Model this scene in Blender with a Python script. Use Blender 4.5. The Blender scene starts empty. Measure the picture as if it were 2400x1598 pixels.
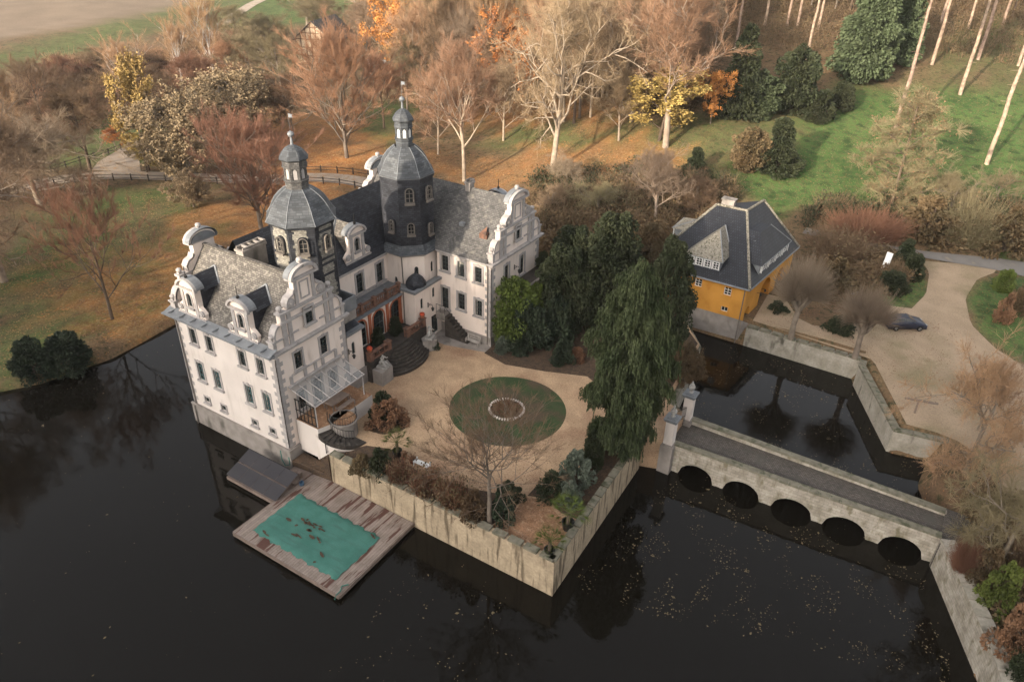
import bpy, math, random
import numpy as np
from mathutils import Vector, Matrix
PI = math.pi
sc = bpy.context.scene
COL = sc.collection
# ------------------------------------------------------------------ camera, sky, sun, exposure
# plan axes: +x runs along the moat front of the castle, +y from the moat front into the park, z = 0 is the water
CAM = np.array([56.00, -33.47, 45.0])
A31 = math.radians(31.5); PT = math.radians(31.25); RL = math.radians(1.5); FPX = 1750.0
def w2l(v): return np.array([v[0]*math.cos(A31)-v[1]*math.sin(A31), v[0]*math.sin(A31)+v[1]*math.cos(A31), v[2]])
_fw = np.array([0, math.cos(PT), -math.sin(PT)]); _rt = np.array([1., 0, 0]); _up = np.cross(_rt, _fw)
RT = w2l(math.cos(RL)*_rt+math.sin(RL)*_up); UP = w2l(-math.sin(RL)*_rt+math.cos(RL)*_up); FW = w2l(_fw)
cam = bpy.data.objects.new('camera', bpy.data.cameras.new('camera')); COL.objects.link(cam)
cam.matrix_world = Matrix([[RT[0], UP[0], -FW[0], CAM[0]], [RT[1], UP[1], -FW[1], CAM[1]], [RT[2], UP[2], -FW[2], CAM[2]], [0, 0, 0, 1]])
cam.data.sensor_width = 36; cam.data.lens = FPX/2400*36; cam.data.clip_end = 6000; sc.camera = cam
SUN_EL = math.radians(17); SUN_AZ = math.radians(81-180)         # sun stands low behind the camera's left shoulder
world = bpy.data.worlds.new('World'); sc.world = world; world.use_nodes = True
nt = world.node_tree; bg = nt.nodes['Background']
sky = nt.nodes.new('ShaderNodeTexSky'); sky.sky_type = 'NISHITA'; sky.sun_disc = False
sky.sun_elevation = SUN_EL; sky.sun_rotation = PI/2-SUN_AZ; sky.air_density = 1.0; sky.dust_density = 4.0; sky.ozone_density = 1.0
bw = nt.nodes.new('ShaderNodeRGBToBW'); nt.links.new(sky.outputs[0], bw.inputs[0])            # thin high cloud: most of the blue is washed out of the sky
cl = nt.nodes.new('ShaderNodeMix'); cl.data_type = 'RGBA'; cl.blend_type = 'MULTIPLY'; cl.inputs['Factor'].default_value = 1
_i = [i for i in cl.inputs if i.type == 'RGBA']; nt.links.new(bw.outputs[0], _i[0]); _i[1].default_value = (1.06, 1.0, .94, 1)
mx = nt.nodes.new('ShaderNodeMix'); mx.data_type = 'RGBA'; mx.inputs['Factor'].default_value = .78; _j = [i for i in mx.inputs if i.type == 'RGBA']
nt.links.new(sky.outputs[0], _j[0]); nt.links.new([o for o in cl.outputs if o.type == 'RGBA'][0], _j[1]); nt.links.new([o for o in mx.outputs if o.type == 'RGBA'][0], bg.inputs[0]); bg.inputs[1].default_value = 0.15
sun = bpy.data.objects.new('sun', bpy.data.lights.new('sun', 'SUN')); COL.objects.link(sun)
sun.data.energy = 2.1; sun.data.angle = math.radians(1.0); sun.data.color = (1, .85, .66)
sd = Vector((math.cos(SUN_AZ)*math.cos(SUN_EL), math.sin(SUN_AZ)*math.cos(SUN_EL), math.sin(SUN_EL)))
sun.rotation_euler = sd.to_track_quat('Z', 'Y').to_euler()
sc.view_settings.view_transform = 'Standard'; sc.view_settings.look = 'None'
sc.view_settings.exposure = 1.95; sc.view_settings.gamma = 1

# ------------------------------------------------------------------ helpers
def tag(o, label=None, cat=None, group=None, kind=None):
    if label: o['label'] = label
    if cat: o['category'] = cat
    if group: o['group'] = group
    if kind: o['kind'] = kind
    return o
def empty(name, loc=(0, 0, 0), rz=0, label=None, cat=None, group=None):
    o = bpy.data.objects.new(name, None); COL.objects.link(o); o.location = loc; o.rotation_euler = (0, 0, rz)
    o.empty_display_size = .3
    return tag(o, label, cat, group)
def mesh_np(name, V, F3=None, F4=None, smooth=False, mats=(), midx=None):
    """fast mesh from numpy arrays of triangles and quads"""
    me = bpy.data.meshes.new(name); V = np.asarray(V, dtype=np.float32)
    me.vertices.add(len(V)); me.vertices.foreach_set('co', V.ravel())
    loops = []; starts = []; n = 0
    for F, k in ((F3, 3), (F4, 4)):
        if F is not None and len(F):
            F = np.asarray(F, dtype=np.int32); loops.append(F.ravel()); starts.append(n+np.arange(len(F))*k); n += F.size
    L = np.concatenate(loops); S = np.concatenate(starts)
    me.loops.add(len(L)); me.loops.foreach_set('vertex_index', L)
    me.polygons.add(len(S)); me.polygons.foreach_set('loop_start', S.astype(np.int32))
    if smooth: me.polygons.foreach_set('use_smooth', np.ones(len(S), dtype=bool))
    for m in mats: me.materials.append(m)
    if midx is not None: me.polygons.foreach_set('material_index', np.asarray(midx, dtype=np.int32))
    me.update(calc_edges=True); return me
def link(name, me, parent=None, loc=(0, 0, 0), rz=0):
    o = bpy.data.objects.new(name, me); COL.objects.link(o); o.parent = parent; o.location = loc; o.rotation_euler = (0, 0, rz); return o
class MB:
    """collects faces, makes ONE mesh object; uv in metres along (horizontal, up-slope) of every face"""
    def __init__(s): s.v = []; s.f = []; s.m = []; s.sm = []
    def face(s, pts, m=0, smooth=False):
        b = len(s.v); s.v += [tuple(map(float, p)) for p in pts]; s.f.append(list(range(b, b+len(pts)))); s.m.append(m); s.sm.append(smooth)
    def box(s, c, d, rz=0, m=0, taper=1.0):
        x, y, z = c; a, b, h = d[0]/2, d[1]/2, d[2]/2; cr, sr = math.cos(rz), math.sin(rz)
        P = []
        for k, t in ((-1, 1), (1, taper)):
            for i, j in ((-1, -1), (1, -1), (1, 1), (-1, 1)):
                px, py = i*a*t, j*b*t; P.append((x+px*cr-py*sr, y+px*sr+py*cr, z+k*h))
        for q in ((3, 2, 1, 0), (4, 5, 6, 7), (0, 1, 5, 4), (1, 2, 6, 5), (2, 3, 7, 6), (3, 0, 4, 7)): s.face([P[i] for i in q], m)
        return s
    def prism(s, poly, z0, z1, m=0, mtop=None, bottom=False):
        n = len(poly)
        for i in range(n):
            a, b = poly[i], poly[(i+1) % n]; s.face([(a[0], a[1], z0), (b[0], b[1], z0), (b[0], b[1], z1), (a[0], a[1], z1)], m)
        s.face([(p[0], p[1], z1) for p in poly], m if mtop is None else mtop)
        if bottom: s.face([(p[0], p[1], z0) for p in poly[::-1]], m)
        return s
    def slab(s, poly, y0, y1, m=0):
        """poly in local x,z, extruded from y0 (front) to y1"""
        n = len(poly); s.face([(p[0], y0, p[1]) for p in poly], m); s.face([(p[0], y1, p[1]) for p in poly[::-1]], m)
        for i in range(n):
            a, b = poly[i], poly[(i+1) % n]; s.face([(a[0], y0, a[1]), (a[0], y1, a[1]), (b[0], y1, b[1]), (b[0], y0, b[1])], m)
        return s
    def ring(s, inn, out, y0, y1, m=0, closed=False):
        n = len(inn); R = range(n if closed else n-1)
        for i in R:
            j = (i+1) % n; a, b, c, d = inn[i], inn[j], out[j], out[i]
            s.face([(d[0], y0, d[1]), (a[0], y0, a[1]), (b[0], y0, b[1]), (c[0], y0, c[1])], m)
            s.face([(a[0], y0, a[1]), (a[0], y1, a[1]), (b[0], y1, b[1]), (b[0], y0, b[1])], m)
            s.face([(d[0], y1, d[1]), (d[0], y0, d[1]), (c[0], y0, c[1]), (c[0], y1, c[1])], m)
        if not closed:
            for i in (0, n-1):
                a, d = inn[i], out[i]; s.face([(a[0], y0, a[1]), (d[0], y0, d[1]), (d[0], y1, d[1]), (a[0], y1, a[1])], m)
        return s
    def tube(s, pts, r, n=6, m=0, caps=True):
        rs = r if hasattr(r, '__len__') else [r]*len(pts); rings = []
        for i, p in enumerate(pts):
            p = Vector(p); t = (Vector(pts[min(i+1, len(pts)-1)])-Vector(pts[max(i-1, 0)])).normalized()
            a = t.cross(Vector((0, 0, 1)) if abs(t.z) < .95 else Vector((1, 0, 0))).normalized(); b = t.cross(a)
            rings.append([p+(a*math.cos(2*PI*k/n)+b*math.sin(2*PI*k/n))*rs[i] for k in range(n)])
        for i in range(len(rings)-1):
            for k in range(n): s.face([rings[i][k], rings[i+1][k], rings[i+1][(k+1) % n], rings[i][(k+1) % n]], m, n > 5)
        if caps: s.face(rings[0], m); s.face(rings[-1][::-1], m)
        return s
    def lathe(s, prof, c=(0, 0, 0), n=12, m=0, phase=0, smooth=True, a0=0, a1=2*PI):
        full = abs(a1-a0-2*PI) < 1e-6; K = n if full else n+1
        R = [[(c[0]+r*math.cos(phase+a0+(a1-a0)*k/n), c[1]+r*math.sin(phase+a0+(a1-a0)*k/n), c[2]+z) for k in range(K)] for z, r in prof]
        for i in range(len(R)-1):
            for k in range(n):
                j = (k+1) % K; s.face([R[i][k], R[i][j], R[i+1][j], R[i+1][k]], m, smooth)
        return s
    def build(s, name, mats, parent=None, loc=(0, 0, 0), rz=0, weld=False):
        mats = mats if isinstance(mats, (list, tuple)) else [mats]
        me = bpy.data.meshes.new(name); me.from_pydata(s.v, [], s.f)
        for mt in mats: me.materials.append(mt)
        me.polygons.foreach_set('material_index', s.m); me.polygons.foreach_set('use_smooth', s.sm)
        uvl = me.uv_layers.new(name='UVMap'); Z = Vector((0, 0, 1)); uv = uvl.data
        for p in me.polygons:
            nn = p.normal; t = Z.cross(nn); t = t.normalized() if t.length > .02 else Vector((1, 0, 0)); b = nn.cross(t)
            for li in p.loop_indices:
                co = me.vertices[me.loops[li].vertex_index].co; uv[li].uv = (co.dot(t), co.dot(b))
        if weld:
            import bmesh
            bm = bmesh.new(); bm.from_mesh(me); bmesh.ops.remove_doubles(bm, verts=bm.verts, dist=1e-4); bm.to_mesh(me); bm.free()
        return link(name, me, parent, loc, rz)
def copy_thing(root, loc, rz=0, scale=None, label=None, group=None, cat=None, mats=None):
    r = root.copy(); COL.objects.link(r); r.location = loc; r.rotation_euler = (0, 0, rz)
    if scale is not None: r.scale = scale
    if label: r['label'] = label
    if group: r['group'] = group
    for ch in list(root.children):
        c = ch.copy(); COL.objects.link(c); c.parent = r
        for g in list(ch.children):
            d = g.copy(); COL.objects.link(d); d.parent = c
    return r

# ------------------------------------------------------------------ materials
def mat(name, c1, c2=None, scale=4.0, rough=.85, detail=6, bump=0.0, bscale=None, c3=None, s3=.5, t3=(.55, .7), z3=1.0, coords='pos', m3=None,
        brick=None, metal=0, spec=.3, rand=0.0, fine=0.0, coat=0, trans=0):
    m = bpy.data.materials.new(name); m.use_nodes = True; n = m.node_tree.nodes; L = m.node_tree.links
    b = n['Principled BSDF']; b.inputs['Roughness'].default_value = rough; b.inputs['Metallic'].default_value = metal
    b.inputs['Specular IOR Level'].default_value = spec
    if coat: b.inputs['Coat Weight'].default_value = coat
    if coords == 'pos': g = n.new('ShaderNodeNewGeometry').outputs['Position']
    elif coords == 'uv': g = n.new('ShaderNodeTexCoord').outputs['UV']
    else: g = n.new('ShaderNodeTexCoord').outputs['Object']
    def noise(sv, det=6, zs=1.0, m3=None):
        t = n.new('ShaderNodeTexNoise'); t.inputs['Scale'].default_value = sv; t.inputs['Detail'].default_value = det
        if m3:
            mp = n.new('ShaderNodeMapping'); mp.inputs['Scale'].default_value = m3; L.new(g, mp.inputs[0]); L.new(mp.outputs[0], t.inputs['Vector'])
        elif zs != 1.0:
            mp = n.new('ShaderNodeMapping'); mp.inputs['Scale'].default_value = (1, 1, zs) if coords != 'uv' else (1, zs, 1); L.new(g, mp.inputs[0]); L.new(mp.outputs[0], t.inputs['Vector'])
        else: L.new(g, t.inputs['Vector'])
        return t.outputs['Fac']
    def ramp(src, a, bb, ca=None, cb=None):
        r = n.new('ShaderNodeMapRange'); r.inputs['From Min'].default_value = a; r.inputs['From Max'].default_value = bb; r.interpolation_type = 'SMOOTHSTEP'; L.new(src, r.inputs['Value']); return r.outputs[0]
    def mix(f, A, B, bt='MIX'):
        x = n.new('ShaderNodeMix'); x.data_type = 'RGBA'; x.blend_type = bt
        if hasattr(f, 'links'): L.new(f, x.inputs['Factor'])
        else: x.inputs['Factor'].default_value = f
        for k, v in (('A', A), ('B', B)):
            sck = [i for i in x.inputs if i.name == k and i.type == 'RGBA'][0]
            if hasattr(v, 'links'): L.new(v, sck)
            else: sck.default_value = (*v, 1)
        return [o for o in x.outputs if o.type == 'RGBA'][0]
    c2 = c2 or tuple(.78*k for k in c1)
    cur = mix(ramp(noise(scale, detail), .3, .7), c1, c2)
    if brick:
        w, h, mort, cm = brick
        bt = n.new('ShaderNodeTexBrick'); bt.inputs['Scale'].default_value = 1; bt.inputs['Brick Width'].default_value = w; bt.inputs['Row Height'].default_value = h
        bt.inputs['Mortar Size'].default_value = mort; q1, q2 = (1.25, .6) if w < .65 else (1.06, .86); bt.inputs['Color1'].default_value = (q1, q1, q1, 1); bt.inputs['Color2'].default_value = (q2, q2, q2, 1)
        bt.inputs['Mortar'].default_value = (*cm, 1); bt.inputs['Bias'].default_value = 0
        L.new(n.new('ShaderNodeTexCoord').outputs['UV'], bt.inputs['Vector']); cur = mix(1.0, cur, bt.outputs['Color'], 'MULTIPLY')
    if c3: cur = mix(ramp(noise(s3, 5, z3, m3), *t3), cur, c3)
    if fine:
        f = noise((bscale or 20), 3); v = n.new('ShaderNodeMapRange'); v.inputs['From Min'].default_value = .25; v.inputs['From Max'].default_value = .75
        v.inputs['To Min'].default_value = 1-fine; v.inputs['To Max'].default_value = 1+fine; L.new(f, v.inputs['Value'])
        cc = n.new('ShaderNodeCombineColor')
        for k in range(3): L.new(v.outputs[0], cc.inputs[k])
        cur = mix(1.0, cur, cc.outputs[0], 'MULTIPLY')
    if rand:
        oi = n.new('ShaderNodeObjectInfo'); hs = n.new('ShaderNodeHueSaturation'); L.new(cur, hs.inputs['Color'])
        v = n.new('ShaderNodeMapRange'); v.inputs['To Min'].default_value = 1-rand; v.inputs['To Max'].default_value = 1+rand; L.new(oi.outputs['Random'], v.inputs['Value']); L.new(v.outputs[0], hs.inputs['Value'])
        v2 = n.new('ShaderNodeMapRange'); v2.inputs['To Min'].default_value = .5-rand*.05; v2.inputs['To Max'].default_value = .5+rand*.05; L.new(oi.outputs['Random'], v2.inputs['Value']); L.new(v2.outputs[0], hs.inputs['Hue'])
        cur = hs.outputs[0]
    L.new(cur, b.inputs['Base Color'])
    if bump:
        bp = n.new('ShaderNodeBump'); bp.inputs['Strength'].default_value = bump; bp.inputs['Distance'].default_value = .05
        L.new(noise(bscale or scale*3, 4), bp.inputs['Height']); L.new(bp.outputs[0], b.inputs['Normal'])
    if trans: b.inputs['Transmission Weight'].default_value = trans
    return m
M = {}
M['plaster'] = mat('pink_cream_plaster', (.80, .695, .615), (.73, .625, .55), .35, .9, c3=(.52, .43, .36), s3=1.5, t3=(.52, .85), z3=.22, bump=.15, bscale=12)
M['dimmed_white_plaster'] = mat('dimmed_white_plaster', (.68, .615, .565), (.60, .54, .495), .35, .9, c3=(.44, .385, .335), s3=1.5, t3=(.52, .85), z3=.22, bump=.15, bscale=12)  # whiter plaster, colour lowered to offset the stronger light on the moat front
M['stone'] = mat('grey_trim_stone', (.40, .372, .355), (.32, .297, .285), 2.5, .85, c3=(.20, .185, .17), s3=1.6, t3=(.58, .8), bump=.2)
M['plinth'] = mat('weathered_plinth_stone', (.30, .27, .245), (.23, .205, .185), 1.2, .9, c3=(.11, .10, .085), s3=.8, t3=(.5, .75), z3=.5, bump=.4, bscale=6)
M['slate'] = mat('dark_roof_slate', (.026, .028, .034), (.045, .047, .055), .8, .55, brick=(.42, .2, .02, (.5, .5, .5)), c3=(.09, .088, .08), s3=.5, t3=(.6, .85), spec=.25)
M['slate_grey'] = mat('weathered_grey_slate', (.12, .115, .11), (.085, .082, .08), .9, .7, brick=(.3, .18, .02, (.5, .5, .5)), c3=(.155, .145, .13), s3=1.8, t3=(.52, .75))
M['slate_lichen'] = mat('lichened_brown_slate', (.165, .15, .133), (.125, .113, .10), 1.4, .8, brick=(.3, .18, .025, (.45, .45, .45)), c3=(.23, .21, .18), s3=3.4, t3=(.5, .72))
M['slate_dome'] = mat('grey_dome_slate', (.095, .102, .11), (.06, .066, .073), .7, .6, brick=(.5, .22, .02, (.55, .55, .55)), c3=(.14, .145, .145), s3=1.2, t3=(.58, .8))
M['slate_pale'] = mat('pale_patch_slate', (.28, .262, .225), (.21, .198, .17), 2.2, .75, brick=(.28, .17, .02, (.6, .6, .6)))
M['lead'] = mat('blue_grey_lead_sheet', (.19, .20, .21), (.14, .15, .16), 1.5, .55, c3=(.28, .285, .29), s3=2, t3=(.6, .8), spec=.5)
M['glass'] = mat('dark_window_glass', (.012, .014, .016), (.035, .036, .036), 1.3, .07, spec=.6)
M['sash'] = mat('dark_sash_paint', (.045, .06, .058), rough=.5)
M['sash_green'] = mat('blue_green_sash_paint', (.06, .13, .135), rough=.5)
M['white_wood'] = mat('white_painted_wood', (.74, .74, .72), (.66, .66, .64), 3, .6)
M['orange_stone'] = mat('orange_pilaster_paint', (.42, .13, .06), (.34, .11, .055), 2, .85)
M['sandstone'] = mat('red_brown_sandstone', (.20, .105, .07), (.13, .07, .05), 2, .9, c3=(.07, .05, .04), s3=2, t3=(.5, .75), bump=.3)
M['dark_stone'] = mat('dark_wet_stone', (.06, .05, .042), (.035, .03, .026), 2, .8, c3=(.095, .085, .07), s3=2.5, t3=(.55, .75), bump=.3)
M['gardenwall'] = mat('stained_tan_wall', (.42, .335, .23), (.32, .255, .175), .8, .92, c3=(.12, .092, .06), s3=2.3, t3=(.50, .68), z3=.10, bump=.5, bscale=5, fine=.2)
M['wallcap'] = mat('mossy_wall_coping', (.13, .12, .09), (.20, .185, .14), 1.6, .95, c3=(.07, .075, .045), s3=1.8, t3=(.5, .7), bump=.4)
M['moatwall'] = mat('grey_white_moat_wall', (.36, .33, .28), (.25, .23, .185), .7, .92, c3=(.085, .078, .06), s3=.75, t3=(.54, .68), z3=.35, bump=.5, bscale=5, fine=.18)
M['bridge'] = mat('whitewashed_bridge_wall', (.42, .38, .32), (.28, .25, .20), 1.1, .92, c3=(.17, .15, .10), s3=1.7, t3=(.52, .72), z3=.5, brick=(.7, .3, .012, (.55, .55, .55)), bump=.6, bscale=4, fine=.15)
M['cobble'] = mat('cobbled_bridge_deck', (.13, .115, .10), (.10, .09, .08), 1, .85, brick=(.22, .14, .03, (.45, .42, .4)), c3=(.07, .065, .055), s3=.8, t3=(.5, .7))
M['yellow'] = mat('ochre_yellow_plaster', (.60, .29, .055), (.50, .235, .04), .5, .9, c3=(.40, .16, .02), s3=.5, t3=(.55, .8), bump=.2, bscale=10)
M['tile_blue'] = mat('blue_black_pantile', (.016, .018, .025), (.028, .031, .040), .9, .55, brick=(.26, .36, .06, (.35, .35, .35)), c3=(.13, .135, .14), s3=3.0, t3=(.68, .78), spec=.5)
M['hip'] = mat('lichened_hip_tiles', (.27, .245, .20), (.17, .155, .125), 4, .9, c3=(.08, .075, .055), s3=5, t3=(.5, .65))
M['curtain'] = mat('grey_curtain', (.30, .28, .25), (.20, .19, .17), 3, .9); M['iron'] = mat('black_iron', (.018, .017, .016), rough=.5)
M['wood'] = mat('weathered_grey_wood', (.22, .17, .14), (.15, .115, .095), 1.5, .85)
M['wood_pale'] = mat('pale_bench_wood', (.45, .42, .38), (.36, .33, .30), 3, .8)
M['terracotta'] = mat('terracotta', (.28, .10, .05), (.2, .08, .045), 4, .85)
M['statue'] = mat('pale_statue_stone', (.42, .40, .37), (.28, .27, .25), 4, .85, c3=(.12, .115, .10), s3=5, t3=(.55, .7))
M['pipe'] = mat('grey_downpipe', (.17, .15, .13), rough=.5)
M['soil'] = mat('dark_bed_soil', (.055, .038, .026), (.085, .055, .035), 2, .95, bump=.5, bscale=8, fine=.4)
M['lawn'] = mat('dark_green_lawn', (.028, .05, .018), (.042, .066, .024), .6, .95, c3=(.075, .055, .035), s3=.45, t3=(.42, .66), bump=.5, bscale=10, fine=.3)
M['gravel'] = mat('tan_courtyard_gravel', (.46, .32, .20), (.35, .24, .15), .55, .95, c3=(.27, .16, .10), s3=.24, t3=(.46, .78), bump=.6, bscale=9, fine=.3)
M['gravel_red'] = mat('leafy_red_gravel', (.27, .15, .085), (.20, .11, .06), 1.2, .95, c3=(.33, .21, .13), s3=3, t3=(.5, .7), bump=.6, bscale=9, fine=.4)
M['gravel_pale'] = mat('pale_drive_gravel', (.36, .27, .185), (.28, .21, .14), .3, .95, c3=(.20, .165, .095), s3=.16, t3=(.48, .72), bump=.5, bscale=9, fine=.22)
M['asphalt'] = mat('grey_lane_asphalt', (.19, .175, .16), (.15, .14, .13), .5, .9, c3=(.26, .22, .17), s3=.5, t3=(.55, .75), fine=.12)
M['path'] = mat('pale_park_path', (.36, .30, .24), (.29, .235, .185), .5, .95, c3=(.30, .17, .08), s3=1.1, t3=(.55, .75), fine=.2)
# ------------------------------------------------------------------ ground: one sheet with height function
def toW(x, y): return -30.263+.85264*x+.5225*y, 57.799-.5225*x+.85264*y      # to camera-heading axes (X right, Y ahead)
def toL(X, Y): X = X+30.263; Y = Y-57.799; return .85264*X-.5225*Y, .5225*X+.85264*Y
def sst(v, a, b): t = np.clip((v-a)/(b-a), 0, 1); return t*t*(3-2*t)
LAKE = [(-17.6, 12.5), (-16.6, 2), (-18.2, -5), (-21, -9.5), (-31, -14), (-60, -23), (-120, -60), (-90, -150), (60, -150), (160, -120), (69.6, 3), (63.2, 19.9), (63.2, 23.5), (62.4, 25.5), (60.8, 29), (61.0, 33.6), (57.7, 32.9), (52.7, 42.9), (52.3, 44.3), (30.5, 44.45), (30, 45), (-4, 45), (-10, 30), (-14.5, 22)]
def inpoly(x, y, P):
    r = np.zeros(np.shape(x), bool); n = len(P)
    for i in range(n):
        x1, y1 = P[i]; x2, y2 = P[(i+1) % n]
        if y1 == y2: continue
        c = ((y1 > y) != (y2 > y)) & (x < (x2-x1)*(y-y1)/(y2-y1)+x1); r ^= c
    return r
def pdist(x, y, P, closed=True):
    d = np.full(np.shape(x), 1e9); n = len(P)
    for i in range(n if closed else n-1):
        x1, y1 = P[i]; x2, y2 = P[(i+1) % n]; dx, dy = x2-x1, y2-y1
        t = np.clip(((x-x1)*dx+(y-y1)*dy)/(dx*dx+dy*dy+1e-9), 0, 1); d = np.minimum(d, np.hypot(x-x1-t*dx, y-y1-t*dy))
    return d
def sdist(x, y, P): d = pdist(x, y, P); return np.where(inpoly(x, y, P), -d, d)       # negative inside
def land(x, y):
    x = np.asarray(x, float); y = np.asarray(y, float); X, Y = toW(x, y)
    h = .8+sst(X, -12, 14)*1.75
    s = .015+.205*sst(X, -75, 45); Y0 = 165-62*sst(X, -45, 35); q = np.clip((Y-Y0)/14, -30, 30)
    h = h+s*14*np.log1p(np.exp(q)); h = h+.35*np.sin(X*.09+1)*np.cos(Y*.07)*sst(Y, 100, 140)
    far = np.maximum(0, h-70); return np.where(h > 70, 70+far*.3, h)
def ground(x, y):
    h = land(x, y); d = sdist(np.asarray(x, float), np.asarray(y, float), LAKE)
    return -1.6+(h+1.6)*sst(d, -.9, .9)
def gz(x, y): return float(ground(np.array([x]), np.array([y]))[0])
def G(px, py, dz=0):
    """ground point seen at a spot of the 2400 x 1598 photograph: where a thing's foot stands"""
    d = FW+RT*(px-1200)/FPX-UP*(py-799)/FPX; t = np.linspace(30, 520, 1500); p = CAM[None]+d[None]*t[:, None]
    hh = land(p[:, 0], p[:, 1])+dz; k = np.argmax(p[:, 2] < hh)
    if k == 0: k = len(t)-1
    a, b = p[k-1], p[k]; da, db = a[2]-hh[k-1], b[2]-hh[k]; f = da/(da-db+1e-9); q = a+(b-a)*min(1, max(0, f))
    return float(q[0]), float(q[1]), float(q[2])
def Z(px, py, z=0):
    d = FW+RT*(px-1200)/FPX-UP*(py-799)/FPX; t = (z-CAM[2])/d[2]; q = CAM+d*t; return float(q[0]), float(q[1])
def PX(p):
    v = np.asarray(p)-CAM; w = v@FW; return 1200+FPX*(v@RT)/w, 799-FPX*(v@UP)/w, w
def top_h(base, ty):
    lo, hi = base[2], base[2]+80
    for _ in range(40):
        m = (lo+hi)/2
        if PX((base[0], base[1], m))[1] > ty: lo = m
        else: hi = m
    return lo-base[2]
# grid: fine near the castle, coarser outwards
def axis(lo, a, b, hi, st, g=1.07):
    c = list(np.arange(a, b+st, st)); s = st; v = c[-1]
    while v < hi: s = min(s*g, 9); v += s; c.append(v)
    s = st; v = a; l = []
    while v > lo: s = min(s*g, 9); v -= s; l.append(v)
    return np.array(l[::-1]+c)
gx = axis(-420, -45, 75, 380, .75); gy = axis(-300, -20, 75, 620, .75)
XX, YY = np.meshgrid(gx, gy); HH = ground(XX, YY)
nx, ny = len(gx), len(gy); V = np.stack([XX.ravel(), YY.ravel(), HH.ravel()], 1)
ii = (np.arange(ny-1)[:, None]*nx+np.arange(nx-1)[None]).ravel(); F = np.stack([ii, ii+1, ii+1+nx, ii+nx], 1)
gme = mesh_np('ground', V, F4=F, smooth=True)
rs = np.random.RandomState(5)
_ng = [(rs.uniform(.02, .12), rs.uniform(0, 2*PI), rs.uniform(0, 6.28)) for _ in range(10)]
def lown(x, y, k=1.0):
    r = 0
    for f, a, p in _ng: r = r+np.sin((x*math.cos(a)+y*math.sin(a))*f*6.28*k+p)
    return r/3.2
def zone(P, soft=3., jit=1.5, px=True):
    Q = [G(*p)[:2] for p in P] if px else P
    x, y = V[:, 0], V[:, 1]; d = sdist(x+jit*lown(y, x, 1.3), y+jit*lown(x, y, 1.7), Q); return 1-sst(d, -soft, soft)
grass = np.zeros(len(V)); leaf = np.zeros(len(V)); pale = np.zeros(len(V))
nz = np.clip(.5+.5*lown(V[:, 0], V[:, 1], 1), 0, 1)
# right meadow
grass = np.maximum(grass, zone([(1680, 430), (1880, 290), (1960, 205), (2120, 195), (2290, 205), (2460, 225), (2460, 520), (2360, 600), (2250, 560), (2150, 500), (1950, 510), (1780, 490)], 3, 2))
grass = np.maximum(grass, .55*zone([(1450, 420), (1560, 300), (1860, 250), (1900, 330), (1650, 420)], 4, 3))
# park lawns
grass = np.maximum(grass, .8*zone([(0, 560), (280, 430), (490, 440), (480, 560), (400, 740), (60, 900), (-60, 930)], 3, 3)*(.45+.75*nz))
grass = np.maximum(grass, .75*zone([(850, 240), (960, 240), (930, 340), (860, 330)], 3, 2))
grass = np.maximum(grass, .6*zone([(1090, 300), (1300, 280), (1600, 300), (1560, 400), (1380, 350), (1130, 350)], 4, 3)*(.4+.8*nz))
grass = np.maximum(grass, .7*zone([(150, 260), (420, 240), (420, 380), (130, 390)], 4, 3))
grass = np.maximum(grass, .9*zone([(470, 60), (620, -60), (1000, -160), (1000, -20), (850, 40), (700, 60), (560, 75)], 8, 3)); grass = np.maximum(grass, .7*zone([(-120, 150), (300, 40), (520, -30), (520, 20), (330, 85), (-120, 190)], 6, 3))
grass = np.maximum(grass, .95*zone([(2275, 700), (2300, 662), (2400, 645), (2460, 700), (2440, 880), (2345, 822), (2290, 765)], 1, .4)); grass = np.maximum(grass, .9*zone([(2040, 610), (2150, 615), (2172, 660), (2165, 700), (2110, 735), (2040, 700)], 1, .4))
grass = np.maximum(grass, .45*zone([(2140, 180), (2300, 190), (2480, 220), (2480, 40), (2330, 30), (2200, 90)], 4, 3))
# leaf carpets
for P_, a in (([(470, 600), (620, 400), (800, 330), (930, 360), (930, 440), (860, 420), (600, 560)], 1), ([(250, 720), (350, 560), (560, 480), (560, 640), (430, 740), (230, 820)], .7), ([(820, 330), (1100, 380), (1300, 330), (1640, 330), (1500, 470), (1100, 440), (880, 420)], .5), ([(1050, 230), (1500, 230), (1480, 290), (1050, 300)], .5), ([(640, 250), (900, 300), (900, 400), (640, 400)], .8), ([(90, 640), (260, 560), (300, 640), (120, 760)], .45), ([(170, 790), (200, 660), (340, 600), (420, 690), (380, 770), (250, 815)], .85)):
    leaf = np.maximum(leaf, a*zone(P_, 4, 3))
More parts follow.
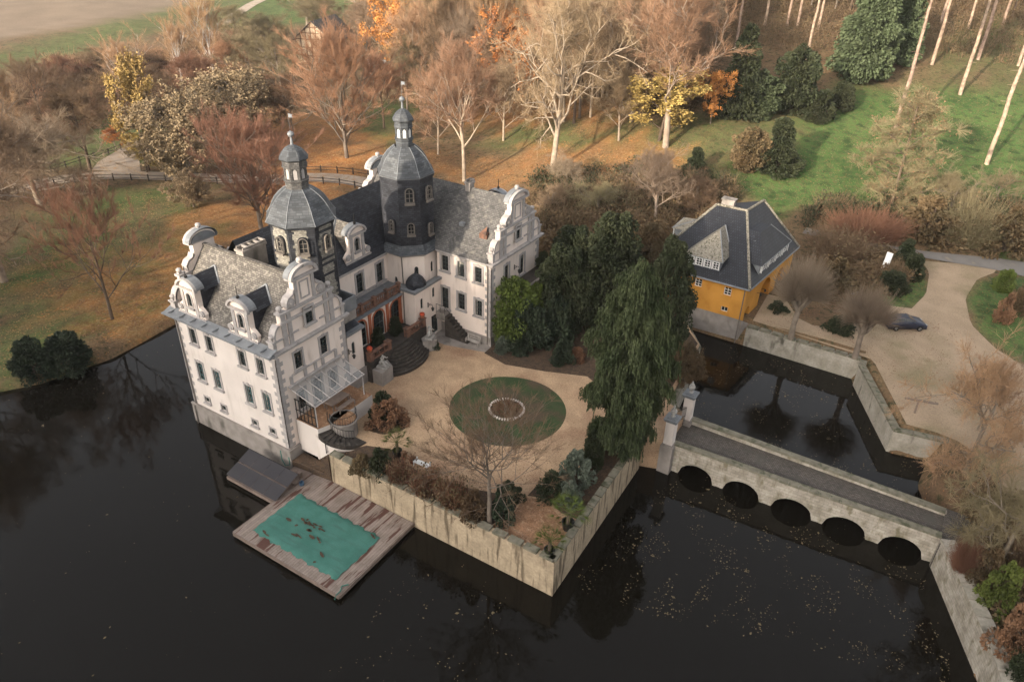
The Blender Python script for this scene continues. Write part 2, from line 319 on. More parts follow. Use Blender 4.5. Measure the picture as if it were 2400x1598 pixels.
# ploughed field, drive side earth, forest floor
pale = np.maximum(pale, zone([(-300, 140), (230, 55), (520, -10), (640, -60), (300, -200), (-300, -160)], 7, 2))
pale = np.maximum(pale, .8*zone([(820, 40), (900, -40), (1000, 0), (900, 50)], 5, 2))
at = gme.color_attributes.new('zone', 'FLOAT_COLOR', 'POINT'); at.data.foreach_set('color', np.stack([grass, leaf, pale, np.ones(len(V))], 1).astype(np.float32).ravel())
def ground_mat():
    m = bpy.data.materials.new('park_ground'); m.use_nodes = True; n = m.node_tree.nodes; L = m.node_tree.links; b = n['Principled BSDF']; b.inputs['Roughness'].default_value = .95; b.inputs['Specular IOR Level'].default_value = .1
    g = n.new('ShaderNodeNewGeometry').outputs['Position']; a = n.new('ShaderNodeVertexColor'); a.layer_name = 'zone'; sp = n.new('ShaderNodeSeparateColor'); L.new(a.outputs[0], sp.inputs[0])
    def noise(s, d=6):
        t = n.new('ShaderNodeTexNoise'); t.inputs['Scale'].default_value = s; t.inputs['Detail'].default_value = d; L.new(g, t.inputs['Vector']); return t.outputs['Fac']
    def mr(src, a_, b_, c_=0, d_=1):
        r = n.new('ShaderNodeMapRange'); r.inputs['From Min'].default_value = a_; r.inputs['From Max'].default_value = b_; r.inputs['To Min'].default_value = c_; r.inputs['To Max'].default_value = d_; L.new(src, r.inputs['Value']); return r.outputs[0]
    def mix(f, A, B, bt='MIX'):
        x = n.new('ShaderNodeMix'); x.data_type = 'RGBA'; x.blend_type = bt
        if hasattr(f, 'links'): L.new(f, x.inputs['Factor'])
        else: x.inputs['Factor'].default_value = f
        for k, v in (('A', A), ('B', B)):
            sck = [i for i in x.inputs if i.name == k and i.type == 'RGBA'][0]
            if hasattr(v, 'links'): L.new(v, sck)
            else: sck.default_value = (*v, 1)
        return [o for o in x.outputs if o.type == 'RGBA'][0]
    def math_(op, A, B):
        x = n.new('ShaderNodeMath'); x.operation = op; x.use_clamp = True
        for i, v in enumerate((A, B)):
            if hasattr(v, 'links'): L.new(v, x.inputs[i])
            else: x.inputs[i].default_value = v
        return x.outputs[0]
    scrub = mix(mr(noise(.25), .35, .65), (.125, .08, .048), (.165, .115, .065)); scrub = mix(mr(noise(1.3), .52, .66), scrub, (.055, .05, .026))
    gr = mix(mr(noise(.18), .35, .65), (.05, .095, .028), (.085, .14, .042)); gr = mix(mr(noise(1.6), .46, .7), gr, (.105, .10, .045)); gr = mix(mr(noise(.55), .5, .68), gr, (.034, .058, .02))
    lf = mix(mr(noise(.5), .3, .7), (.42, .19, .065), (.29, .125, .048)); lf = mix(mr(noise(2.5), .52, .62), lf, (.42, .25, .11))
    pl = mix(mr(noise(.1), .3, .7), (.215, .165, .12), (.17, .13, .095))
    cur = mix(sp.outputs[0], scrub, gr)
    # single fallen leaves dense where the mask is high
    vo = n.new('ShaderNodeTexVoronoi'); vo.inputs['Scale'].default_value = 2.6; L.new(g, vo.inputs['Vector'])
    spots = math_('LESS_THAN', vo.outputs['Distance'], mr(sp.outputs[1], 0, 1, .16, .75))
    dens = math_('MULTIPLY', spots, mr(noise(.35, 3), .30, .62))
    cur = mix(math_('MAXIMUM', math_('MULTIPLY', dens, .8), math_('MULTIPLY', sp.outputs[1], mr(noise(.22, 4), .35, .6, .25, 1))), cur, lf)
    cur = mix(sp.outputs[2], cur, pl)
    f = mr(noise(5, 3), .25, .75, .7, 1.3); cc = n.new('ShaderNodeCombineColor')
    for k in range(3): L.new(f, cc.inputs[k])
    cur = mix(1.0, cur, cc.outputs[0], 'MULTIPLY'); L.new(cur, b.inputs['Base Color'])
    bp = n.new('ShaderNodeBump'); bp.inputs['Strength'].default_value = .7; bp.inputs['Distance'].default_value = .12; L.new(noise(2.5, 5), bp.inputs['Height']); L.new(bp.outputs[0], b.inputs['Normal'])
    return m
gme.materials.append(ground_mat()); tag(link('ground', gme), kind='structure')
# ------------------------------------------------------------------ water
wm = bpy.data.materials.new('dark_still_water'); wm.use_nodes = True; _n = wm.node_tree.nodes; _L = wm.node_tree.links; _b = _n['Principled BSDF']
_b.inputs['Base Color'].default_value = (.006, .005, .0035, 1); _b.inputs['Roughness'].default_value = .05; _b.inputs['IOR'].default_value = 1.33; _b.inputs['Specular IOR Level'].default_value = .38
_t = _n.new('ShaderNodeTexNoise'); _t.inputs['Scale'].default_value = 1.1; _t.inputs['Detail'].default_value = 3
_g = _n.new('ShaderNodeNewGeometry'); _L.new(_g.outputs['Position'], _t.inputs['Vector'])
_bp = _n.new('ShaderNodeBump'); _bp.inputs['Strength'].default_value = .08; _bp.inputs['Distance'].default_value = .1; _L.new(_t.outputs['Fac'], _bp.inputs['Height']); _L.new(_bp.outputs[0], _b.inputs['Normal'])
mb = MB(); mb.face([(-160, -280, 0), (180, -280, 0), (180, 70, 0), (-160, 70, 0)]); tag(mb.build('moat_water', wm), kind='structure')
# added unseen rise behind the viewpoint, shaped to keep sun off lake and forecourt
def ridge():
    n = 90; rs = np.random.RandomState(3); vs = []; fs = []
    for i in range(n+1):
        u = -260+520*i/n; uu = u+.16*230   # where the shade of this piece falls
        vb = 26+max((uu+12)*1.1, -14) if uu < 3 else min(42.5+(uu-3)*1.25, 108); top = 3+(vb+235)*math.tan(SUN_EL)/.985+rs.uniform(-2.5, 3)
        y = -235; vs += [(u, y-70, 0), (u, y-25, top*.9), (u, y, top), (u, y+14, top*.82+rs.uniform(-2, 2)), (u, y+48, top*.3), (u, y+70, -1)]
    for i in range(n):
        for k in range(5): a = i*6+k; fs.append((a, a+1, a+7, a+6))
    return mesh_np('sun_block_rise', np.array(vs), F4=np.array(fs), mats=[mat('sun_block_earth', (.05, .045, .025), (.08, .06, .035), .1, .95)])
tag(link('sun_block_rise', ridge()), kind='structure')

# the thin autumn haze that fills the valley air
hm = bpy.data.materials.new('valley_haze'); hm.use_nodes = True; _hn = hm.node_tree.nodes; _hn.remove(_hn['Principled BSDF']); _hv = _hn.new('ShaderNodeVolumePrincipled')
_hv.inputs['Color'].default_value = (.97, .95, .92, 1); _hv.inputs['Density'].default_value = .00013; _hv.inputs['Anisotropy'].default_value = .2
hm.node_tree.links.new(_hv.outputs[0], _hn['Material Output'].inputs['Volume'])
mb = MB(); mb.box((-20, 155, 60), (1000, 1060, 130)); tag(mb.build('haze', hm), kind='stuff')
# ------------------------------------------------------------------ walls with real openings, windows
def outline(w, h, arch):
    """open outline, bottom-left up and over to bottom-right, x centred"""
    if not arch: return [(-w/2, 0), (-w/2, h), (w/2, h), (w/2, 0)]
    r = w/2; k = 8; rise = r*(1.5 if arch == 'lancet' else 1.0); P = [(-w/2, 0)]
    for i in range(k+1):
        a = PI-PI*i/k; P.append((r*math.cos(a), h-rise+rise*math.sin(a)**(.8 if arch == 'lancet' else 1)))
    return P+[(w/2, 0)]
def wall_mesh(mb, length, z0, z1, ops, m=0, depth=.22, z1b=None):
    """face at y=0 looking towards -y, openings (s, z, w, h, arch)"""
    xs = sorted({0, length, *[round(s+k*w/2, 4) for s, z, w, h, a in ops for k in (-1, 1)]}); zs = sorted({z0, z1, *[round(v, 4) for s, z, w, h, a in ops for v in (z, z+h)]})
    for i in range(len(xs)-1):
        for j in range(len(zs)-1):
            cx, cz = (xs[i]+xs[i+1])/2, (zs[j]+zs[j+1])/2
            if any(abs(cx-s) < w/2 and z < cz < z+h for s, z, w, h, a in ops): continue
            mb.face([(xs[i], 0, zs[j]), (xs[i+1], 0, zs[j]), (xs[i+1], 0, zs[j+1]), (xs[i], 0, zs[j+1])], m)
    for s, z, w, h, a in ops:
        P = [(s+p[0], z+p[1]) for p in outline(w, h, a)]
        for i in range(len(P)-1):
            p, q = P[i], P[i+1]; mb.face([(p[0], 0, p[1]), (q[0], 0, q[1]), (q[0], depth, q[1]), (p[0], depth, p[1])], m)
        mb.face([(s-w/2, 0, z), (s-w/2, depth, z), (s+w/2, depth, z), (s+w/2, 0, z)], m)
        if a:
            c = len(P)//2
            for side, C in ((P[1:c+1], (s-w/2, z+h)), (P[c:-1], (s+w/2, z+h))):
                for i in range(len(side)-1): mb.face([(side[i][0], 0, side[i][1]), (side[i+1][0], 0, side[i+1][1]), (C[0], 0, C[1])][::-1], m)
def wall(parent, name, p0, ang, length, z0, z1, ops, mt, depth=.22):
    mb = MB(); wall_mesh(mb, length, z0, z1, ops, 0, depth); return mb.build(name, mt, parent, (p0[0], p0[1], 0), ang)
WCACHE = {}; RW = random.Random(19)
def window(parent, p0, ang, s, z, w, h, arch=None, frame='stone', sash='sash', t=.2, bars=(1, 3), kind='window', sill=True, single=False, glass='glass'):
    key = (w, h, arch, frame, sash, t, bars, kind, sill, single)
    d = (math.cos(ang), math.sin(ang)); loc = (p0[0]+d[0]*s, p0[1]+d[1]*s, z)
    def mk():
        A = MB(); B = MB() if not single else A; Cc = MB() if not single else A; mi = (0, 1, 2) if single else (0, 0, 0)
        P = outline(w, h, arch); so = t/(w/2)
        def off(P, e):
            k = len(P); R = []
            for i, p in enumerate(P):
                if i in (0, k-1): R.append((p[0]+(-e if p[0] < 0 else e), p[1]-(e*.0)))
                elif not arch: R.append((p[0]+(-e if p[0] < 0 else e), p[1]+e))
                else:
                    dx, dz = p[0], p[1]-(h-w/2); l = math.hypot(dx, dz) or 1; R.append((p[0]+e*dx/l, p[1]+e*dz/l))
            return R
        if frame:
            A.ring(P, off(P, t), -.06, .03, mi[0])
            if sill: A.box((0, -.06, -.10), (w+2*t+.12, .26, .18), m=mi[0])
            if not arch and t > .15: A.box((0, -.05, h+t*.75), (.3, .12, .24), m=mi[0])
        Q = off(P, -.07); B.ring([(q[0], q[1]+.0) for q in Q], P, .10, .17, mi[1]); B.box((0, .135, .035), (w-.02, .07, .07), m=mi[1])
        for i in range(bars[0]): B.box((-w/2+w*(i+1)/(bars[0]+1), .135, h/2-(.0 if not arch else .1)), (.055, .05, h-(.1 if not arch else .25)), m=mi[1])
        for i in range(bars[1]): B.box((0, .14, h*(i+1)/(bars[1]+1)*(.95 if arch else 1)), (w-.08, .04, .045), m=mi[1])
        Cc.face([(p[0], .16, p[1]) for p in P], mi[2])
        return A, B, Cc
    if key not in WCACHE:
        A, B, Cc = mk(); mf = [M[frame or 'stone'], M[sash], M[glass]]
        if single: WCACHE[key] = (A.build(kind, mf, parent, loc, ang),)
        elif not frame:
            o = B.build(kind, mf[1], parent, loc, ang); q = Cc.build('pane', mf[2], o); WCACHE[key] = (o, q)
        else:
            o = A.build(kind, mf[0], parent, loc, ang); WCACHE[key] = (o, B.build('sash', mf[1], o), Cc.build('pane', mf[2], o))
        return WCACHE[key][0]
    src = WCACHE[key]; o = src[0].copy(); COL.objects.link(o); o.parent = parent; o.location = loc; o.rotation_euler = (0, 0, ang)
    for c in src[1:]: q = c.copy(); COL.objects.link(q); q.parent = o
    if not single and not arch and h > 1 and RW.random() < .55:
        cu = MB(); cw = w*RW.uniform(.14, .26); hb = h*RW.choice((0, .35, .5)); cu.box((-w/2+cw/2, .154, h/2), (cw, .008, h-.12)); cu.box((0, .153, h-(h-hb)*.12), (w*.9, .008, (h-hb)*.2)); cu.build('curtain', M['curtain'], o)
    return o
H90 = PI/2
def quoins(mb, x, y, z0, z1, dx, dy, m=0):
    """corner blocks, long and short in turn; dx,dy = directions (+-1) along which both walls run away from the corner"""
    z = z0; k = 0
    while z < z1-.2:
        a, b = (.75, .45) if k % 2 else (.45, .75); hh = min(.42, z1-z)-.03
        mb.box((x+dx*a/2-dx*.03, y-dy*.0+dy*.0, z+hh/2), (a, .06, hh), m=m); mb.box((x, y+dy*b/2-dy*.03, z+hh/2), (.06, b, hh), m=m); z += .42; k += 1
castle = empty('castle', (6.5, 4, 0), 0, 'cream moated castle with two slate towers, baroque gables and three wings round a gravel court', 'castle')
CO = Vector((6.5, 4, 0))
def cpart(o):      # parts are modelled in plan coordinates; keep them there under the castle's own origin
    o.parent = castle; o.location = Vector(o.location)-CO; return o
def cwall(name, p0, ang, length, z0, z1, ops, mt, depth=.22): return cpart(wall(None, name, p0, ang, length, z0, z1, ops, mt, depth))
def cwin(*a, **k): return cpart(window(None, *a, **k))
def cb(mb, name, mt): return cpart(mb.build(name, mt))
# ---- left block x 0..12.8, y 0..8.1, eaves z 12.1
ops = [(2.25, 9.45, .78, 1.6, None), (4.4, 9.4, .78, 1.6, None), (8.6, 9.4, .78, 1.6, None), (10.85, 9.4, .78, 1.6, None), (2.2, 5.5, .80, 1.95, None), (4.45, 5.45, .80, 1.95, None), (8.65, 5.5, .80, 1.95, None), (10.9, 5.55, .80, 1.95, None), (2.2, 3.0, .62, .62, None), (4.5, 3.0, .62, .62, None), (8.65, 3.05, .62, .62, None), (10.95, 3.1, .62, .62, None)]
cwall('wall', (0, 0), 0, 12.8, 2.2, 12.0, ops, M['dimmed_white_plaster'])
for i, (s, z, w, h, a) in enumerate(ops): cwin((0, 0), 0, s, z, w, h, None, sash='sash_green' if 4 <= i < 8 else 'sash', bars=(1, 3) if h > 1 else (1, 1), t=.2 if h > 1 else .15)
ops = [(2.4, 9.5, .85, 1.65, None), (5.4, 9.4, .85, 1.75, None), (2.2, 5.4, .8, 1.9, None), (4.1, 5.0, 1.0, 2.6, None), (6.0, 5.4, .8, 1.9, None)]
cwall('wall', (12.8, 0), H90, 8.1, 2.2, 12.0, ops, M['plaster'])
for i, (s, z, w, h, a) in enumerate(ops): cwin((12.8, 0), H90, s, z, w, h, None, bars=(1, 3))
mb = MB(); mb.face([(0, 8.1, 0), (0, 0, 0), (0, 0, 12), (0, 8.1, 12)]); cb(mb, 'wall', M['dimmed_white_plaster'])
mb = MB(); mb.prism([(-.22, -.22), (13.02, -.22), (13.02, 8.1), (-.22, 8.1)], -1.4, 2.05); mb.box((6.4, -.14, 2.14), (13.3, .22, .16)); mb.box((12.94, 4, 2.14), (.22, 8.1, .16)); cb(mb, 'plinth', M['plinth'])
for q_ in ((12.8, 0, 2.3, 11.7, -1, 1), (12.8, 8.1, 2.3, 11.7, -1, -1), (0, 0, 2.3, 11.7, 1, 1)): mb = MB(); quoins(mb, *q_); cb(mb, 'corner_stones', M['stone'])
def cornice(mb, p0, p1, z, out=.45, h=.5, nx_=0, ny_=-1):
    for k, (o, zz, hh) in enumerate(((out*.35, z-h, h*.35), (out*.65, z-h*.65, h*.3), (out, z-h*.35, h*.35))):
        cx, cy = (p0[0]+p1[0])/2+nx_*o/2, (p0[1]+p1[1])/2+ny_*o/2; L_ = math.hypot(p1[0]-p0[0], p1[1]-p0[1]); mb.box((cx, cy, zz+hh/2), (L_+.002*k, o, hh), math.atan2(p1[1]-p0[1], p1[0]-p0[0]))
mb = MB(); cornice(mb, (-.3, 0), (13.2, 0), 12.2, .55, .45); cornice(mb, (12.8, 0), (12.8, 8.5), 12.2, .4, .42, 1, 0)
for y in (.85, 7.1): mb.box((12.87, y, 9.9), (.01, .01, .01))
cb(mb, 'cornice', M['stone'])
# belt of balusters and sill course under the gable-side windows
mb = MB()
mb.box((12.9, 4.0, 8.35), (.28, 6.3, .14)); mb.box((12.88, 4.0, 9.28), (.16, 5.2, .10))
for y in (1.3, 2.9, 4.1, 5.0, 6.6): mb.box((12.86, y, 8.8), (.12, .3, .9))
cb(mb, 'sill_band', M['stone'])
# roofs
def roof(parts, name, mt, th=.12):
    mb = MB()
    for P in parts: mb.face(P)
    return cb(mb, name, mt)
roof([[(.35, -.45, 12.15), (12.5, -.45, 12.15), (12.5, .35, 12.75), (.35, .35, 12.75)], [(.35, .35, 12.75), (12.5, .35, 12.75), (12.5, 4.05, 17.3), (.35, 4.05, 17.3)], [(12.5, 8.5, 12.2), (.35, 8.5, 12.2), (.35, 4.05, 17.3), (12.5, 4.05, 17.3)]], 'roof', M['slate_lichen'])
mb = MB(); mb.box((6.4, -.55, 12.16), (13.7, .62, .12)); mb.face([(-.3, -.86, 12.24), (13.2, -.86, 12.24), (13.2, .1, 12.62), (-.3, .1, 12.62)])
for k in range(9): mb.box((.6+k*1.45, -.42, 12.5), (.10, .8, .10))
cb(mb, 'lead_gutter', M['lead'])
mb = MB()
for k in range(40): mb.box((.5+k*.3, 4.05, 17.34), (.27, .34, .13))
cb(mb, 'ridge_tiles', M['slate_lichen'])
# rear wing x 0..7.9, y 8..23; ridge x 4, z 18.3
roof([[(8.3, 8.3, 12.75), (8.3, 24, 12.75), (7.6, 24, 13.4), (7.6, 8.3, 13.4)], [(7.6, 4.5, 13.4), (7.6, 27, 13.4), (4, 27, 18.3), (4, 4.5, 18.3)], [(-.4, 27, 12.3), (-.4, 4.5, 12.3), (4, 4.5, 18.3), (4, 27, 18.3)]], 'roof', M['slate'])
ops = [(15.5-8.1, 9.65, .95, 2.15, None), (18.5-8.1, 9.65, .95, 2.15, None)]
cwall('wall', (7.9, 8.1), H90, 12.4, 3.2, 12.55, ops, M['plaster'])
for s, z, w, h, a in ops: cwin((7.9, 8.1), H90, s, z, w, h, None, bars=(1, 3), t=.22)
mb = MB(); mb.face([(0, 32.3, -1), (0, 8, -1), (0, 8, 12.6), (0, 32.3, 12.6)]); mb.face([(18.8, 32.3, 0), (0, 32.3, 0), (0, 32.3, 12.9), (18.8, 32.3, 12.9)]); cb(mb, 'wall', M['plaster'])
mb = MB(); cornice(mb, (7.9, 8.1), (7.9, 20.2), 12.78, .4, .4, 1, 0); cb(mb, 'cornice', M['stone'])
mb = MB()
for k in range(9):
    mb.box((8.0, 14.2+k*.62, 9.52), (.12, .14, .3))
mb.box((8.0, 16.7, 9.62), (.16, 5.4, .08)); mb.box((8.0, 16.7, 9.38), (.16, 5.4, .1)); cb(mb, 'wall_balusters', M['stone'])
# right block x 0..18.8, y 22.9..32.3, eaves 12.9, ridge y 27.65 z 18.35
roof([[(9, 22.55, 12.92), (18.4, 22.55, 12.92), (18.4, 23.3, 13.55), (9, 23.3, 13.55)], [(.4, 23.3, 13.55), (18.45, 23.3, 13.55), (18.45, 27.65, 18.35), (.4, 27.65, 18.35)], [(18.45, 32.7, 12.9), (.4, 32.7, 12.9), (.4, 27.65, 18.35), (18.45, 27.65, 18.35)]], 'roof', M['slate_grey'])
ops = [(1.05, 10.6, .85, 1.75, None), (3.1, 10.45, .85, 1.75, None), (5.25, 10.4, .85, 1.75, None), (3.1, 6.6, .85, 1.9, None), (5.3, 6.5, .85, 1.9, None), (.95, 6.1, .9, 2.5, None)]
cwall('wall', (12.0, 22.9), 0, 6.8, 2.6, 12.75, ops, M['plaster'])
for i, (s, z, w, h, a) in enumerate(ops): cwin((12.0, 22.9), 0, s, z, w, h, None, bars=(1, 3), t=.24, kind='window' if i < 5 else 'door')
ops = [(2.9, 9.5, .8, 2.2, None), (5.95, 9.5, .8, 2.2, None), (2.9, 5.4, .8, 1.9, None)]
cwall('wall', (18.8, 22.9), H90, 9.4, 2.6, 12.75, ops, M['plaster'])
for i, (s, z, w, h, a) in enumerate(ops): cwin((18.8, 22.9), H90, s, z, w, h, None, bars=(1, 3), t=.22, kind='door' if i < 2 else 'window')
for q_ in ((18.8, 22.9, 4.3, 12.3, -1, 1), (18.8, 32.3, 4.3, 12.3, -1, -1)): mb = MB(); quoins(mb, *q_); cb(mb, 'corner_stones', M['stone'])
mb = MB(); cornice(mb, (18.8, 22.6), (18.8, 32.7), 12.95, .42, .45, 1, 0); cornice(mb, (12, 22.9), (19.1, 22.9), 12.9, .35, .35); cb(mb, 'cornice', M['stone'])
mb = MB(); mb.prism([(12.2, 22.84), (18.88, 22.84), (18.88, 32.3), (12.2, 32.3)], 2.5, 4.35); cb(mb, 'plinth', M['plinth'])

# ---- baroque gables
def gable(px, py, ang, width, z0, k=1.0, win=True, mt='plaster'):
    """scrolled gable, local x along the wall, face at y=0 looking to -y"""
    f = width/8.1; S = lambda P: [(x*f, z*k) for x, z in P]
    arc = [(1.35*math.cos(a), 5.62+.82*math.sin(a)) for a in np.linspace(0, PI/2, 8)]
    neck = [(1.12, 5.55), (1.12, 4.4)]
    vol = [(1.3, 4.25), (1.75, 4.1), (2.05, 3.7), (2.0, 3.25)]
    shelf = [(2.9, 3.05), (2.9, 2.2)]
    low = [(3.0+.75*math.sin(a), .95+1.25*math.cos(a)) for a in np.linspace(.15, PI/2, 7)]
    half = arc[::-1]+neck+vol+shelf+low+[(3.75, .95), (4.05, .95), (4.05, 0)]
    poly = S([(-x, z) for x, z in half[::-1]][:-1]+half)
    hole = win
    mb = MB(); mb.slab([(x, z+z0) for x, z in poly], 0, .45); o = cb(mb, 'gable', M[mt])
    o.location = Vector((px, py, 0))-CO; o.rotation_euler = (0, 0, ang)
    t = MB()
    def T(P, y0, y1): t.slab([(x*f, z*k+z0) for x, z in P], y0, y1)
    T([(-3.0, 2.15), (3.0, 2.15), (3.0, 2.38), (-3.0, 2.38)], -.18, 0); T([(-3.05, 3.0), (3.05, 3.0), (3.05, 3.2), (-3.05, 3.2)], -.22, .5)
    T([(-4.1, .85), (-1.2, .85), (-1.2, 1.0), (-4.1, 1.0)], -.1, 0); T([(1.2, .85), (4.1, .85), (4.1, 1.0), (1.2, 1.0)], -.1, 0)
    for sx in (-1, 1):
        for a, b in ((2.45, 2.9), (1.85, 2.25)):
            P = sorted((sx*a, sx*b)); T([(P[0], 0), (P[1], 0), (P[1], 3.0), (P[0], 3.0)], -.11, -.002)
        P = sorted((sx*.78, sx*1.12)); T([(P[0], 3.2), (P[1], 3.2), (P[1], 5.45), (P[0], 5.45)], -.10, -.002)
        P = sorted((sx*3.75, sx*4.08)); T([(P[0], 0), (P[1], 0), (P[1], .98), (P[0], .98)], -.14, .5)
        P = sorted((sx*3.65, sx*4.2)); T([(P[0], .98), (P[1], .98), (P[1], 1.12), (P[0], 1.12)], -.2, .55)
        # scrolls
        for cx, cz, r in ((1.66, 3.66, .42),):
            for rr, yy in ((r, -.14), (r*.62, -.2), (r*.3, -.26)):
                C_ = [(sx*cx+rr*math.cos(a)/f, cz+rr*math.sin(a)/k) for a in np.linspace(0, 2*PI, 14)[:-1]]; T(C_, yy, -.001)
        # curved coping of the lower wings
        lo = [(sx*x, z) for x, z in low]; up = [(sx*(x+.16), z+.1) for x, z in low]
        t.ring([(x*f, z*k+z0) for x, z in lo], [(x*f, z*k+z0) for x, z in up], -.14, .52)
        lo = [(sx*x, z) for x, z in [(1.12, 4.5)]+vol]; up = [(sx*(x+.13), z+.1) for x, z in [(1.12, 4.6)]+vol]
        t.ring([(x*f, z*k+z0) for x, z in lo], [(x*f, z*k+z0) for x, z in up], -.16, .52)
    T([(-.5, 3.5), (.5, 3.5), (.5, 3.6), (-.5, 3.6)], -.08, 0)
    for sx in (-.5, .4): T([(sx, 3.6), (sx+.1, 3.6), (sx+.1, 5.0), (sx, 5.0)], -.07, 0)
    T([(-.5, 5.0), (.5, 5.0), (.5, 5.1), (-.5, 5.1)], -.08, 0)
    t.build('gable_trim', M['stone'], o)
    p = MB(); A = [(1.5*math.cos(a), 5.6+.98*math.sin(a)) for a in np.linspace(0.02, PI-.02, 15)]; B = [(1.24*math.cos(a), 5.6+.72*math.sin(a)) for a in np.linspace(.02, PI-.02, 15)]
    p.ring([(x*f, z*k+z0) for x, z in B], [(x*f, z*k+z0) for x, z in A], -.32, .02); p.slab([(x*f, z*k+z0) for x, z in [(-1.5, 5.46), (1.5, 5.46), (1.5, 5.62), (-1.5, 5.62)]], -.32, .5)
    p.build('pediment', M['stone'], o)
    q = MB(); A2 = [(x*1.02, z+.05) for x, z in A]; q.ring([(x*f, z*k+z0) for x, z in B], [(x*f, z*k+z0) for x, z in A2], .022, .6); q.slab([(x*f, z*k+z0) for x, z in B], .46, .59)
    q.build('pediment_roof', M['lead'], o)
    for x, z in ((-3.9, 1.12), (3.9, 1.12), (-2.75, 3.2), (2.75, 3.2), (0, 6.5)):
        b = MB(); zz = z*k+z0; b.box((x*f, .15, zz+.09), (.3, .3, .18)); b.lathe([(.16, .07), (.22, .2), (.36, .26), (.5, .2), (.56, .02)], (x*f, .15, zz), 10); b.build('ball_finial', M['stone'], o)
    if win:
        w = window(None, (0, 0), 0, 0, z0+1.1*k, .85, 1.45, None, bars=(1, 2), single=True, kind='window'); w.parent = o; w.location = (0, -.17, z0+1.1*k)
        dark = None
    return o
g1 = gable(12.8, 4.05, H90, 8.1, 12.15)
g2 = gable(18.8, 27.65, H90, 9.3, 12.92, .96)
g3 = gable(.1, 4.05, -H90, 8.1, 12.15, win=False)
g4 = gable(.3, 27.65, -H90, 9.3, 12.9, .96, win=False)
def dormer(px, py, ang, z0, f=.42, k=.62, depth=3.4, cover='slate', bell=False):
    """small scrolled dormer front with a round-headed window and its own saddle roof"""
    W = 1.15
    mb = MB(); arc = [(W*1.02*math.cos(a), 2.75+.72*math.sin(a)) for a in np.linspace(0, PI/2, 7)]
    half = arc[::-1]+[(W*.88, 2.7), (W*.88, 1.5), (W*.98, 1.15), (1.45, .95), (1.78, .62), (1.7, .35), (1.75, 0)]
    ops_ = [(W*.88, .75, .56, 1.15, 'round')]
    # front plate with opening, scroll wings, arched head
    wall_mesh(mb, W*1.76, 0, 2.7, [(W*.88, .85, .6, 1.35, 'round')], 0, .25); mb.v = [(x-W*.88, y, z) for x, y, z in mb.v]
    mb.slab(arc[::-1]+[(-x, z) for x, z in arc[1:][::1]][::1] if False else [(-x, z) for x, z in arc]+arc[::-1][1:], 0, .4)
    mb.slab([(W*.88, 0), (1.75, 0), (1.7, .35), (1.78, .62), (1.45, .95), (W*.98, 1.15), (W*.88, 1.5)], 0, .35)
    mb.slab([(-x, z) for x, z in [(W*.88, 0), (1.75, 0), (1.7, .35), (1.78, .62), (1.45, .95), (W*.98, 1.15), (W*.88, 1.5)]][::-1], 0, .35)
    for sx in (-1, 1): mb.face([(sx*W*.88, 0, 0), (sx*W*.88, depth, 0), (sx*W*.88, depth, 2.7), (sx*W*.88, 0, 2.7)])
    o = cb(mb, 'dormer', M['plaster']); o.location = Vector((px, py, z0))-CO; o.rotation_euler = (0, 0, ang)
    t = MB()
    for sx in (-1, 1):
        P = sorted((sx*.62, sx*.98)); t.slab([(P[0], 0), (P[1], 0), (P[1], 2.6), (P[0], 2.6)], -.08, -.002)
        for rr, yy in ((.33, -.12), (.2, -.18)): t.slab([(sx*1.4+rr*math.cos(a), .6+rr*math.sin(a)) for a in np.linspace(0, 2*PI, 12)[:-1]], yy, -.001)
    t.slab([(-1.2, 2.55), (1.2, 2.55), (1.2, 2.72), (-1.2, 2.72)], -.2, .1); t.slab([(-1.8, -.1), (1.8, -.1), (1.8, .12), (-1.8, .12)], -.12, -.003)
    A = [(1.28*math.cos(a), 2.72+.88*math.sin(a)) for a in np.linspace(.0, PI, 13)]; B = [(1.08*math.cos(a), 2.72+.7*math.sin(a)) for a in np.linspace(.0, PI, 13)]
    t.ring(B, A, -.26, .001); t.build('dormer_trim', M['stone'], o)
    r = MB(); r.ring([(x*.99, z-.005) for x, z in B], [(x*1.02, z+.03) for x, z in A], .002, .75)
    r.build('dormer_roof', M['lead'], o)
    for sx in (-1, 1): r = MB(); r.tube([(sx*1.27, depth*.78, 2.56), (0, depth+.1, 3.62)], .13, 4); r.build('valley_flashing', M['lead'], o)
    s2 = MB()
    for sx in (-1, 1): s2.face([(sx*1.27, .7, 2.5), (0, .7, 3.6), (0, depth+.3, 3.6), (sx*1.27, depth*.9, 2.5)]); s2.face([(sx*1.02, .5, 0.0), (sx*1.02, .5, 2.6), (sx*1.02, depth, 2.6), (sx*1.02, depth*.55, 0)])
    s2.build('dormer_slates', M[cover], o)
    b = MB(); b.tube([(0, .1, 3.55), (0, .1, 4.7)], .035, 5); b.lathe([(0, .05), (.1, .14), (.22, .14), (.32, .03)], (0, .1, 3.6), 8); b.build('dormer_spike', M['iron'], o)
    w = window(None, (0, 0), 0, 0, .85, .6, 1.35, 'round', bars=(1, 2), t=.13, single=True, kind='window'); w.parent = o; w.location = (0, 0, .85)
    return o
dormer(2.9, .02, 0, 12.55, depth=3.0); dormer(9.35, .02, 0, 12.55, depth=3.0)
dormer(7.72, 15.8, H90, 13.25, depth=2.45, cover='slate_lichen')
dormer(13.5, 32.3, PI, 13.3, depth=3.2)
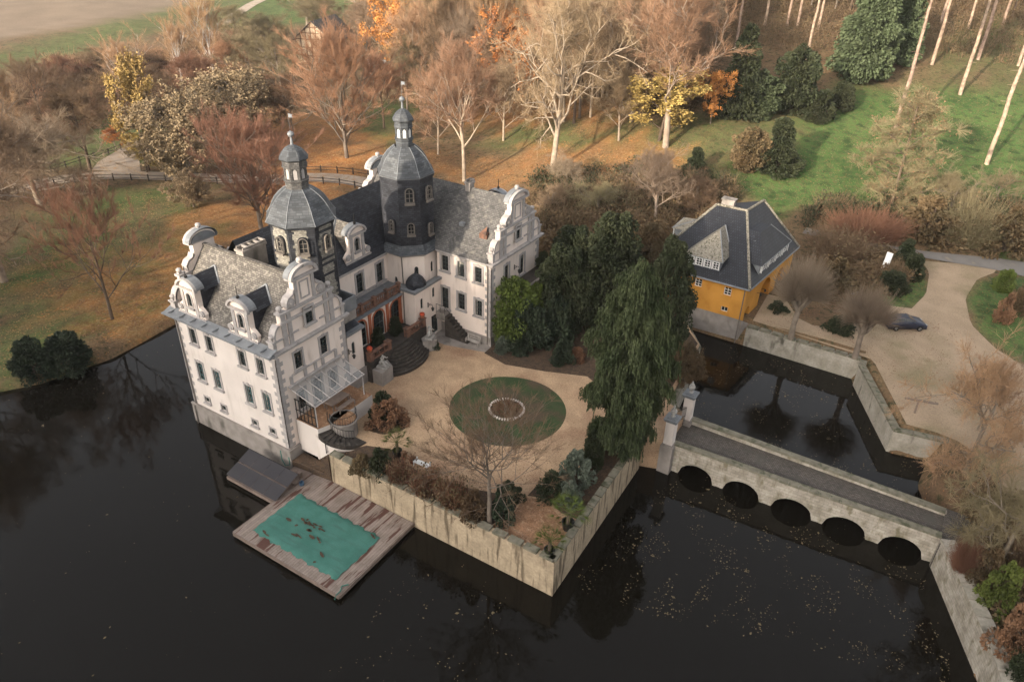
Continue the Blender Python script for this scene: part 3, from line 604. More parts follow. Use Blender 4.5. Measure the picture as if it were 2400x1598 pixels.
# chimneys
def chimney(x, y, z0, z1, lx, ly, mt, n=4, along='y'):
    mb = MB(); mb.prism([(x-lx/2, y-ly/2), (x+lx/2, y-ly/2), (x+lx/2, y+ly/2), (x-lx/2, y+ly/2)], z0, z1-.25); mb.box((x, y, z1-.15), (lx+.16, ly+.16, .2))
    for k in range(n):
        t = (k+.5)/n-.5
        if along == 'y': mb.box((x-lx*.42, y+t*ly, z1+.06), (.10, ly/n*.8, .22)); mb.box((x+lx*.42, y+t*ly, z1+.06), (.1, ly/n*.8, .22)); mb.box((x, y+(t+.5/n)*ly, z1+.06), (lx, .14, .219))
    for k in range(n): mb.box((x, y+((k+.5)/n-.5)*ly, z1-.03), (lx*.6, ly/n*.6, .05), m=1)
    return cb(mb, 'chimney', [M[mt], M['dark_stone']])
chimney(5.3, 5.3, 14.5, 17.95, .95, 2.5, 'plinth'); chimney(12.9, 27.65, 16.8, 18.95, .6, .8, 'plinth', 1); chimney(4, 11.0, 16.5, 19.2, .8, 1.0, 'plinth', 1)
# roof lights of the right block
mb = MB(); mb.box((13.9, 24.9, 15.35), (.55, .5, .35)); cb(mb, 'roof_light', M['lead'])
mb = MB(); mb.box((16.9, 24.5, 15.2), (.8, .7, .1)); mb.face([(16.5, 24.15, 15.25), (17.3, 24.15, 15.25), (16.9, 25.0, 15.75)]); mb.box((16.9, 24.35, 14.95), (.9, .3, .5)); cb(mb, 'roof_hatch', M['sandstone'])

# ---- towers
def octo(r, c=(0, 0)): return [(c[0]+r*math.cos(PI/8+k*PI/4), c[1]+r*math.sin(PI/8+k*PI/4)) for k in range(8)]
DOME = [(-.12, 2.82), (.0, 2.94), (.28, 2.74), (.62, 2.54), (1.05, 2.36), (1.5, 2.10), (1.95, 1.74), (2.3, 1.34), (2.55, 1.0)]
CAP = [(-.05, 1.18), (.05, 1.26), (.25, 1.14), (.5, .96), (.76, .72), (.96, .40), (1.08, .12)]
def tower(cx, cy, z0, zt, wins, patches=False, ds=1.0, ls=1.0, lantern_mat='slate_dome', lites=None, vane=None):
    root = MB(); R = 2.78; root.prism(octo(R), z0, zt); root.prism(octo(R+.12), zt-.3, zt-.1)
    o = cb(root, 'tower', M['slate']); o.location = Vector((cx, cy, 0))-CO
    DM = [(z, 1+(r-1)*(1+(ds-1)*1.4)) for z, r in DOME]; d = MB(); d.lathe(DM, (0, 0, zt), 8, phase=PI/8, smooth=False); d.face([(x, y, zt-.12) for x, y in octo(2.82)][::-1]); d.build('dome', M['slate_dome'], o)
    s = MB()
    for k in range(8):
        a = PI/8+k*PI/4; s.tube([((r+.01)*math.cos(a), (r+.01)*math.sin(a), zt+z) for z, r in DM[1:]], .035, 5)
    s.lathe([(-.16, 2.85), (.04, 2.98)], (0, 0, zt), 8, phase=PI/8, smooth=False); s.build('dome_seam', M['lead'], o)
    zl = zt+2.5; l = MB(); l.prism(octo(1.0*ls), zl-.1, zl+.6); l.prism(octo(.92*ls), zl+.6, zl+2.5); l.prism(octo(1.1*ls), zl+.68, zl+.8); l.prism(octo(1.1*ls), zl+1.85, zl+1.97); l.prism(octo(1.04*ls), zl+1.97, zl+2.45)
    for k in range(8):
        a = k*PI/4; ap = .92*ls*math.cos(PI/8); c, sn = math.cos(a), math.sin(a)
        for t in (-.3, .3): l.box((ap*c-t*sn*ls, ap*sn+t*c*ls, zl+1.33), (.12, .12, 1.05), a)
        q = [((ap+.02)*c-t*sn, (ap+.02)*sn+t*c, zl+z) for t, z in ((-.15, .9), (.15, .9), (.15, 1.6), (0, 1.76), (-.15, 1.6))]; l.face(q, 1)
    l.build('lantern', [M[lantern_mat], M[lites or 'lead']], o)
    zc = zl+2.5; c_ = MB(); c_.lathe([(z, r*ls) for z, r in CAP], (0, 0, zc), 8, phase=PI/8, smooth=False); c_.face([(x, y, zc-.05) for x, y in octo(1.18*ls)][::-1]); c_.build('lantern_cap', M['slate_dome'], o)
    f = MB(); f.tube([(0, 0, zc+1.0), (0, 0, zc+1.75)], [.13, .08], 8); f.lathe([(0, .03), (.1, .2), (.27, .28), (.44, .2), (.54, .03)], (0, 0, zc+1.65), 12); f.tube([(0, 0, zc+2.1), (0, 0, zc+3.6)], .012, 4)
    f.slab([(.02, zc+3.25), (.5, zc+3.32), (.38, zc+3.43), (.52, zc+3.54), (.02, zc+3.58)], -.012, .012); f.build('vane_finial', M['lead'], o)
    for k, s_, z, w, h in wins:
        a = k*PI/4; ap = R*math.cos(PI/8)+.03; wx = window(None, (0, 0), 0, 0, z, w, h, 'round', frame='pipe', sash='pipe', bars=(1, 2), t=.05, single=True, kind='tower_window', sill=True)
        wx.parent = o; ang = a+H90; wx.rotation_euler = (0, 0, ang); p = .12+ap; wx.location = (p*math.cos(a)-s_*math.sin(a), p*math.sin(a)+s_*math.cos(a), z)
        b = MB(); P = outline(w+.16, h+.08, 'round'); b.slab(P, .0, .125); bo = b.build('window_reveal', M['slate'], o); bo.rotation_euler = (0, 0, ang); bo.location = (p*math.cos(a)-s_*math.sin(a), p*math.sin(a)+s_*math.cos(a), z)
        bo.location.x -= .0
        # the pane sits proud of the reveal block
        wx.location = Vector(wx.location)+Vector((math.cos(a), math.sin(a), 0))*.165
    if patches:
        rr = random.Random(4); b = MB(); ap = R*math.cos(PI/8)+.015; hw = R*math.sin(PI/8)
        for k in (5, 6, 7, 0):
            a = k*PI/4; z = z0+.3; L1 = []; L2 = []; wl, wr = -hw*.72, hw*.72
            if k == 7: wr = hw*.35
            while z < zt-.35:
                a1 = wl+rr.uniform(-.12, .2); a2 = wr+rr.uniform(-.2, .12); L1 += [(a1, z), (a1, z+.25)]; L2 += [(a2, z), (a2, z+.25)]; z += .25
            P = L1[::-1]+L2
            for i in range(0, len(L1), 2):
                if rr.random() < .06: continue
                x1, x2, za = L1[i][0], L2[i][0], L1[i][1]
                b.face([(ap*math.cos(a)-t*math.sin(a), ap*math.sin(a)+t*math.cos(a), zz) for t, zz in ((x1, za), (x2, za), (x2, za+.25), (x1, za+.25))])
        b.build('pale_slate_patch', M['slate_pale'], o)
    return o
TW = [(6, 0, 18.35, .78, 1.35), (7, 0, 18.35, .7, 1.35), (0, 0, 14.9, .55, 1.15), (6, .1, 14.6, .5, 1.1)]
tower(9.15, 8.0, 10.5, 20.7, [(6, .15, 18.35, .75, 1.35), (7, .0, 18.35, .75, 1.35), (0, 0, 18.3, .6, 1.3), (7, .1, 14.2, .6, 1.2)], patches=True, ds=1.07, lantern_mat='slate_grey', lites='stone')
tower(8.85, 22.35, 11.5, 20.7, [(7, 0, 18.3, .8, 1.5), (0, .0, 18.3, .75, 1.4), (6, .2, 15.2, .5, 1.2), (7, 0, 15.0, .65, 1.2), (0, .1, 14.6, .55, 1.2)], ls=.86, lites='white_wood')
# stair bay below the second tower
B8 = octo(2.92, (8.95, 22.35)); mb = MB()
for k in range(8):
    a, b = B8[k], B8[(k+1) % 8]
    L_ = math.hypot(b[0]-a[0], b[1]-a[1]); ang = math.atan2(b[1]-a[1], b[0]-a[0])
    if k in (5, 6, 7):
        cw = {6: [(L_*.62, 10.2, .42, 1.2, 'lancet')], 7: [(L_*.55, 10.3, .42, 1.2, 'lancet')], 5: [(L_*.55, 8.9, .42, 1.2, 'lancet')]}[k]
        cwall('wall', a, ang, L_, 3.2, 12.6, cw, M['plaster'])
        for s, z, w, h, ar in cw: cwin(a, ang, s, z, w, h, ar, frame=None, bars=(0, 1), sill=False)
mb = MB(); mb.lathe([(12.55, 2.98), (12.7, 3.08), (12.82, 3.34), (12.9, 3.38)], (8.95, 22.35, 0), 8, phase=PI/8, smooth=False); cb(mb, 'cornice', M['stone'])
mb = MB(); mb.lathe([(12.88, 3.42), (13.15, 3.1), (13.7, 2.76)], (8.95, 22.35, 0), 8, phase=PI/8, smooth=False); cb(mb, 'bay_roof', M['slate_dome'])
# right annex with onion roof and parapet
ops = [(1.1, 7.35, .42, 1.2, 'lancet'), (3.1, 7.85, .42, 1.15, 'lancet'), (3.15, 3.5, 1.1, 2.2, None)]
cwall('wall', (12.4, 18.5), H90, 4.4, 2.6, 9.5, ops, M['plaster'])
for s_, z, w, h, ar in ops: cwin((12.4, 18.5), H90, s_, z, w, h, ar, frame=None, bars=(0, 2) if ar else (1, 0), sill=False, kind='window' if ar else 'door')
cwall('wall', (10.5, 18.5), 0, 1.9, 2.6, 9.5, [], M['plaster'])
mb = MB(); mb.face([(9, 18.5, 9.52), (12.45, 18.5, 9.52), (12.45, 22.9, 9.52), (9, 22.9, 9.52)]); mb.box((12.36, 20.72, 9.62), (.42, 4.75, .26)); mb.box((11.2, 18.52, 9.62), (1.9, .36, .258)); cb(mb, 'lead_parapet', M['lead'])
mb = MB(); mb.lathe([(9.5, 1.0), (9.7, 1.08), (10.05, 1.04), (10.45, .80), (10.8, .42), (10.98, .14), (11.5, .03)], (11.42, 20.0, 0), 16); mb.lathe([(0, .03), (.08, .1), (.16, .1), (.24, .02)], (11.42, 20.0, 11.1), 8); cb(mb, 'onion_roof', M['slate'])
# left annex
cwall('wall', (12.3, 8.1), H90, 2.55, 2.6, 9.4, [(1.3, 7.1, .42, 1.3, 'lancet')], M['plaster'])
cwin((12.3, 8.1), H90, 1.3, 7.1, .42, 1.3, 'lancet', frame=None, bars=(1, 2), sill=False)
mb = MB(); mb.face([(12.3, 10.65, 2.6), (9, 10.65, 2.6), (9, 10.65, 9.4), (12.3, 10.65, 9.4)]); cb(mb, 'wall', M['plaster'])
mb = MB(); mb.box((12.33, 9.4, 9.5), (.5, 2.9, .26)); mb.box((11.0, 10.68, 9.5), (2.6, .4, .259)); cb(mb, 'lead_eaves', M['lead'])
mb = MB(); mb.face([(12.1, 8.1, 9.62), (12.1, 10.7, 9.62), (9.6, 10.7, 10.9), (9.6, 8.1, 10.9)]); mb.face([(12.1, 10.7, 9.6), (9.6, 10.7, 9.6), (9.6, 10.7, 10.9)]); cb(mb, 'annex_roof', M['slate'])
mb = MB(); mb.prism([(9.7, 8.4), (12.2, 8.4), (12.2, 10.3), (9.7, 10.3)], 10.6, 11.6); cb(mb, 'tower_base', M['plinth'])
mb = MB(); mb.box((10.95, 9.35, 11.66), (2.7, 2.1, .12)); mb.box((12.2, 9.35, 12.3), (.14, 2.0, 1.25)); mb.box((11.1, 10.33, 12.3), (2.3, .14, 1.24)); cb(mb, 'tower_parapet', M['lead'])
mb = MB(); mb.prism([(12.36, 8.05), (12.52, 8.05), (12.52, 10.75), (12.36, 10.75)], 2.6, 5.1); cb(mb, 'plinth', M['plinth'])
# loggia
LX = 10.5; ly0 = 10.75; ops = [(y-ly0, 5.7, 1.6, 2.95, 'round') for y in (12.35, 15.0, 17.65)]
cwall('wall', (LX, ly0), H90, 7.75, 3.0, 9.0, ops, M['plaster'], .4)
for s_, z, w, h, ar in ops: cwin((LX, ly0), H90, s_, z, w, h, 'round', frame='orange_stone', bars=(2, 3), t=.16, sill=False, kind='arched_door')
mb = MB()
for y in (11.0, 13.68, 16.33, 18.3): mb.box((LX+.05, y, 7.25), (.16, .34, 3.3)); mb.box((LX+.08, y, 5.85), (.24, .44, .3)); mb.box((LX+.08, y, 8.85), (.24, .44, .22))
cb(mb, 'pilasters', M['orange_stone'])
mb = MB(); cornice(mb, (LX, ly0), (LX, 18.4), 9.15, .38, .3, 1, 0); mb.face([(LX+.42, ly0, 9.16), (LX+.42, 18.45, 9.16), (7.9, 18.45, 9.3), (7.9, ly0, 9.3)]); mb.face([(10.5, 18.45, 9.165), (10.5, 20.2, 9.165), (7.9, 20.2, 9.3), (7.9, 18.45, 9.3)]); cb(mb, 'balcony_floor', M['lead'])
def balustrade(mb, p0, p1, z, h=1.0, post=.34, step=.3, r=.075, m=0, posts=(0, 1), rail=.26):
    dx, dy = p1[0]-p0[0], p1[1]-p0[1]; L_ = math.hypot(dx, dy); a = math.atan2(dy, dx); cx, cy = (p0[0]+p1[0])/2, (p0[1]+p1[1])/2
    mb.box((cx, cy, z+h-.07), (L_, rail, .14), a, m); mb.box((cx, cy, z+.08), (L_, rail*.9, .15), a, m)
    for t in posts: mb.box((p0[0]+dx*t, p0[1]+dy*t, z+h/2+.02), (post, post, h+.06), a, m); mb.box((p0[0]+dx*t, p0[1]+dy*t, z+h+.08), (post*1.25, post*1.25, .1), a, m)
    n = max(2, int(L_/step)); pr = [(0, r*.7), (.12, r*.6), (.3, r*1.35), (.48, r), (.72, r*.55), (.9, r*.9), (1, r*.8)]
    for i in range(n):
        t = (i+.5)/n
        if any(abs(t-q)*L_ < post/2 for q in posts): continue
        mb.lathe([(z+.15+(h-.28)*u, rr) for u, rr in pr], (p0[0]+dx*t, p0[1]+dy*t, 0), 6, m=m)
mb = MB(); balustrade(mb, (LX-.05, 10.9), (LX-.05, 18.35), 9.28, .95, posts=(0, .25, .5, .75, 1), step=.28); cb(mb, 'balcony_balustrade', M['sandstone'])
# terrace, round steps
mb = MB(); mb.prism([(LX-.1, 10.7), (13.05, 10.7), (13.05, 19.4), (12.42, 19.4), (12.42, 18.48), (LX-.1, 18.48)], 2.6, 5.62); cb(mb, 'terrace', M['dark_stone'])
mb = MB()
for k in range(8):
    z = 5.37-k*.245; rx, ry = .45+k*.22, 1.45+k*.26
    P = [(13.06+rx*math.sin(a), 15.5-ry*math.cos(a)) for a in np.linspace(0, PI, 28)]
    mb.prism(P, 2.9, z, bottom=False)
    mb.prism([(13.06+(rx+.05)*math.sin(a), 15.5-(ry+.05)*math.cos(a)) for a in np.linspace(0, PI, 28)], z-.05, z+.003)
cb(mb, 'round_steps', M['dark_stone'])
mb = MB(); balustrade(mb, (12.8, 11.0), (12.8, 13.6), 5.64, .85, post=.5, step=.33, r=.09, rail=.34); cb(mb, 'terrace_balustrade', M['sandstone']); mb = MB(); balustrade(mb, (12.8, 16.6), (12.8, 19.1), 5.64, .85, post=.5, step=.33, r=.09, rail=.34); cb(mb, 'terrace_balustrade', M['sandstone'])
mb = MB(); mb.prism([(13.1, 10.8), (14.3, 10.8), (14.3, 12.4), (13.1, 13.0)], 2.9, 4.85); cb(mb, 'step_cheek', M['plinth'])
mb = MB(); mb.prism([(13.1, 18.4), (13.7, 17.9), (14.6, 19.1), (13.8, 20.0), (13.1, 20.0)], 2.9, 4.6); cb(mb, 'step_cheek', M['plinth'])
# side stair to the right wing door
mb = MB()
mb.prism([(12.42, 21.85), (13.6, 21.85), (13.6, 22.83), (12.42, 22.83)], 5.2, 6.0, m=1)
for k in range(9): mb.box((13.75+k*.32, 22.35, 3.2+(2.55-k*.28)/2), (.33, .95, 2.55-k*.28), m=0)
cb(mb, 'side_stair', [M['dark_stone'], M['plinth']])
mb = MB(); P = [(12.5, 21.87, 6.95), (13.6, 21.87, 6.95), (16.5, 21.87, 4.3)]; mb.tube(P, .03, 5)
for x, z0_, z1_ in ((12.5, 6, 6.95), (13.0, 6, 6.95), (13.6, 6, 6.95), (14.6, 5.0, 6.03), (15.6, 4.1, 5.1), (16.5, 3.4, 4.3)): mb.tube([(x, 21.87, z0_), (x, 21.87, z1_)], .025, 5)
cb(mb, 'stair_railing', M['iron'])
# downpipes
mb = MB()
for P in ([(.35, -.32, 12.0), (.35, -.12, 11.4), (.35, -.1, 2.2), (.3, -.3, 2.0), (.3, -.32, -.2)], [(12.1, -.0, 0), (12.1, -.0, 0)], [(12.0, 19.7+.05, 12.5), (12.0, 19.75, 12.5)], [(18.45, 22.6, 12.8), (18.45, 22.78, 12.2), (18.45, 22.78, 3.5)], [(10.1, 19.5, 12.6), (10.1, 19.55, 9.6)], [(11.0, 18.4, 9.4), (11.0, 18.4, 5.7)]):
    if (Vector(P[0])-Vector(P[-1])).length > 1: mb = MB(); mb.tube(P, .06, 6); cb(mb, 'downpipe', M['pipe'])
# wall lamps
def wall_lamp(x, y, z, ang):
    mb = MB(); mb.tube([(0, 0, .5), (0, -.5, .55), (0, -.62, .4)], .03, 5); mb.tube([(0, 0, .2), (0, -.35, .52)], .025, 5); mb.box((0, -.01, .35), (.12, .04, .6))
    mb.lathe([(-.2, .02), (-.14, .1), (.12, .16), (.14, .2), (.3, .05), (.36, .02)], (0, -.62, 0), 6, smooth=False)
    o = cb(mb, 'wall_lamp', M['iron']); o.location = Vector((x, y, z))-CO; o.rotation_euler = (0, 0, ang)
wall_lamp(12.3, 8.75, 7.3, H90); wall_lamp(12.4, 20.6, 7.0, H90); wall_lamp(18.8, 27.3, 10.5, H90)
# glass canopy over the side terrace
mb = MB(); mb.face([(12.82, 1.0, 8.12), (15.35, 1.25, 7.08), (15.35, 7.3, 7.08), (12.82, 7.1, 8.12)])
cgl = bpy.data.materials.new('hazy_canopy_glass'); cgl.use_nodes = True; cb_ = cgl.node_tree.nodes['Principled BSDF']; cb_.inputs['Base Color'].default_value = (.33, .34, .34, 1); cb_.inputs['Roughness'].default_value = .12; cb_.inputs['Alpha'].default_value = .42
can = cb(mb, 'glass_canopy', cgl)
mb = MB()
for k in range(8):
    t = k/7; y0_, y1_ = 1.0+6.1*t, 1.25+6.05*t; mb.tube([(12.83, y0_, 8.17), (15.4, y1_, 7.12)], .05, 4)
mb.tube([(15.4, 1.2, 7.1), (15.4, 7.35, 7.1)], .07, 4); mb.tube([(12.86, 1.0, 8.17), (12.86, 7.1, 8.17)], .06, 4); mb.tube([(12.85, 1.3, 6.9), (15.35, 1.3, 7.0)], .04, 4)
for y in (1.3, 7.2): mb.tube([(15.3, y, 7.05), (15.3, y, 4.9)], .06, 6)
f = mb.build('canopy_frame', M['stone'], can)
mb = MB()
for k in range(6): mb.box((13.0+k*.45, 1.22, 6.0), (.06, .06, 2.1))
for z in (4.98, 5.9, 7.0): mb.box((14.1, 1.22, z), (2.4, .05, .07))
cb(mb, 'glass_screen', M['iron'])
# side terrace (raised), rounded bastion and curved stair
mb = MB(); mb.prism([(12.9, 1.1), (15.5, 1.1), (15.9, 2.2), (15.9, 7.6), (12.9, 7.6)], 1.6, 4.9, mtop=1); cb(mb, 'side_terrace', [M['dimmed_white_plaster'], M['gravel_red']])
mb = MB(); mb.prism([(16.25+1.15*math.cos(a), 3.45+1.15*math.sin(a)) for a in np.linspace(0, 2*PI, 28)[:-1]], 3.0, 4.9, mtop=1); mb.lathe([(4.78, 1.16), (4.82, 1.27), (4.94, 1.27), (4.95, 1.1)], (16.25, 3.45, 0), 28); cb(mb, 'round_bastion', [M['plinth'], M['gravel_red']])
mb = MB()
NS = 13
for k in range(NS):
    a0 = math.radians(-150+k*11.5); a1 = math.radians(-150+(k+1)*11.5+.5); z = 4.75-k*.112; ri, ro = 1.25, 2.5
    mb.prism([(16.25+ri*math.cos(a0), 3.45+ri*math.sin(a0)), (16.25+ro*math.cos(a0), 3.45+ro*math.sin(a0)), (16.25+ro*math.cos(a1), 3.45+ro*math.sin(a1)), (16.25+ri*math.cos(a1), 3.45+ri*math.sin(a1))], 2.6, z)
cb(mb, 'curved_stair', M['dark_stone'])
mb = MB()
P = [(16.25+2.62*math.cos(math.radians(a)), 3.45+2.62*math.sin(math.radians(a))) for a in range(-160, -14, 8)]
for i in range(len(P)-1):
    za, zb_ = 4.7-i*.085, 4.7-(i+1)*.085; mb.face([(*P[i], 1.4), (*P[i+1], 1.4), (*P[i+1], zb_), (*P[i], za)])
cb(mb, 'stair_wall', M['dimmed_white_plaster'])
mb = MB()
for k in range(19):
    a = math.radians(-125+k*11); p = (16.25+1.16*math.cos(a), 3.45+1.16*math.sin(a)); mb.tube([(*p, 4.9), (*p, 5.75)], .022, 4)
for z in (5.05, 5.75): mb.tube([(16.25+1.16*math.cos(math.radians(-125+k*11)), 3.45+1.16*math.sin(math.radians(-125+k*11)), z) for k in range(19)], .03, 4)
P = [(16.25+1.36*math.cos(math.radians(a)), 3.45+1.36*math.sin(math.radians(a)), 5.6-(a+150)*.0095) for a in range(-150, -4, 10)]; mb.tube(P, .03, 4)
for p in P: mb.tube([p, (p[0], p[1], p[2]-.85)], .02, 4)
cb(mb, 'terrace_railing', M['iron'])
# raised terrace beside the right gable
mb = MB(); mb.prism([(18.85, 25.4), (20.9, 25.4), (20.9, 32.2), (18.85, 32.2)], 2.5, 9.2, mtop=1); mb.box((20.8, 28.9, 9.25), (.3, 6.9, .2)); mb.box((19.8, 25.45, 9.25), (1.9, .3, .199)); cb(mb, 'garden_terrace', [M['plinth'], M['dark_stone']])
# ------------------------------------------------------------------ forecourt
ISL = [(12.8, 1.0), (17.4, 1.0), (17.4, .55), (39.0, .55), (38.2, 17.6), (40.6, 18.4), (40.6, 23.2), (38.4, 24), (37.2, 36), (30, 45), (18.8, 45), (18.8, 22.9), (9.2, 22.9), (9.2, 8.1), (12.8, 8.1)]
mb = MB(); mb.prism([(17.3, .6)]+ISL[3:], -1.5, 3.3); o = mb.build('courtyard', M['gravel']); tag(o, kind='structure')
def sheet(name, P, z, mt, kind='structure'):
    mb = MB(); mb.face([(x, y, z) for x, y in P]); return tag(mb.build(name, mt), kind=kind)
def circ(cx, cy, rx, ry=None, n=48, j=0, seed=0):
    r = random.Random(seed); ph = r.uniform(0, 6); ry = ry or rx
    return [(cx+rx*(1+j*math.sin(3*a+ph)+j*.6*math.sin(7*a+ph*2))*math.cos(a), cy+ry*(1+j*math.sin(3*a+ph)+j*.6*math.sin(7*a+ph*2))*math.sin(a)) for a in np.linspace(0, 2*PI, n+1)[:-1]]
sheet('round_lawn', circ(26.3, 14.5, 5.5, 5.4, 64, .004), 3.306, M['lawn'])
sheet('worn_gravel', [(17.5, 5)]+[(22+6*math.cos(a)*1.6, 6.6+2.6*math.sin(a)) for a in np.linspace(-1.2, 1.2, 10)]+[(24, 8.2), (19, 7.5)], 3.303, M['gravel']) if False else None
bed1 = [(17.6, 1.2), (19.0, 3.2), (21.0, 4.0), (23.5, 3.2), (25.5, 3.0), (28.5, 3.4), (31.5, 4.4), (33.6, 5.0), (33.9, 3.6), (33.2, 1.1)]
sheet('flower_bed', bed1, 3.307, M['soil'])
sheet('flower_bed', [(33.9, 5.6), (35.4, 6.2), (37.1, 5.4), (38.6, 5.5), (38.0, 17.2), (36.2, 16.4), (36.6, 13.0), (36.2, 10.0), (34.6, 8.9), (33.9, 7.2)], 3.307, M['soil'])
sheet('leafy_gravel', [(33.3, 1.0), (34.0, 3.6), (33.8, 5.4), (35.4, 5.9), (37.1, 5.0), (38.6, 5.2), (38.9, 1.0)], 3.305, M['gravel_red'])
sheet('flower_bed', circ(18.4, 6.9, 1.75, 2.0, 30, .05, 3), 3.307, M['soil'])
sheet('flower_bed', [(18.9, 23), (19, 21.4), (22, 20.8), (26, 22), (30, 23.6), (34, 21.4), (37.8, 20), (38, 24), (37, 36), (30, 44), (19, 44)], 3.309, M['soil'])
sheet('paved_strip', [(11.7, 20.6), (14.6, 20.4), (19.0, 21.6), (18.9, 22.88), (11.7, 22.88)], 3.305, M['plinth'])
# ring of white stones
o = MB()
r_ = random.Random(2)
for k in range(40):
    a = 2*PI*k/40; o.box((26.3+1.62*math.cos(a), 14.35+1.62*math.sin(a), 3.42), (.20, .13, .14+r_.uniform(-.02, .03)), a+r_.uniform(-.1, .1))
tag(o.build('stone_ring', M['dimmed_white_plaster']), 'ring of white stones set in the round lawn', 'stone ring')
sheet('ring_soil', circ(26.3, 14.35, 1.52), 3.312, M['soil'])
# ---- garden walls round the island
def moat_wall(name, P, zt, th, mt, label, cap='wallcap', zb=-1.4, h_cap=.16, over=.05, cat='wall', side=1):
    """wall along plan points P, water face on P itself, thickness to the left of travel * side"""
    n = len(P); N = []
    for i in range(n):
        d = Vector((0, 0))
        for a, b in ((i-1, i), (i, i+1)):
            if a >= 0 and b < n: v = Vector((P[b][0]-P[a][0], P[b][1]-P[a][1])).normalized(); d += Vector((-v.y, v.x))
        d = d.normalized()*side
        if 0 < i < n-1:
            v = Vector((P[i+1][0]-P[i][0], P[i+1][1]-P[i][1])).normalized(); c = max(.4, d.dot(Vector((-v.y, v.x))*side)); d = d/c
        N.append(d)
    A = P; B = [(P[i][0]+N[i].x*th, P[i][1]+N[i].y*th) for i in range(n)]
    zs = zt if hasattr(zt, '__len__') else [zt]*n
    b = MB()
    for i in range(n-1):
        for Q, s_ in ((A, 1), (B, -1)): b.face([(*Q[i], zb), (*Q[i+1], zb), (*Q[i+1], zs[i+1]), (*Q[i], zs[i])])
        b.face([(*A[i], zs[i]), (*A[i+1], zs[i+1]), (*B[i+1], zs[i+1]), (*B[i], zs[i])])
    for i in (0, n-1): b.face([(*A[i], zb), (*B[i], zb), (*B[i], zs[i]), (*A[i], zs[i])])
    root = empty(name, (P[0][0], P[0][1], 0), 0, label, cat); R = Vector((P[0][0], P[0][1], 0))
    o = b.build('wall_face', mt, root, -R); c = MB(); rr = random.Random(int(P[0][0]*7))
    for i in range(n-1):
        L_ = math.hypot(P[i+1][0]-P[i][0], P[i+1][1]-P[i][1]); k = max(1, int(L_/1.3))
        for j in range(k):
            t0, t1 = j/k+.006, (j+1)/k-.006; e = over; q = []
            for t, W in ((t0, 0), (t1, 0), (t1, 1), (t0, 1)):
                a = Vector(A[i]).lerp(Vector(A[i+1]), t); bb = Vector(B[i]).lerp(Vector(B[i+1]), t); dd = (bb-a).normalized()
                q.append(tuple(a-dd*e) if not W else tuple(bb+dd*e))
            z = zs[i]+(zs[i+1]-zs[i])*(t0+t1)/2+rr.uniform(-.012, .012); zz = [zs[i]+(zs[i+1]-zs[i])*t for t in (t0, t1, t1, t0)]
            for m_ in range(4): 
                a, bq = q[m_], q[(m_+1) % 4]; c.face([(*a, zz[m_]-.02), (*bq, zz[(m_+1) % 4]-.02), (*bq, zz[(m_+1) % 4]+h_cap+rr.uniform(-.02, .02)), (*a, zz[m_]+h_cap)])
            c.face([(*q[m_], zz[m_]+h_cap+(.0)) for m_ in range(4)])
    c.build('coping', M[cap], root, -R); return root
moat_wall('garden_wall', [(17.35, .35), (39.25, .5)], 3.55, .5, M['gardenwall'], 'long stained tan garden wall rising from the water beside the wooden deck')
moat_wall('garden_wall', [(39.27, .5), (38.75, 17.4)], 3.55, .5, M['gardenwall'], 'stained garden wall running from the water corner to the bridge below the drooping conifer', side=1)
moat_wall('moat_wall', [(40.6, 23.3), (38.9, 24.5), (37.4, 36), (31, 44.6)], 2.9, .5, M['moatwall'], 'island wall behind the drooping conifer along the upper moat', side=1)
moat_wall('moat_wall', [(52.45, 44.0), (40.0, 44.15)], 2.45, .55, M['moatwall'], 'pale streaked moat wall in front of the pollard trees', side=-1, h_cap=.2)
moat_wall('moat_wall', [(57.4, 32.8), (52.47, 42.8), (52.45, 44.0)], 2.45, .6, M['moatwall'], 'dark streaked moat wall slanting down from the pollard trees', side=-1, h_cap=.2)
moat_wall('moat_wall', [(62.9, 33.9), (60.8, 33.45), (57.4, 32.8)], 2.4, .6, M['moatwall'], 'short white moat wall ending beside the leaf heap', side=-1, h_cap=.15)
moat_wall('moat_wall', [(70.5, -3), (66.75, 10.1), (62.7, 19.6)], [3.0, 3.0, 2.9], 1.0, M['bridge'], 'broad pale retaining wall leading from the bridge to the lower corner', side=-1, cap='moatwall', h_cap=.06, over=.01)
# small soil stair strip between plinth and garden wall
mb = MB(); mb.prism([(13.1, -.2), (17.3, .3), (17.3, 1.2), (13.1, 1.2)], -1.2, 1.2)
for k in range(7): mb.box((15.2+k*.32, .65, 1.2+k*.15), (.33, .8, .3+k*.3))
tag(mb.build('water_stair', M['soil']), 'mossy stair from the deck up between the castle and the garden wall', 'stair')
b = MB()
for k in range(7): b.tube([(16.6+k*.12, .75+k*.16, 3.0), (16.6+k*.12, .75+k*.16, 4.15+.1*(k % 2))], .022, 4)
for z in (3.15, 3.95): b.tube([(16.6, .75, z), (17.4, 1.8, z)], .03, 4)
b.tube([(16.6, .75, 3.0), (16.6, .75, 4.3)], .045, 5); b.tube([(17.35, 1.75, 3.0), (17.35, 1.75, 4.3)], .045, 5); b.tube([(16.6, .75, 3.1), (17.35, 1.75, 4.0)], .02, 4)
tag(b.build('iron_gate', M['iron']), 'small black iron gate at the end of the garden wall', 'gate')
# ---- wooden deck with pool cover and solar float
deck = empty('swimming_deck', (20.7, -4, 0), 0, 'weathered wooden deck over the lake with a green cover', 'deck')
DK = Vector((-20.7, 4, 0)); M['plank'] = mat('wet_weathered_planks', (.27, .22, .19), (.205, .165, .14), 1.4, .8, c3=(.085, .04, .03), s3=1.0, t3=(.54, .60), brick=(5.2, .24, .02, (.66, .64, .62)), m3=(2.6, .28, 1), fine=.15)
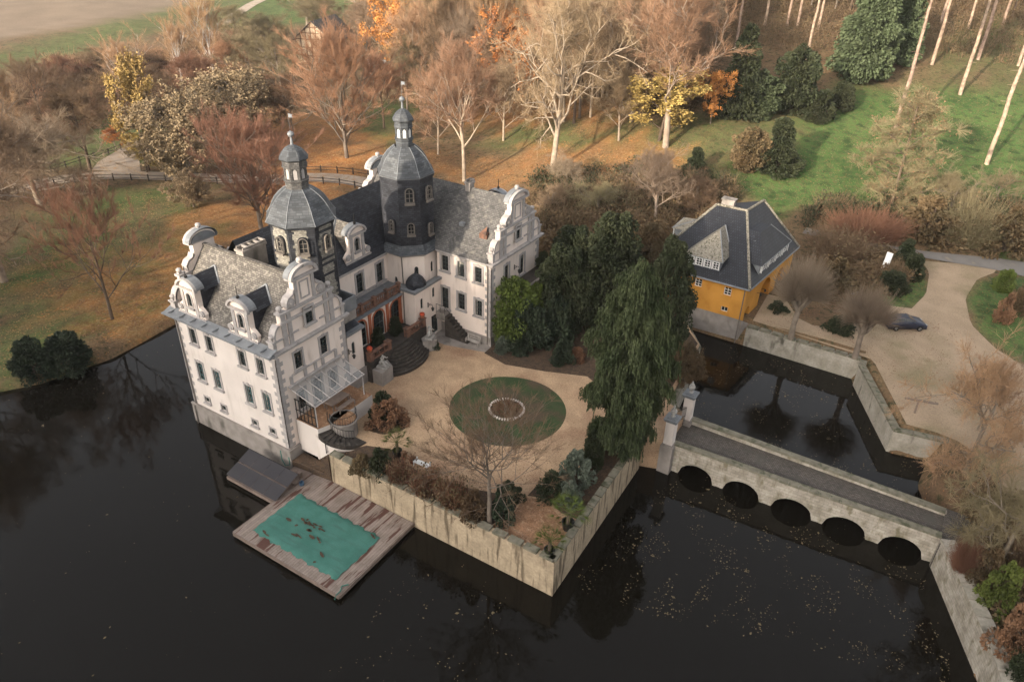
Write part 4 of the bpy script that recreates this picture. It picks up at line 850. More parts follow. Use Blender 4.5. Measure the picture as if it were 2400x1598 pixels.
# dark wet streaks run along the boards
def plank_mat():
    m = M['plank']; return m
b = MB(); b.face([(15.0, -8.4, .52), (26.35, -8.4, .52), (26.3, .3, .52), (15.1, .3, .52)]); o = b.build('deck_boards', M['plank'], deck, DK)
for p in o.data.uv_layers[0].data: u, v = p.uv; p.uv = (v, u)
b = MB()
for (x0, y0, x1, y1) in ((15, -8.45, 26.4, -8.45), (26.42, -8.4, 26.36, .3), (14.95, -8.4, 15.05, .3)): b.box(((x0+x1)/2, (y0+y1)/2, .36), (math.hypot(x1-x0, y1-y0), .08, .34), math.atan2(y1-y0, x1-x0))
for x in (16, 19, 22, 25): b.box((x, -4, .3), (.14, 8.4, .3)); 
for x in (16, 20, 24): b.tube([(x, -8, -1.5), (x, -8, .3)], .12, 6)
b.build('deck_frame', M['wood'], deck, DK)
def cover():
    n = 46; m_ = 26; rs = np.random.RandomState(8); V_ = []; 
    for j in range(m_):
        for i in range(n):
            u, v = i/(n-1), j/(m_-1); x = 16.15+9.05*u; y = -7.5+5.1*v; e = min(u, 1-u, v, 1-v)
            x += .05*math.sin(v*31)*(e < .02); y += (.09*math.sin(u*43)+.06*math.sin(u*97))*(e < .02)
            V_.append((x, y, .56+.10*sst(e, 0, .06)+.03*math.sin(u*14)*math.sin(v*9)-.05*math.exp(-((u-.42)**2+(v-.5)**2)*18)+rs.uniform(-.006, .006)))
    ii = (np.arange(m_-1)[:, None]*n+np.arange(n-1)[None]).ravel(); return np.array(V_), np.stack([ii, ii+1, ii+1+n, ii+n], 1)
cv, cf = cover(); M['tarp'] = mat('green_pool_tarpaulin', (.042, .14, .112), (.056, .168, .138), 1.1, .8, c3=(.045, .12, .10), s3=1.2, t3=(.5, .75), m3=(.3, 2.2, 1), bump=.3, fine=.15)
o = link('pool_cover', mesh_np('pool_cover', cv, F4=cf, smooth=True, mats=[M['tarp']]), deck, DK)
b = MB(); r_ = random.Random(9)
for _ in range(34):
    x, y = (r_.gauss(20.3, 1.1), r_.gauss(-4.8, .7)) if r_.random() < .6 else (r_.uniform(16.5, 25), r_.choice((-7.25, -2.6))+r_.uniform(-.15, .15))
    if not (16.4 < x < 25 and -7.3 < y < -2.6): continue
    a = r_.uniform(-.5, .3); l, w = r_.uniform(.12, .45), r_.uniform(.05, .14); q = [(x+l*math.cos(t)*math.cos(a)-w*math.sin(t)*math.sin(a)+r_.uniform(-.05, .05), y+l*math.cos(t)*math.sin(a)+w*math.sin(t)*math.cos(a), .70) for t in np.linspace(0, 2*PI, 9)[:-1]]; b.face(q)
tag(b.build('leaf_debris', M['soil'], deck, DK), kind='stuff')
b = MB(); b.tube([(16.5+.1*math.sin(k), -7.0, 0) for k in range(2)], .01, 4) if False else None
hose = MB(); hose.tube([(26.1, -8.6, .1), (26.2, -8.5, .55), (26.25, -8.1, .62), (26.0, -7.7, .60), (26.3, -7.3, .58)], .05, 6); tag(hose.build('green_hose', M['tarp']), 'green hose lying over the outer corner of the deck', 'hose')
hose = MB(); hose.tube([(12.0, -.4, 2.0), (12.2, -.55, 1.2), (12.6, -.6, .7), (13.1, -.5, .95), (12.9, -.35, 1.6)], .05, 6); tag(hose.build('green_hose', M['tarp']), 'coiled green hose hanging on the castle plinth', 'hose')
fl = empty('solar_float', (12.2, -3, 0), 0, 'dark solar panel array floating on the lake beside the castle plinth', 'solar panels')
FO = Vector((-12.2, 3, 0)); M['solar'] = mat('blue_black_solar_cell', (.030, .029, .034), (.036, .034, .038), .6, .6, spec=.3, fine=.1)
sy = lambda v: (-4.25+v*2.75, .70+v*1.0)
for i in range(4):
    for j in range(2):
        x0 = 9.2+i*1.53; y0, z0 = sy(j*.515); y1, z1 = sy(j*.515+.475); b = MB(); P = [(x0+.01, y0, z0), (x0+1.515, y0, z0), (x0+1.515, y1, z1), (x0+.01, y1, z1)]; b.face(P)
        b.build('solar_panel', M['solar'], fl, FO)
b = MB(); b.box((12.3, -2.95, .25), (6.3, 2.6, .3)); 
for x in (9.3, 12.2, 15.2): b.tube([(x, -4.2, .3), (x, -1.5, 1.6)], .04, 4); b.tube([(x, -1.5, 0), (x, -1.5, 1.6)], .04, 4)
b.box((12.26, -2.9, 1.13), (6.1, .10, .05)); b.build('float_frame', M['terracotta'] if False else M['wood'], fl, FO)
b = MB(); b.prism([(13.4, -1.8), (15.1, -1.8), (15.2, .2), (13.2, .2)], -.5, .62); b.box((14.6, -.9, .9), (.5, .35, .5)); tag(b.build('landing', M['wood']), 'small wooden landing between the solar float and the castle corner', 'landing')
b = MB(); b.lathe([(.62, .12), (.66, .2), (.95, .22), (.95, .17), (.7, .15)], (15.6, -1.55, 0), 12); b.tube([(15.45, -1.55, .95), (15.6, -1.45, 1.15), (15.78, -1.55, .95)], .015, 4); M['bluep'] = mat('blue_plastic', (.05, .10, .17), rough=.4); tag(b.build('bucket', M['bluep']), 'blue bucket on the deck corner beside the solar panels', 'bucket')

# ---- bridge
br = empty('stone_bridge', (52, 21, 0), 0, 'whitewashed stone bridge with five low arches and a cobbled deck', 'bridge'); BO = Vector((-52, -21, 0))
def bridge_face(y0, y1x, front):
    """arched spandrel from (41.2, y0) to (62.7, y1x), arches 5"""
    L_ = 21.5; ang = math.atan2(y1x-y0, 21.5); b = MB(); arches = [(2.35, 1.58), (6.45, 1.6), (10.75, 1.68), (15.0, 1.7), (19.3, 1.62)]; zt = lambda s: 2.95-.25*(s/21.5)
    xs = [0.]
    for c, r in arches: xs += list(np.linspace(c-r, c+r, 15))
    xs += [L_+.1]; 
    def under(s):
        for c, r in arches:
            if abs(s-c) <= r+1e-6: return 1.45*math.sqrt(max(0, 1-((s-c)/r)**2))
        return -1.4
    for i in range(len(xs)-1):
        a, c_ = xs[i], xs[i+1]; inside = any(abs((a+c_)/2-c) < r for c, r in arches)
        za, zb_ = (under(a), under(c_)) if inside else (-1.4, -1.4)
        for yy in (0, .45):
            b.face([(a, yy, za), (c_, yy, zb_), (c_, yy, zt(c_)), (a, yy, zt(a))])
        b.face([(a, 0, zt(a)), (c_, 0, zt(c_)), (c_, .45, zt(c_)), (a, .45, zt(a))])
    if front:
        for c, r in arches:
            P = [(c+r*math.cos(a), 1.45*math.sin(a)) for a in np.linspace(PI, 0, 15)]; Q = [(c+(r+.28)*math.cos(a), (1.45+.25)*math.sin(a)) for a in np.linspace(PI, 0, 15)]; b.ring(P, Q, -.03, -.001)
            for i in range(14): b.face([(P[i][0], 0, P[i][1]), (P[i+1][0], 0, P[i+1][1]), (P[i+1][0], 4.2, P[i+1][1]), (P[i][0], 4.2, P[i][1])], 1)
    return b, ang
b, ang = bridge_face(18.75, 19.95, True); o = b.build('arched_side', [M['bridge'], M['dark_stone']], br, Vector((41.2, 18.75, 0))+BO, ang)
b, ang = bridge_face(22.9, 23.0, False); o = b.build('arched_side', [M['bridge'], M['dark_stone']], br, Vector((41.2, 23.0, 0))+BO, 0.004)
b = MB(); b.face([(40.5, 19.1, 2.52), (62.9, 20.3, 2.42), (62.9, 23.1, 2.42), (40.5, 23.1, 2.52)]); b.build('cobbled_deck', M['cobble'], br, BO)
b = MB(); b.prism([(62.72, 19.4), (65.4, 18.2), (66.2, 23.9), (62.72, 23.9)], -1.2, 2.6); b.build('abutment', M['cobble'], br, BO)
for (p0, p1) in (((41.15, 18.95), (62.75, 20.15)), ((41.2, 23.25), (62.7, 23.3))):
    b = MB(); n = 26; a = math.atan2(p1[1]-p0[1], p1[0]-p0[0]); rr = random.Random(4)
    for i in range(n):
        t = (i+.5)/n; b.box((p0[0]+(p1[0]-p0[0])*t, p0[1]+(p1[1]-p0[1])*t, 3.02-.25*t+rr.uniform(-.012, .012)), (21.5/n-.015, .62, .16), a)
    b.build('parapet_coping', M['wallcap'], br, BO)
# gate piers with urns, iron gate leaves between them
def pier(x, y, label):
    r = empty('gate_pier', (x, y, 2.4), 0, label, 'pier', 'gate piers at the island end of the bridge')
    b = MB(); b.box((0, 0, -1.7), (1.15, 1.15, 4.4), m=1); b.box((0, 0, .6), (1.0, 1.0, .25), m=1); b.box((0, 0, 1.95), (.82, .82, 2.5), m=0); b.build('pillar', [M['dimmed_white_plaster'], M['plinth']], r)
    b = MB(); b.box((0, 0, 3.25), (1.1, 1.1, .14)); b.box((0, 0, 3.4), (1.25, 1.25, .14)); b.box((0, 0, 3.53), (.8, .8, .12)); b.build('cap', M['lead'], r)
    b = MB(); b.lathe([(3.58, .2), (3.66, .2), (3.72, .1), (3.82, .12), (4.05, .3), (4.25, .28), (4.32, .18), (4.4, .2), (4.55, .12), (4.62, .05), (4.72, .07), (4.8, .01)], (0, 0, 0), 12); b.build('urn', M['statue'], r)
    return r
pier(40.75, 18.6, 'cream gate pier with a lead cap and urn, nearer the arched side of the bridge'); pier(40.75, 23.0, 'cream gate pier with a lead cap and urn at the far side of the bridge')
b = MB()
for k in range(14):
    x = 40.7-.06*k; y = 22.5-.13*k; b.tube([(x, y, 2.6), (x, y, 4.6+.5*math.sin(k/13*PI/2))], .02, 4)
for z in (2.75, 3.6, 4.5): b.tube([(40.7, 22.5, z), (39.9, 20.75, z)], .03, 4)
tag(b.build('iron_gate', M['iron']), 'tall black wrought iron gate leaf standing open by the far gate pier', 'gate')

# ---- ochre gatehouse
gh = empty('gatehouse', (34, 51, 2.6), 0, 'ochre yellow gatehouse with steep blue-black hipped roof and white dormer windows', 'house'); GO = Vector((-34, -51, -2.6))
def gpart(b, name, mt, p=None): return b.build(name, mt, p or gh, GO if p is None else (0, 0, 0))
def gwin(p0, ang, s, z, w, h, **k):
    o = window(None, p0, ang, s, z, w, h, **k); o.parent = gh; o.location = Vector(o.location)+GO; return o
FA = 0.0; fx0 = 27.2; fL = 12.0
ops = [(1.8, 5.75, .85, 1.0, None), (6.35, 5.7, .85, 1.0, None), (9.85, 5.6, .85, 1.0, None), (9.85, 3.5, .8, .62, None)]
o = wall(None, 'wall', (fx0, 44.35), 0, fL, 3.0, 7.2, ops, M['yellow']); o.parent = gh; o.location = Vector(o.location)+GO
for s, z, w, h, a in ops: gwin((fx0, 44.35), 0, s, z, w, h, frame='yellow', sash='white_wood', bars=(1, 2) if h > .8 else (1, 0), t=.10)
RA = math.radians(84.5)
ops = [(1.35, 1.9, 1.5, 2.35, 'round'), (6.4, 2.0, 3.4, 4.0, 'round'), (11.2, 2.0, 2.4, 3.6, 'round')]
o = wall(None, 'wall', (39.2, 44.35), RA, 15.0, 1.9, 7.2, ops, M['yellow'], 1.0); o.parent = gh; o.location = Vector(o.location)+GO
b = MB(); b.face([(38.2, 44.6, 2.6), (39.6, 59, 2.6), (39.6, 59, 7), (38.2, 44.6, 7)]); gpart(b, 'passage_wall', M['yellow'])
b = MB(); b.face([(27.2, 44.35, 2.6), (27.2, 59, 2.6), (27.2, 59, 7.2), (27.2, 44.35, 7.2)]); b.face([(27.2, 59, 2.6), (40.6, 59, 2.6), (40.6, 59, 7.2), (27.2, 59, 7.2)]); gpart(b, 'wall', M['yellow'])
b = MB(); b.face([(27.2, 44.3, -1.4), (39.2, 44.3, -1.4), (39.2, 44.3, 3.02), (27.2, 44.3, 3.02)]); b.face([(39.22, 44.3, -1.4), (40.2, 45.3, -1.4), (40.2, 45.3, 2.3), (39.22, 44.3, 3.02)]); gpart(b, 'base', M['plinth'])
b = MB(); b.tube([(39.0, 44.15, 7.0), (39.0, 44.15, 0)], .06, 6); gpart(b, 'downpipe', M['pipe'])
EA, EB, EC, ED = (26.9, 43.9, 7.15), (39.55, 43.9, 7.15), (41.1, 59.4, 7.15), (26.9, 59.4, 7.15); RP, RQ, RR = (31.9, 52.2, 12.95), (35.55, 52.3, 12.95), (36.2, 57.0, 12.95)
b = MB(); b.face([EA, EB, RQ, RP]); b.face([EB, EC, RR, RQ]); b.face([EC, ED, RR]); b.face([ED, RP, RR]); b.face([RP, RQ, RR]); b.face([ED, EA, RP])
rf = gpart(b, 'roof', M['tile_blue'])
b = MB()
def hipline(b, p, q, r=.17, step=.4):
    p, q = Vector(p), Vector(q); n = int((q-p).length/step)
    for i in range(n):
        a, c = p.lerp(q, i/n), p.lerp(q, (i+.92)/n); b.tube([a+Vector((0, 0, .03)), c+Vector((0, 0, .07))], [r, r*.85], 6)
for p, q in ((EB, RQ), (EA, RP), (RP, RQ), (RQ, RR), (EC, RR)): hipline(b, p, q)
gpart(b, 'hip_tiles', M['hip'])
b = MB(); b.box((33.1, 52.9, 13.2), (1.5, .9, .95)); b.box((33.1, 52.9, 13.72), (1.7, 1.1, .12)); gpart(b, 'chimney', M['plinth'])
b = MB()
for p, q in ((EA, EB), (EB, EC)): b.tube([Vector(p)+Vector((0, 0, -.05)), Vector(q)+Vector((0, 0, -.05))], .1, 6)
gpart(b, 'gutter', M['lead'])
def house_dormer(P0, ang, W, zb, h, back, rise, nwin, cover):
    """local x along the front, y inwards"""
    o = MB(); o.face([(0, 0, zb), (W, 0, zb), (W, 0, zb+h), (0, 0, zb+h)])
    for x in (0, W): o.face([(x, 0, zb), (x, 0, zb+h), (x, back*.7, zb+h)])
    d = o.build('dormer', M['lead'], gh, Vector((P0[0], P0[1], 0))+GO, ang)
    e = .3; r = MB(); c1, c2 = (W*.32, back*.62, zb+h+rise), (W*.68, back*.62, zb+h+rise); bl, br_ = (-e, back*.75, zb+h-.02), (W+e, back*.75, zb+h-.02)
    if W < 5: c1 = c2 = (W*.62, back*.8, zb+h+rise)
    f1, f2 = (-e, -e, zb+h), (W+e, -e, zb+h)
    r.face([f1, f2, c2, c1]) if c1 != c2 else r.face([f1, f2, c1])
    r.face([f2, br_, c2]); r.face([bl, f1, c1]); 
    if c1 != c2: r.face([c1, c2, (c2[0], back*1.25, c2[2]), (c1[0], back*1.25, c1[2])])
    r.face([br_, (c2[0], back*1.35, c2[2]), c2]); r.face([bl, (c1[0], back*1.35, c1[2]), c1])
    r.build('dormer_roof', M[cover], d)
    hp = MB(); hp.tube([Vector(f2)+Vector((0, 0, .03)), Vector(c2)+Vector((0, 0, .03))], .07, 5); hp.tube([Vector(br_), (c2[0], back*1.3, c2[2])], .09, 5); hp.tube([f1, f2], .05, 5); hp.build('dormer_flashing', M['lead'], d)
    pw = W/nwin
    for k in range(nwin):
        w = window(None, (0, 0), 0, 0, zb+.12, pw*.74, h-.28, None, frame='white_wood', sash='white_wood', bars=(1, 2), t=.07, single=True, kind='dormer_window', sill=False); w.parent = d; w.location = (pw*(k+.5), -.17, zb+.12)
house_dormer((31.55, 44.95), 0, 4.0, 8.0, 1.2, 3.6, 2.5, 4, 'hip')
house_dormer((39.42, 47.2), RA, 8.8, 7.75, 1.2, 2.6, 2.6, 4, 'tile_blue')
house_dormer((27.6, 54.5), -H90, 3.6, 7.9, 1.5, 3.0, 1.2, 2, 'hip')
# small arch lining and lamp brackets
b = MB()
for y in (47.6, 49.0, 54.2):
    x = 39.25+(y-44.35)*.0963+.05; b.tube([(x, y, 5.3), (x+.45, y, 5.35)], .03, 4); b.lathe([(0, .02), (.06, .1), (.28, .14), (.38, .03)], (x+.45, y, 4.95), 6, smooth=False)
gpart(b, 'wall_lamp', M['iron'])

# ---- drive, lane, park path
def drape(name, P, mt, dz=.05, step=1.2, kind='structure'):
    """flat area laid on the ground as a mesh grid clipped to polygon P (plan)"""
    P = np.array(P); x0, y0 = P.min(0); x1, y1 = P.max(0); xs = np.arange(x0, x1+step, step); ys = np.arange(y0, y1+step, step)
    import bmesh
    bm = bmesh.new(); X_, Y_ = np.meshgrid(xs, ys); H_ = ground(X_, Y_)+dz; vs = {}; 
    ins = sdist(X_, Y_, [tuple(p) for p in P]) < step*1.5
    for j in range(len(ys)):
        for i in range(len(xs)):
            if ins[j, i]: vs[i, j] = bm.verts.new((X_[j, i], Y_[j, i], H_[j, i]))
    for j in range(len(ys)-1):
        for i in range(len(xs)-1):
            q = [(i, j), (i+1, j), (i+1, j+1), (i, j+1)]
            if all(k in vs for k in q): bm.faces.new([vs[k] for k in q])
    # move border vertices onto the outline
    me = bpy.data.meshes.new(name)
    Pl = [Vector(p) for p in P]
    for v in list(bm.verts):
        x, y = v.co.x, v.co.y
        if not inpoly(np.array([x]), np.array([y]), [tuple(p) for p in P])[0]:
            best = None
            for a in range(len(Pl)):
                A_, B_ = Pl[a], Pl[(a+1) % len(Pl)]; d = B_-A_; t = max(0, min(1, ((x-A_.x)*d.x+(y-A_.y)*d.y)/(d.length_squared+1e-9))); q = A_+d*t; dd = (q.x-x)**2+(q.y-y)**2
                if best is None or dd < best[0]: best = (dd, q)
            v.co.x, v.co.y = best[1].x, best[1].y; v.co.z = gz(v.co.x, v.co.y)+dz
    bm.to_mesh(me); bm.free(); me.materials.append(mt); return tag(link(name, me), kind=kind)
Gp = lambda L_: [G(*p)[:2] for p in L_]
def smooth_line(P, k=4):
    P = [Vector(p) for p in P]; R = []
    for i in range(len(P)-1):
        p0, p1, p2, p3 = P[max(0, i-1)], P[i], P[i+1], P[min(len(P)-1, i+2)]
        for j in range(k):
            t = j/k; R.append(tuple(.5*((2*p1)+(-p0+p2)*t+(2*p0-5*p1+4*p2-p3)*t*t+(-p0+3*p1-3*p2+p3)*t**3)))
    return R+[tuple(P[-1])]
drive = [(40.3, 45.2), (52.9, 44.9), (53.9, 43.6), (58.3, 34.2), (62.5, 34.6), (66, 31), (67.2, 26), (72, 20), (90, 20), (92, 60)]
drive += Gp([(2400, 860), (2330, 815), (2275, 760), (2262, 700), (2290, 655), (2330, 640), (2340, 625), (2160, 612), (2178, 640), (2170, 690), (2120, 740), (2040, 700), (1960, 770), (1880, 760), (1840, 700), (1800, 690)])
drape('gravel_drive', drive, M['gravel_pale'], .05, 1.0)
drape('lane', Gp([(1880, 548), (2040, 585), (2160, 605), (2340, 635), (2480, 668), (2480, 628), (2340, 607), (2165, 590), (2040, 570), (1890, 535)]), M['asphalt'], .10, 1.0)
drape('cobbled_lane', [(64.4, 18.9), (64.4, 23.4), (65.4, 23.2), (69.5, 20.8), (76, 15), (90, 2), (86, -4), (73, 9.5), (68.2, 15.5), (65.3, 18.7)], M['cobble'], .09, .8)
path = smooth_line([Z(-60, 470, .9), Z(110, 425, .9), Z(260, 408, .9), Z(420, 412, .9), Z(600, 420, .9), Z(740, 418, .9), Z(860, 432, .9), Z(960, 470, .9), Z(1030, 540, 1.2), Z(1060, 640, 1.2)])
def ribbon(P, w):
    L1, L2 = [], []
    for i, p in enumerate(P):
        a, b_ = Vector(P[max(0, i-1)]), Vector(P[min(len(P)-1, i+1)]); d = (b_-a).normalized(); n = Vector((-d.y, d.x)); L1.append((p[0]+n.x*w/2, p[1]+n.y*w/2)); L2.append((p[0]-n.x*w/2, p[1]-n.y*w/2))
    return L1+L2[::-1]
drape('park_path', ribbon(path, 4.2), M['path'], .07, 1.3)
drape('park_path', Gp([(215, 400), (330, 404), (325, 365), (290, 345), (230, 380)]), M['path'], .06, 1.3)
drape('field_track', ribbon(smooth_line(Gp([(800, -70), (640, -10), (560, 30), (520, 60)])), 4.5), M['path'], .08, 2)
def rail_fence(P, name, label, h=1.15, step=3.0):
    r = empty(name, (*P[0], gz(*P[0])), 0, label, 'fence'); R = -Vector(r.location); b = MB(); L_ = [0]
    for i in range(len(P)-1): L_.append(L_[-1]+math.hypot(P[i+1][0]-P[i][0], P[i+1][1]-P[i][1]))
    n = int(L_[-1]/step); Q = []
    for k in range(n+1):
        s = k*step; i = max(j for j in range(len(L_)) if L_[j] <= s+1e-6); i = min(i, len(P)-2); t = (s-L_[i])/(L_[i+1]-L_[i]); x, y = P[i][0]+(P[i+1][0]-P[i][0])*t, P[i][1]+(P[i+1][1]-P[i][1])*t; Q.append((x, y, gz(x, y)))
    for q in Q: p = MB(); p.box((q[0], q[1], q[2]+h/2), (.16, .16, h+.1)); p.build('post', M['fencewood'], r, R)
    for k in range(len(Q)-1):
        for zz in (.5, 1.0): b.tube([(Q[k][0], Q[k][1], Q[k][2]+zz), (Q[k+1][0], Q[k+1][1], Q[k+1][2]+zz)], .055, 4)
    b.build('rails', M['fencewood'], r, R)
M['fencewood'] = mat('dark_fence_wood', (.05, .04, .035), (.035, .03, .026), 3, .9)
offs = lambda P, w: ribbon(P, w)[:len(P)]
rail_fence(offs(path, -5.4)[2:-8], 'rail_fence', 'dark wooden rail fence along the castle side of the park path')
rail_fence([p for p in offs(path, 5.4)[19:-8]], 'rail_fence', 'dark wooden rail fence along the far side of the path behind the towers')
rail_fence(smooth_line([Z(120, 402, 1), Z(200, 375, 1), Z(260, 357, 1), Z(310, 338, 1)]), 'rail_fence', 'dark rail fence bending round the field gate near the small orange tree')

# ---- half-timbered barn in the park
bx, by, bz = G(745, 150); barn = empty('timbered_barn', (bx, by, bz), math.radians(18), 'half timbered barn behind the round red crowned tree', 'barn')
M['timber'] = mat('brown_timber', (.12, .07, .045), (.09, .055, .035), 3, .9); M['barnwall'] = mat('cream_infill', (.58, .47, .33), (.5, .40, .28), 1, .9)
b = MB(); b.box((0, 6, 3.2), (11, 14, 6.4)); b.slab([(-5.5, 6.4), (5.5, 6.4), (0, 11)], -1, 13); b.build('wall', M['barnwall'], barn)
b = MB()
for x in np.linspace(-5.4, 5.4, 8):
    zt = 6.4+4.6*(1-abs(x)/5.5); b.box((x, -1.03, zt/2), (.22, .08, zt))
for z in (.2, 2.2, 4.3, 6.4): b.box((0, -1.04, z), (11, .1, .22))
for z in (8.0, 9.5): b.box((0, -1.04, z), (11*(11-z)/4.6, .1, .2))
b.build('timber_frame', M['timber'], barn)
b = MB()
for sx in (-1, 1): b.face([(sx*6.1, -1.5, 5.9), (0, -1.5, 11.1), (0, 13.5, 11.1), (sx*6.1, 13.5, 5.9)])
b.tube([(-6.1, -1.5, 5.9), (0, -1.5, 11.1), (6.1, -1.5, 5.9)], .12, 4); b.build('roof', M['slate_grey'], barn)
bx, by, bz = G(885, 175); b2 = empty('garden_shed', (bx, by, bz), .5, 'small shed with a pale roof right of the half timbered barn', 'shed')
b = MB(); b.box((0, 0, 1.3), (4, 3, 2.6)); b.build('wall', M['timber'], b2); b = MB(); b.face([(-2.4, -1.9, 2.5), (2.4, -1.9, 2.5), (2.4, 0, 3.6), (-2.4, 0, 3.6)]); b.face([(-2.4, 1.9, 2.5), (2.4, 1.9, 2.5), (2.4, 0, 3.6), (-2.4, 0, 3.6)]); b.build('roof', M['white_wood'], b2)

# ---- car
def car(x, y, z, rz):
    r = empty('parked_car', (x, y, z), rz, 'dark blue car parked behind the pollard tree on the drive', 'car')
    M['carpaint'] = mat('dark_blue_car_paint', (.012, .018, .04), rough=.4, spec=.4, coat=.15); M['tyre'] = mat('tyre_rubber', (.015, .015, .015), rough=.9); M['rim'] = mat('alloy_rim', (.5, .5, .5), rough=.35, metal=.8); M['lamp'] = mat('headlamp_glass', (.6, .6, .58), rough=.15); M['tail'] = mat('tail_lamp', (.25, .01, .01), rough=.3)
    prof = [(-2.15, .45), (-2.2, .75), (-2.05, 1.0), (-1.75, 1.06), (-1.2, 1.08), (-.55, 1.12), (.6, 1.1), (1.25, 1.02), (1.9, .88), (2.15, .7), (2.18, .45)]; b = MB(); N = len(prof); W = .88
    def ring_(f, zf):  return [(p[0], f, .3+(p[1]-.3)*zf) for p in prof]
    sec = [(-.90, .62), (-.92, .8), (-.84, .97), (-.70, 1.0), (.70, 1.0), (.84, .97), (.92, .8), (.90, .62)]
    rows = []
    for p in prof: rows.append([(p[0]*(1-.03*(abs(w) > .85)), w, .25+(p[1]-.25)*h_) for w, h_ in sec]+[(p[0], .88, .25), (p[0], -.88, .25)])
    for i in range(N-1):
        for k in range(len(rows[0])): b.face([rows[i][k], rows[i+1][k], rows[i+1][(k+1) % 10], rows[i][(k+1) % 10]], 0, True)
    b.face(rows[0]); b.face(rows[-1][::-1]); b.build('body', M['carpaint'], r, weld=True)
    b = MB(); A = [(-1.75, .78, 1.04), (1.0, .78, 1.03), (1.0, -.78, 1.03), (-1.75, -.78, 1.04)]; B = [(-1.35, .6, 1.44), (.15, .6, 1.45), (.15, -.6, 1.45), (-1.35, -.6, 1.44)]
    for k in range(4): b.face([A[k], A[(k+1) % 4], B[(k+1) % 4], B[k]], 1)
    b.face([(p[0], p[1], p[2]+.001) for p in B], 0)
    for k in range(4): b.tube([A[k], B[k]], .035, 4)
    b.tube([(-.5, .77, 1.05), (-.5, .6, 1.44)], .03, 4); b.tube([(-.5, -.77, 1.05), (-.5, -.6, 1.44)], .03, 4); b.build('cabin', [M['carpaint'], M['glass']], r)
    for wx in (-1.35, 1.35):
        for s in (-1, 1):
            b = MB(); b.lathe([(-.11, .2), (-.11, .3), (-.08, .33), (.08, .33), (.11, .3), (.11, .2)], (0, 0, 0), 20); w = b.build('wheel', M['tyre'], r, (wx, s*.84, .33)); w.rotation_euler = (PI/2, 0, 0)
            q = MB(); q.lathe([(-.1, .2), (-.105, .02)], (0, 0, 0), 12)
            for k in range(5): q.box((.11*math.cos(k*1.2566), .11*math.sin(k*1.2566), -.10*s if False else 0), (.19, .05, .235), k*1.2566)
            q.build('rim', M['rim'], w)
    for s in (-1, 1):
        b = MB(); b.box((2.06, s*.62, .68), (.2, .36, .14)); b.build('headlight', M['lamp'], r); b = MB(); b.box((-2.12, s*.66, .85), (.14, .3, .14)); b.build('tail_light', M['tail'], r); b = MB(); b.box((.55, s*.95, 1.08), (.16, .2, .12)); b.build('mirror', M['carpaint'], r)
cx_, cy_ = Z(*(1500+1610*.3822, 420+925*.3822), 2.6); car(cx_, cy_, gz(cx_, cy_)+.06, math.radians(33))
# white boat hull propped up in the garden, rail on posts by the moat
x, y, z = G(2064, 652); b = MB(); b.box((0, 0, 1.5), (.75, .16, 3.8), 0); b.box((0, -.1, 1.5), (.55, .06, 3.4)); b.box((0, .12, -.2), (1.2, .5, .5)); o = b.build('white_board', M['white_wood'], None, (x, y, z)); o.rotation_euler = (math.radians(-28), math.radians(12), .3); tag(o, 'long white board leaning in the garden near the lane hedge', 'board')
x, y, z = G(1995, 695); b = MB(); b.box((0, 0, .5), (1.6, .7, .15), .3); b.box((-.5, 0, .25), (.1, .6, .5)); b.box((.5, 0, .25), (.1, .6, .5)); tag(b.build('garden_bench', M['wood_pale'], None, (x, y, z)), 'small pale garden bench behind the two pollard trees', 'bench')
x, y = Z(2150, 950, 3.6); z = gz(x, y); b = MB(); b.box((0, 0, .7), (.14, .14, 1.5)); b.box((.2, 0, 1.5), (2.9, .16, .16)); b.build('w', M['wood'], None, (x, y, z)).name = 'wooden_rail'; o = bpy.data.objects['wooden_rail']; o.rotation_euler = (0, 0, math.radians(14)); tag(o, 'wooden hitching rail on a single post near the slanting moat wall', 'rail')
# benches, pots, statues in the court
def bench(name, x, y, z, rz, label, l=1.8, back=True, mt='wood_pale'):
    r = empty(name, (x, y, z), rz, label, 'bench'); b = MB()
    for k in range(4): b.box((0, -.2+k*.13, .45), (l, .10, .04))
    b.build('seat', M[mt], r)
    if back:
        b = MB(); b.box((0, .28, .95), (l, .05, .09)); b.box((0, .28, .6), (l, .05, .07))
        for k in range(9): b.box((-l/2+.15+k*(l-.3)/8, .28, .77), (.05, .03, .3))
        b.build('backrest', M[mt], r)
    for sx in (-1, 1):
        b = MB(); b.box((sx*(l/2-.08), -.2, .22), (.08, .08, .44)); b.box((sx*(l/2-.08), .26, .45), (.08, .08, .9 if back else .44)); b.box((sx*(l/2-.08), .03, .62 if back else .4), (.07, .5, .06)); b.build('leg', M[mt], r)
bench('garden_bench', 17.0, 22.2, 3.31, 0, 'pale wooden bench against the wall right of the side stair', 1.7)
bench('slatted_bench', 24.75, 3.6, 3.31, math.radians(2), 'low white slatted bench by the flower bed near the long garden wall', 1.5, False, 'white_wood')
r = empty('stone_bench', (35.9, 14.0, 3.31), math.radians(84), 'pale stone bench beside the trunk of the drooping conifer', 'bench'); b = MB(); b.box((0, 0, .45), (2.0, .5, .14)); b.build('seat', M['white_wood'], r)
for sx in (-1, 1): b = MB(); b.box((sx*.7, 0, .19), (.2, .42, .38)); b.build('leg', M['statue'], r)
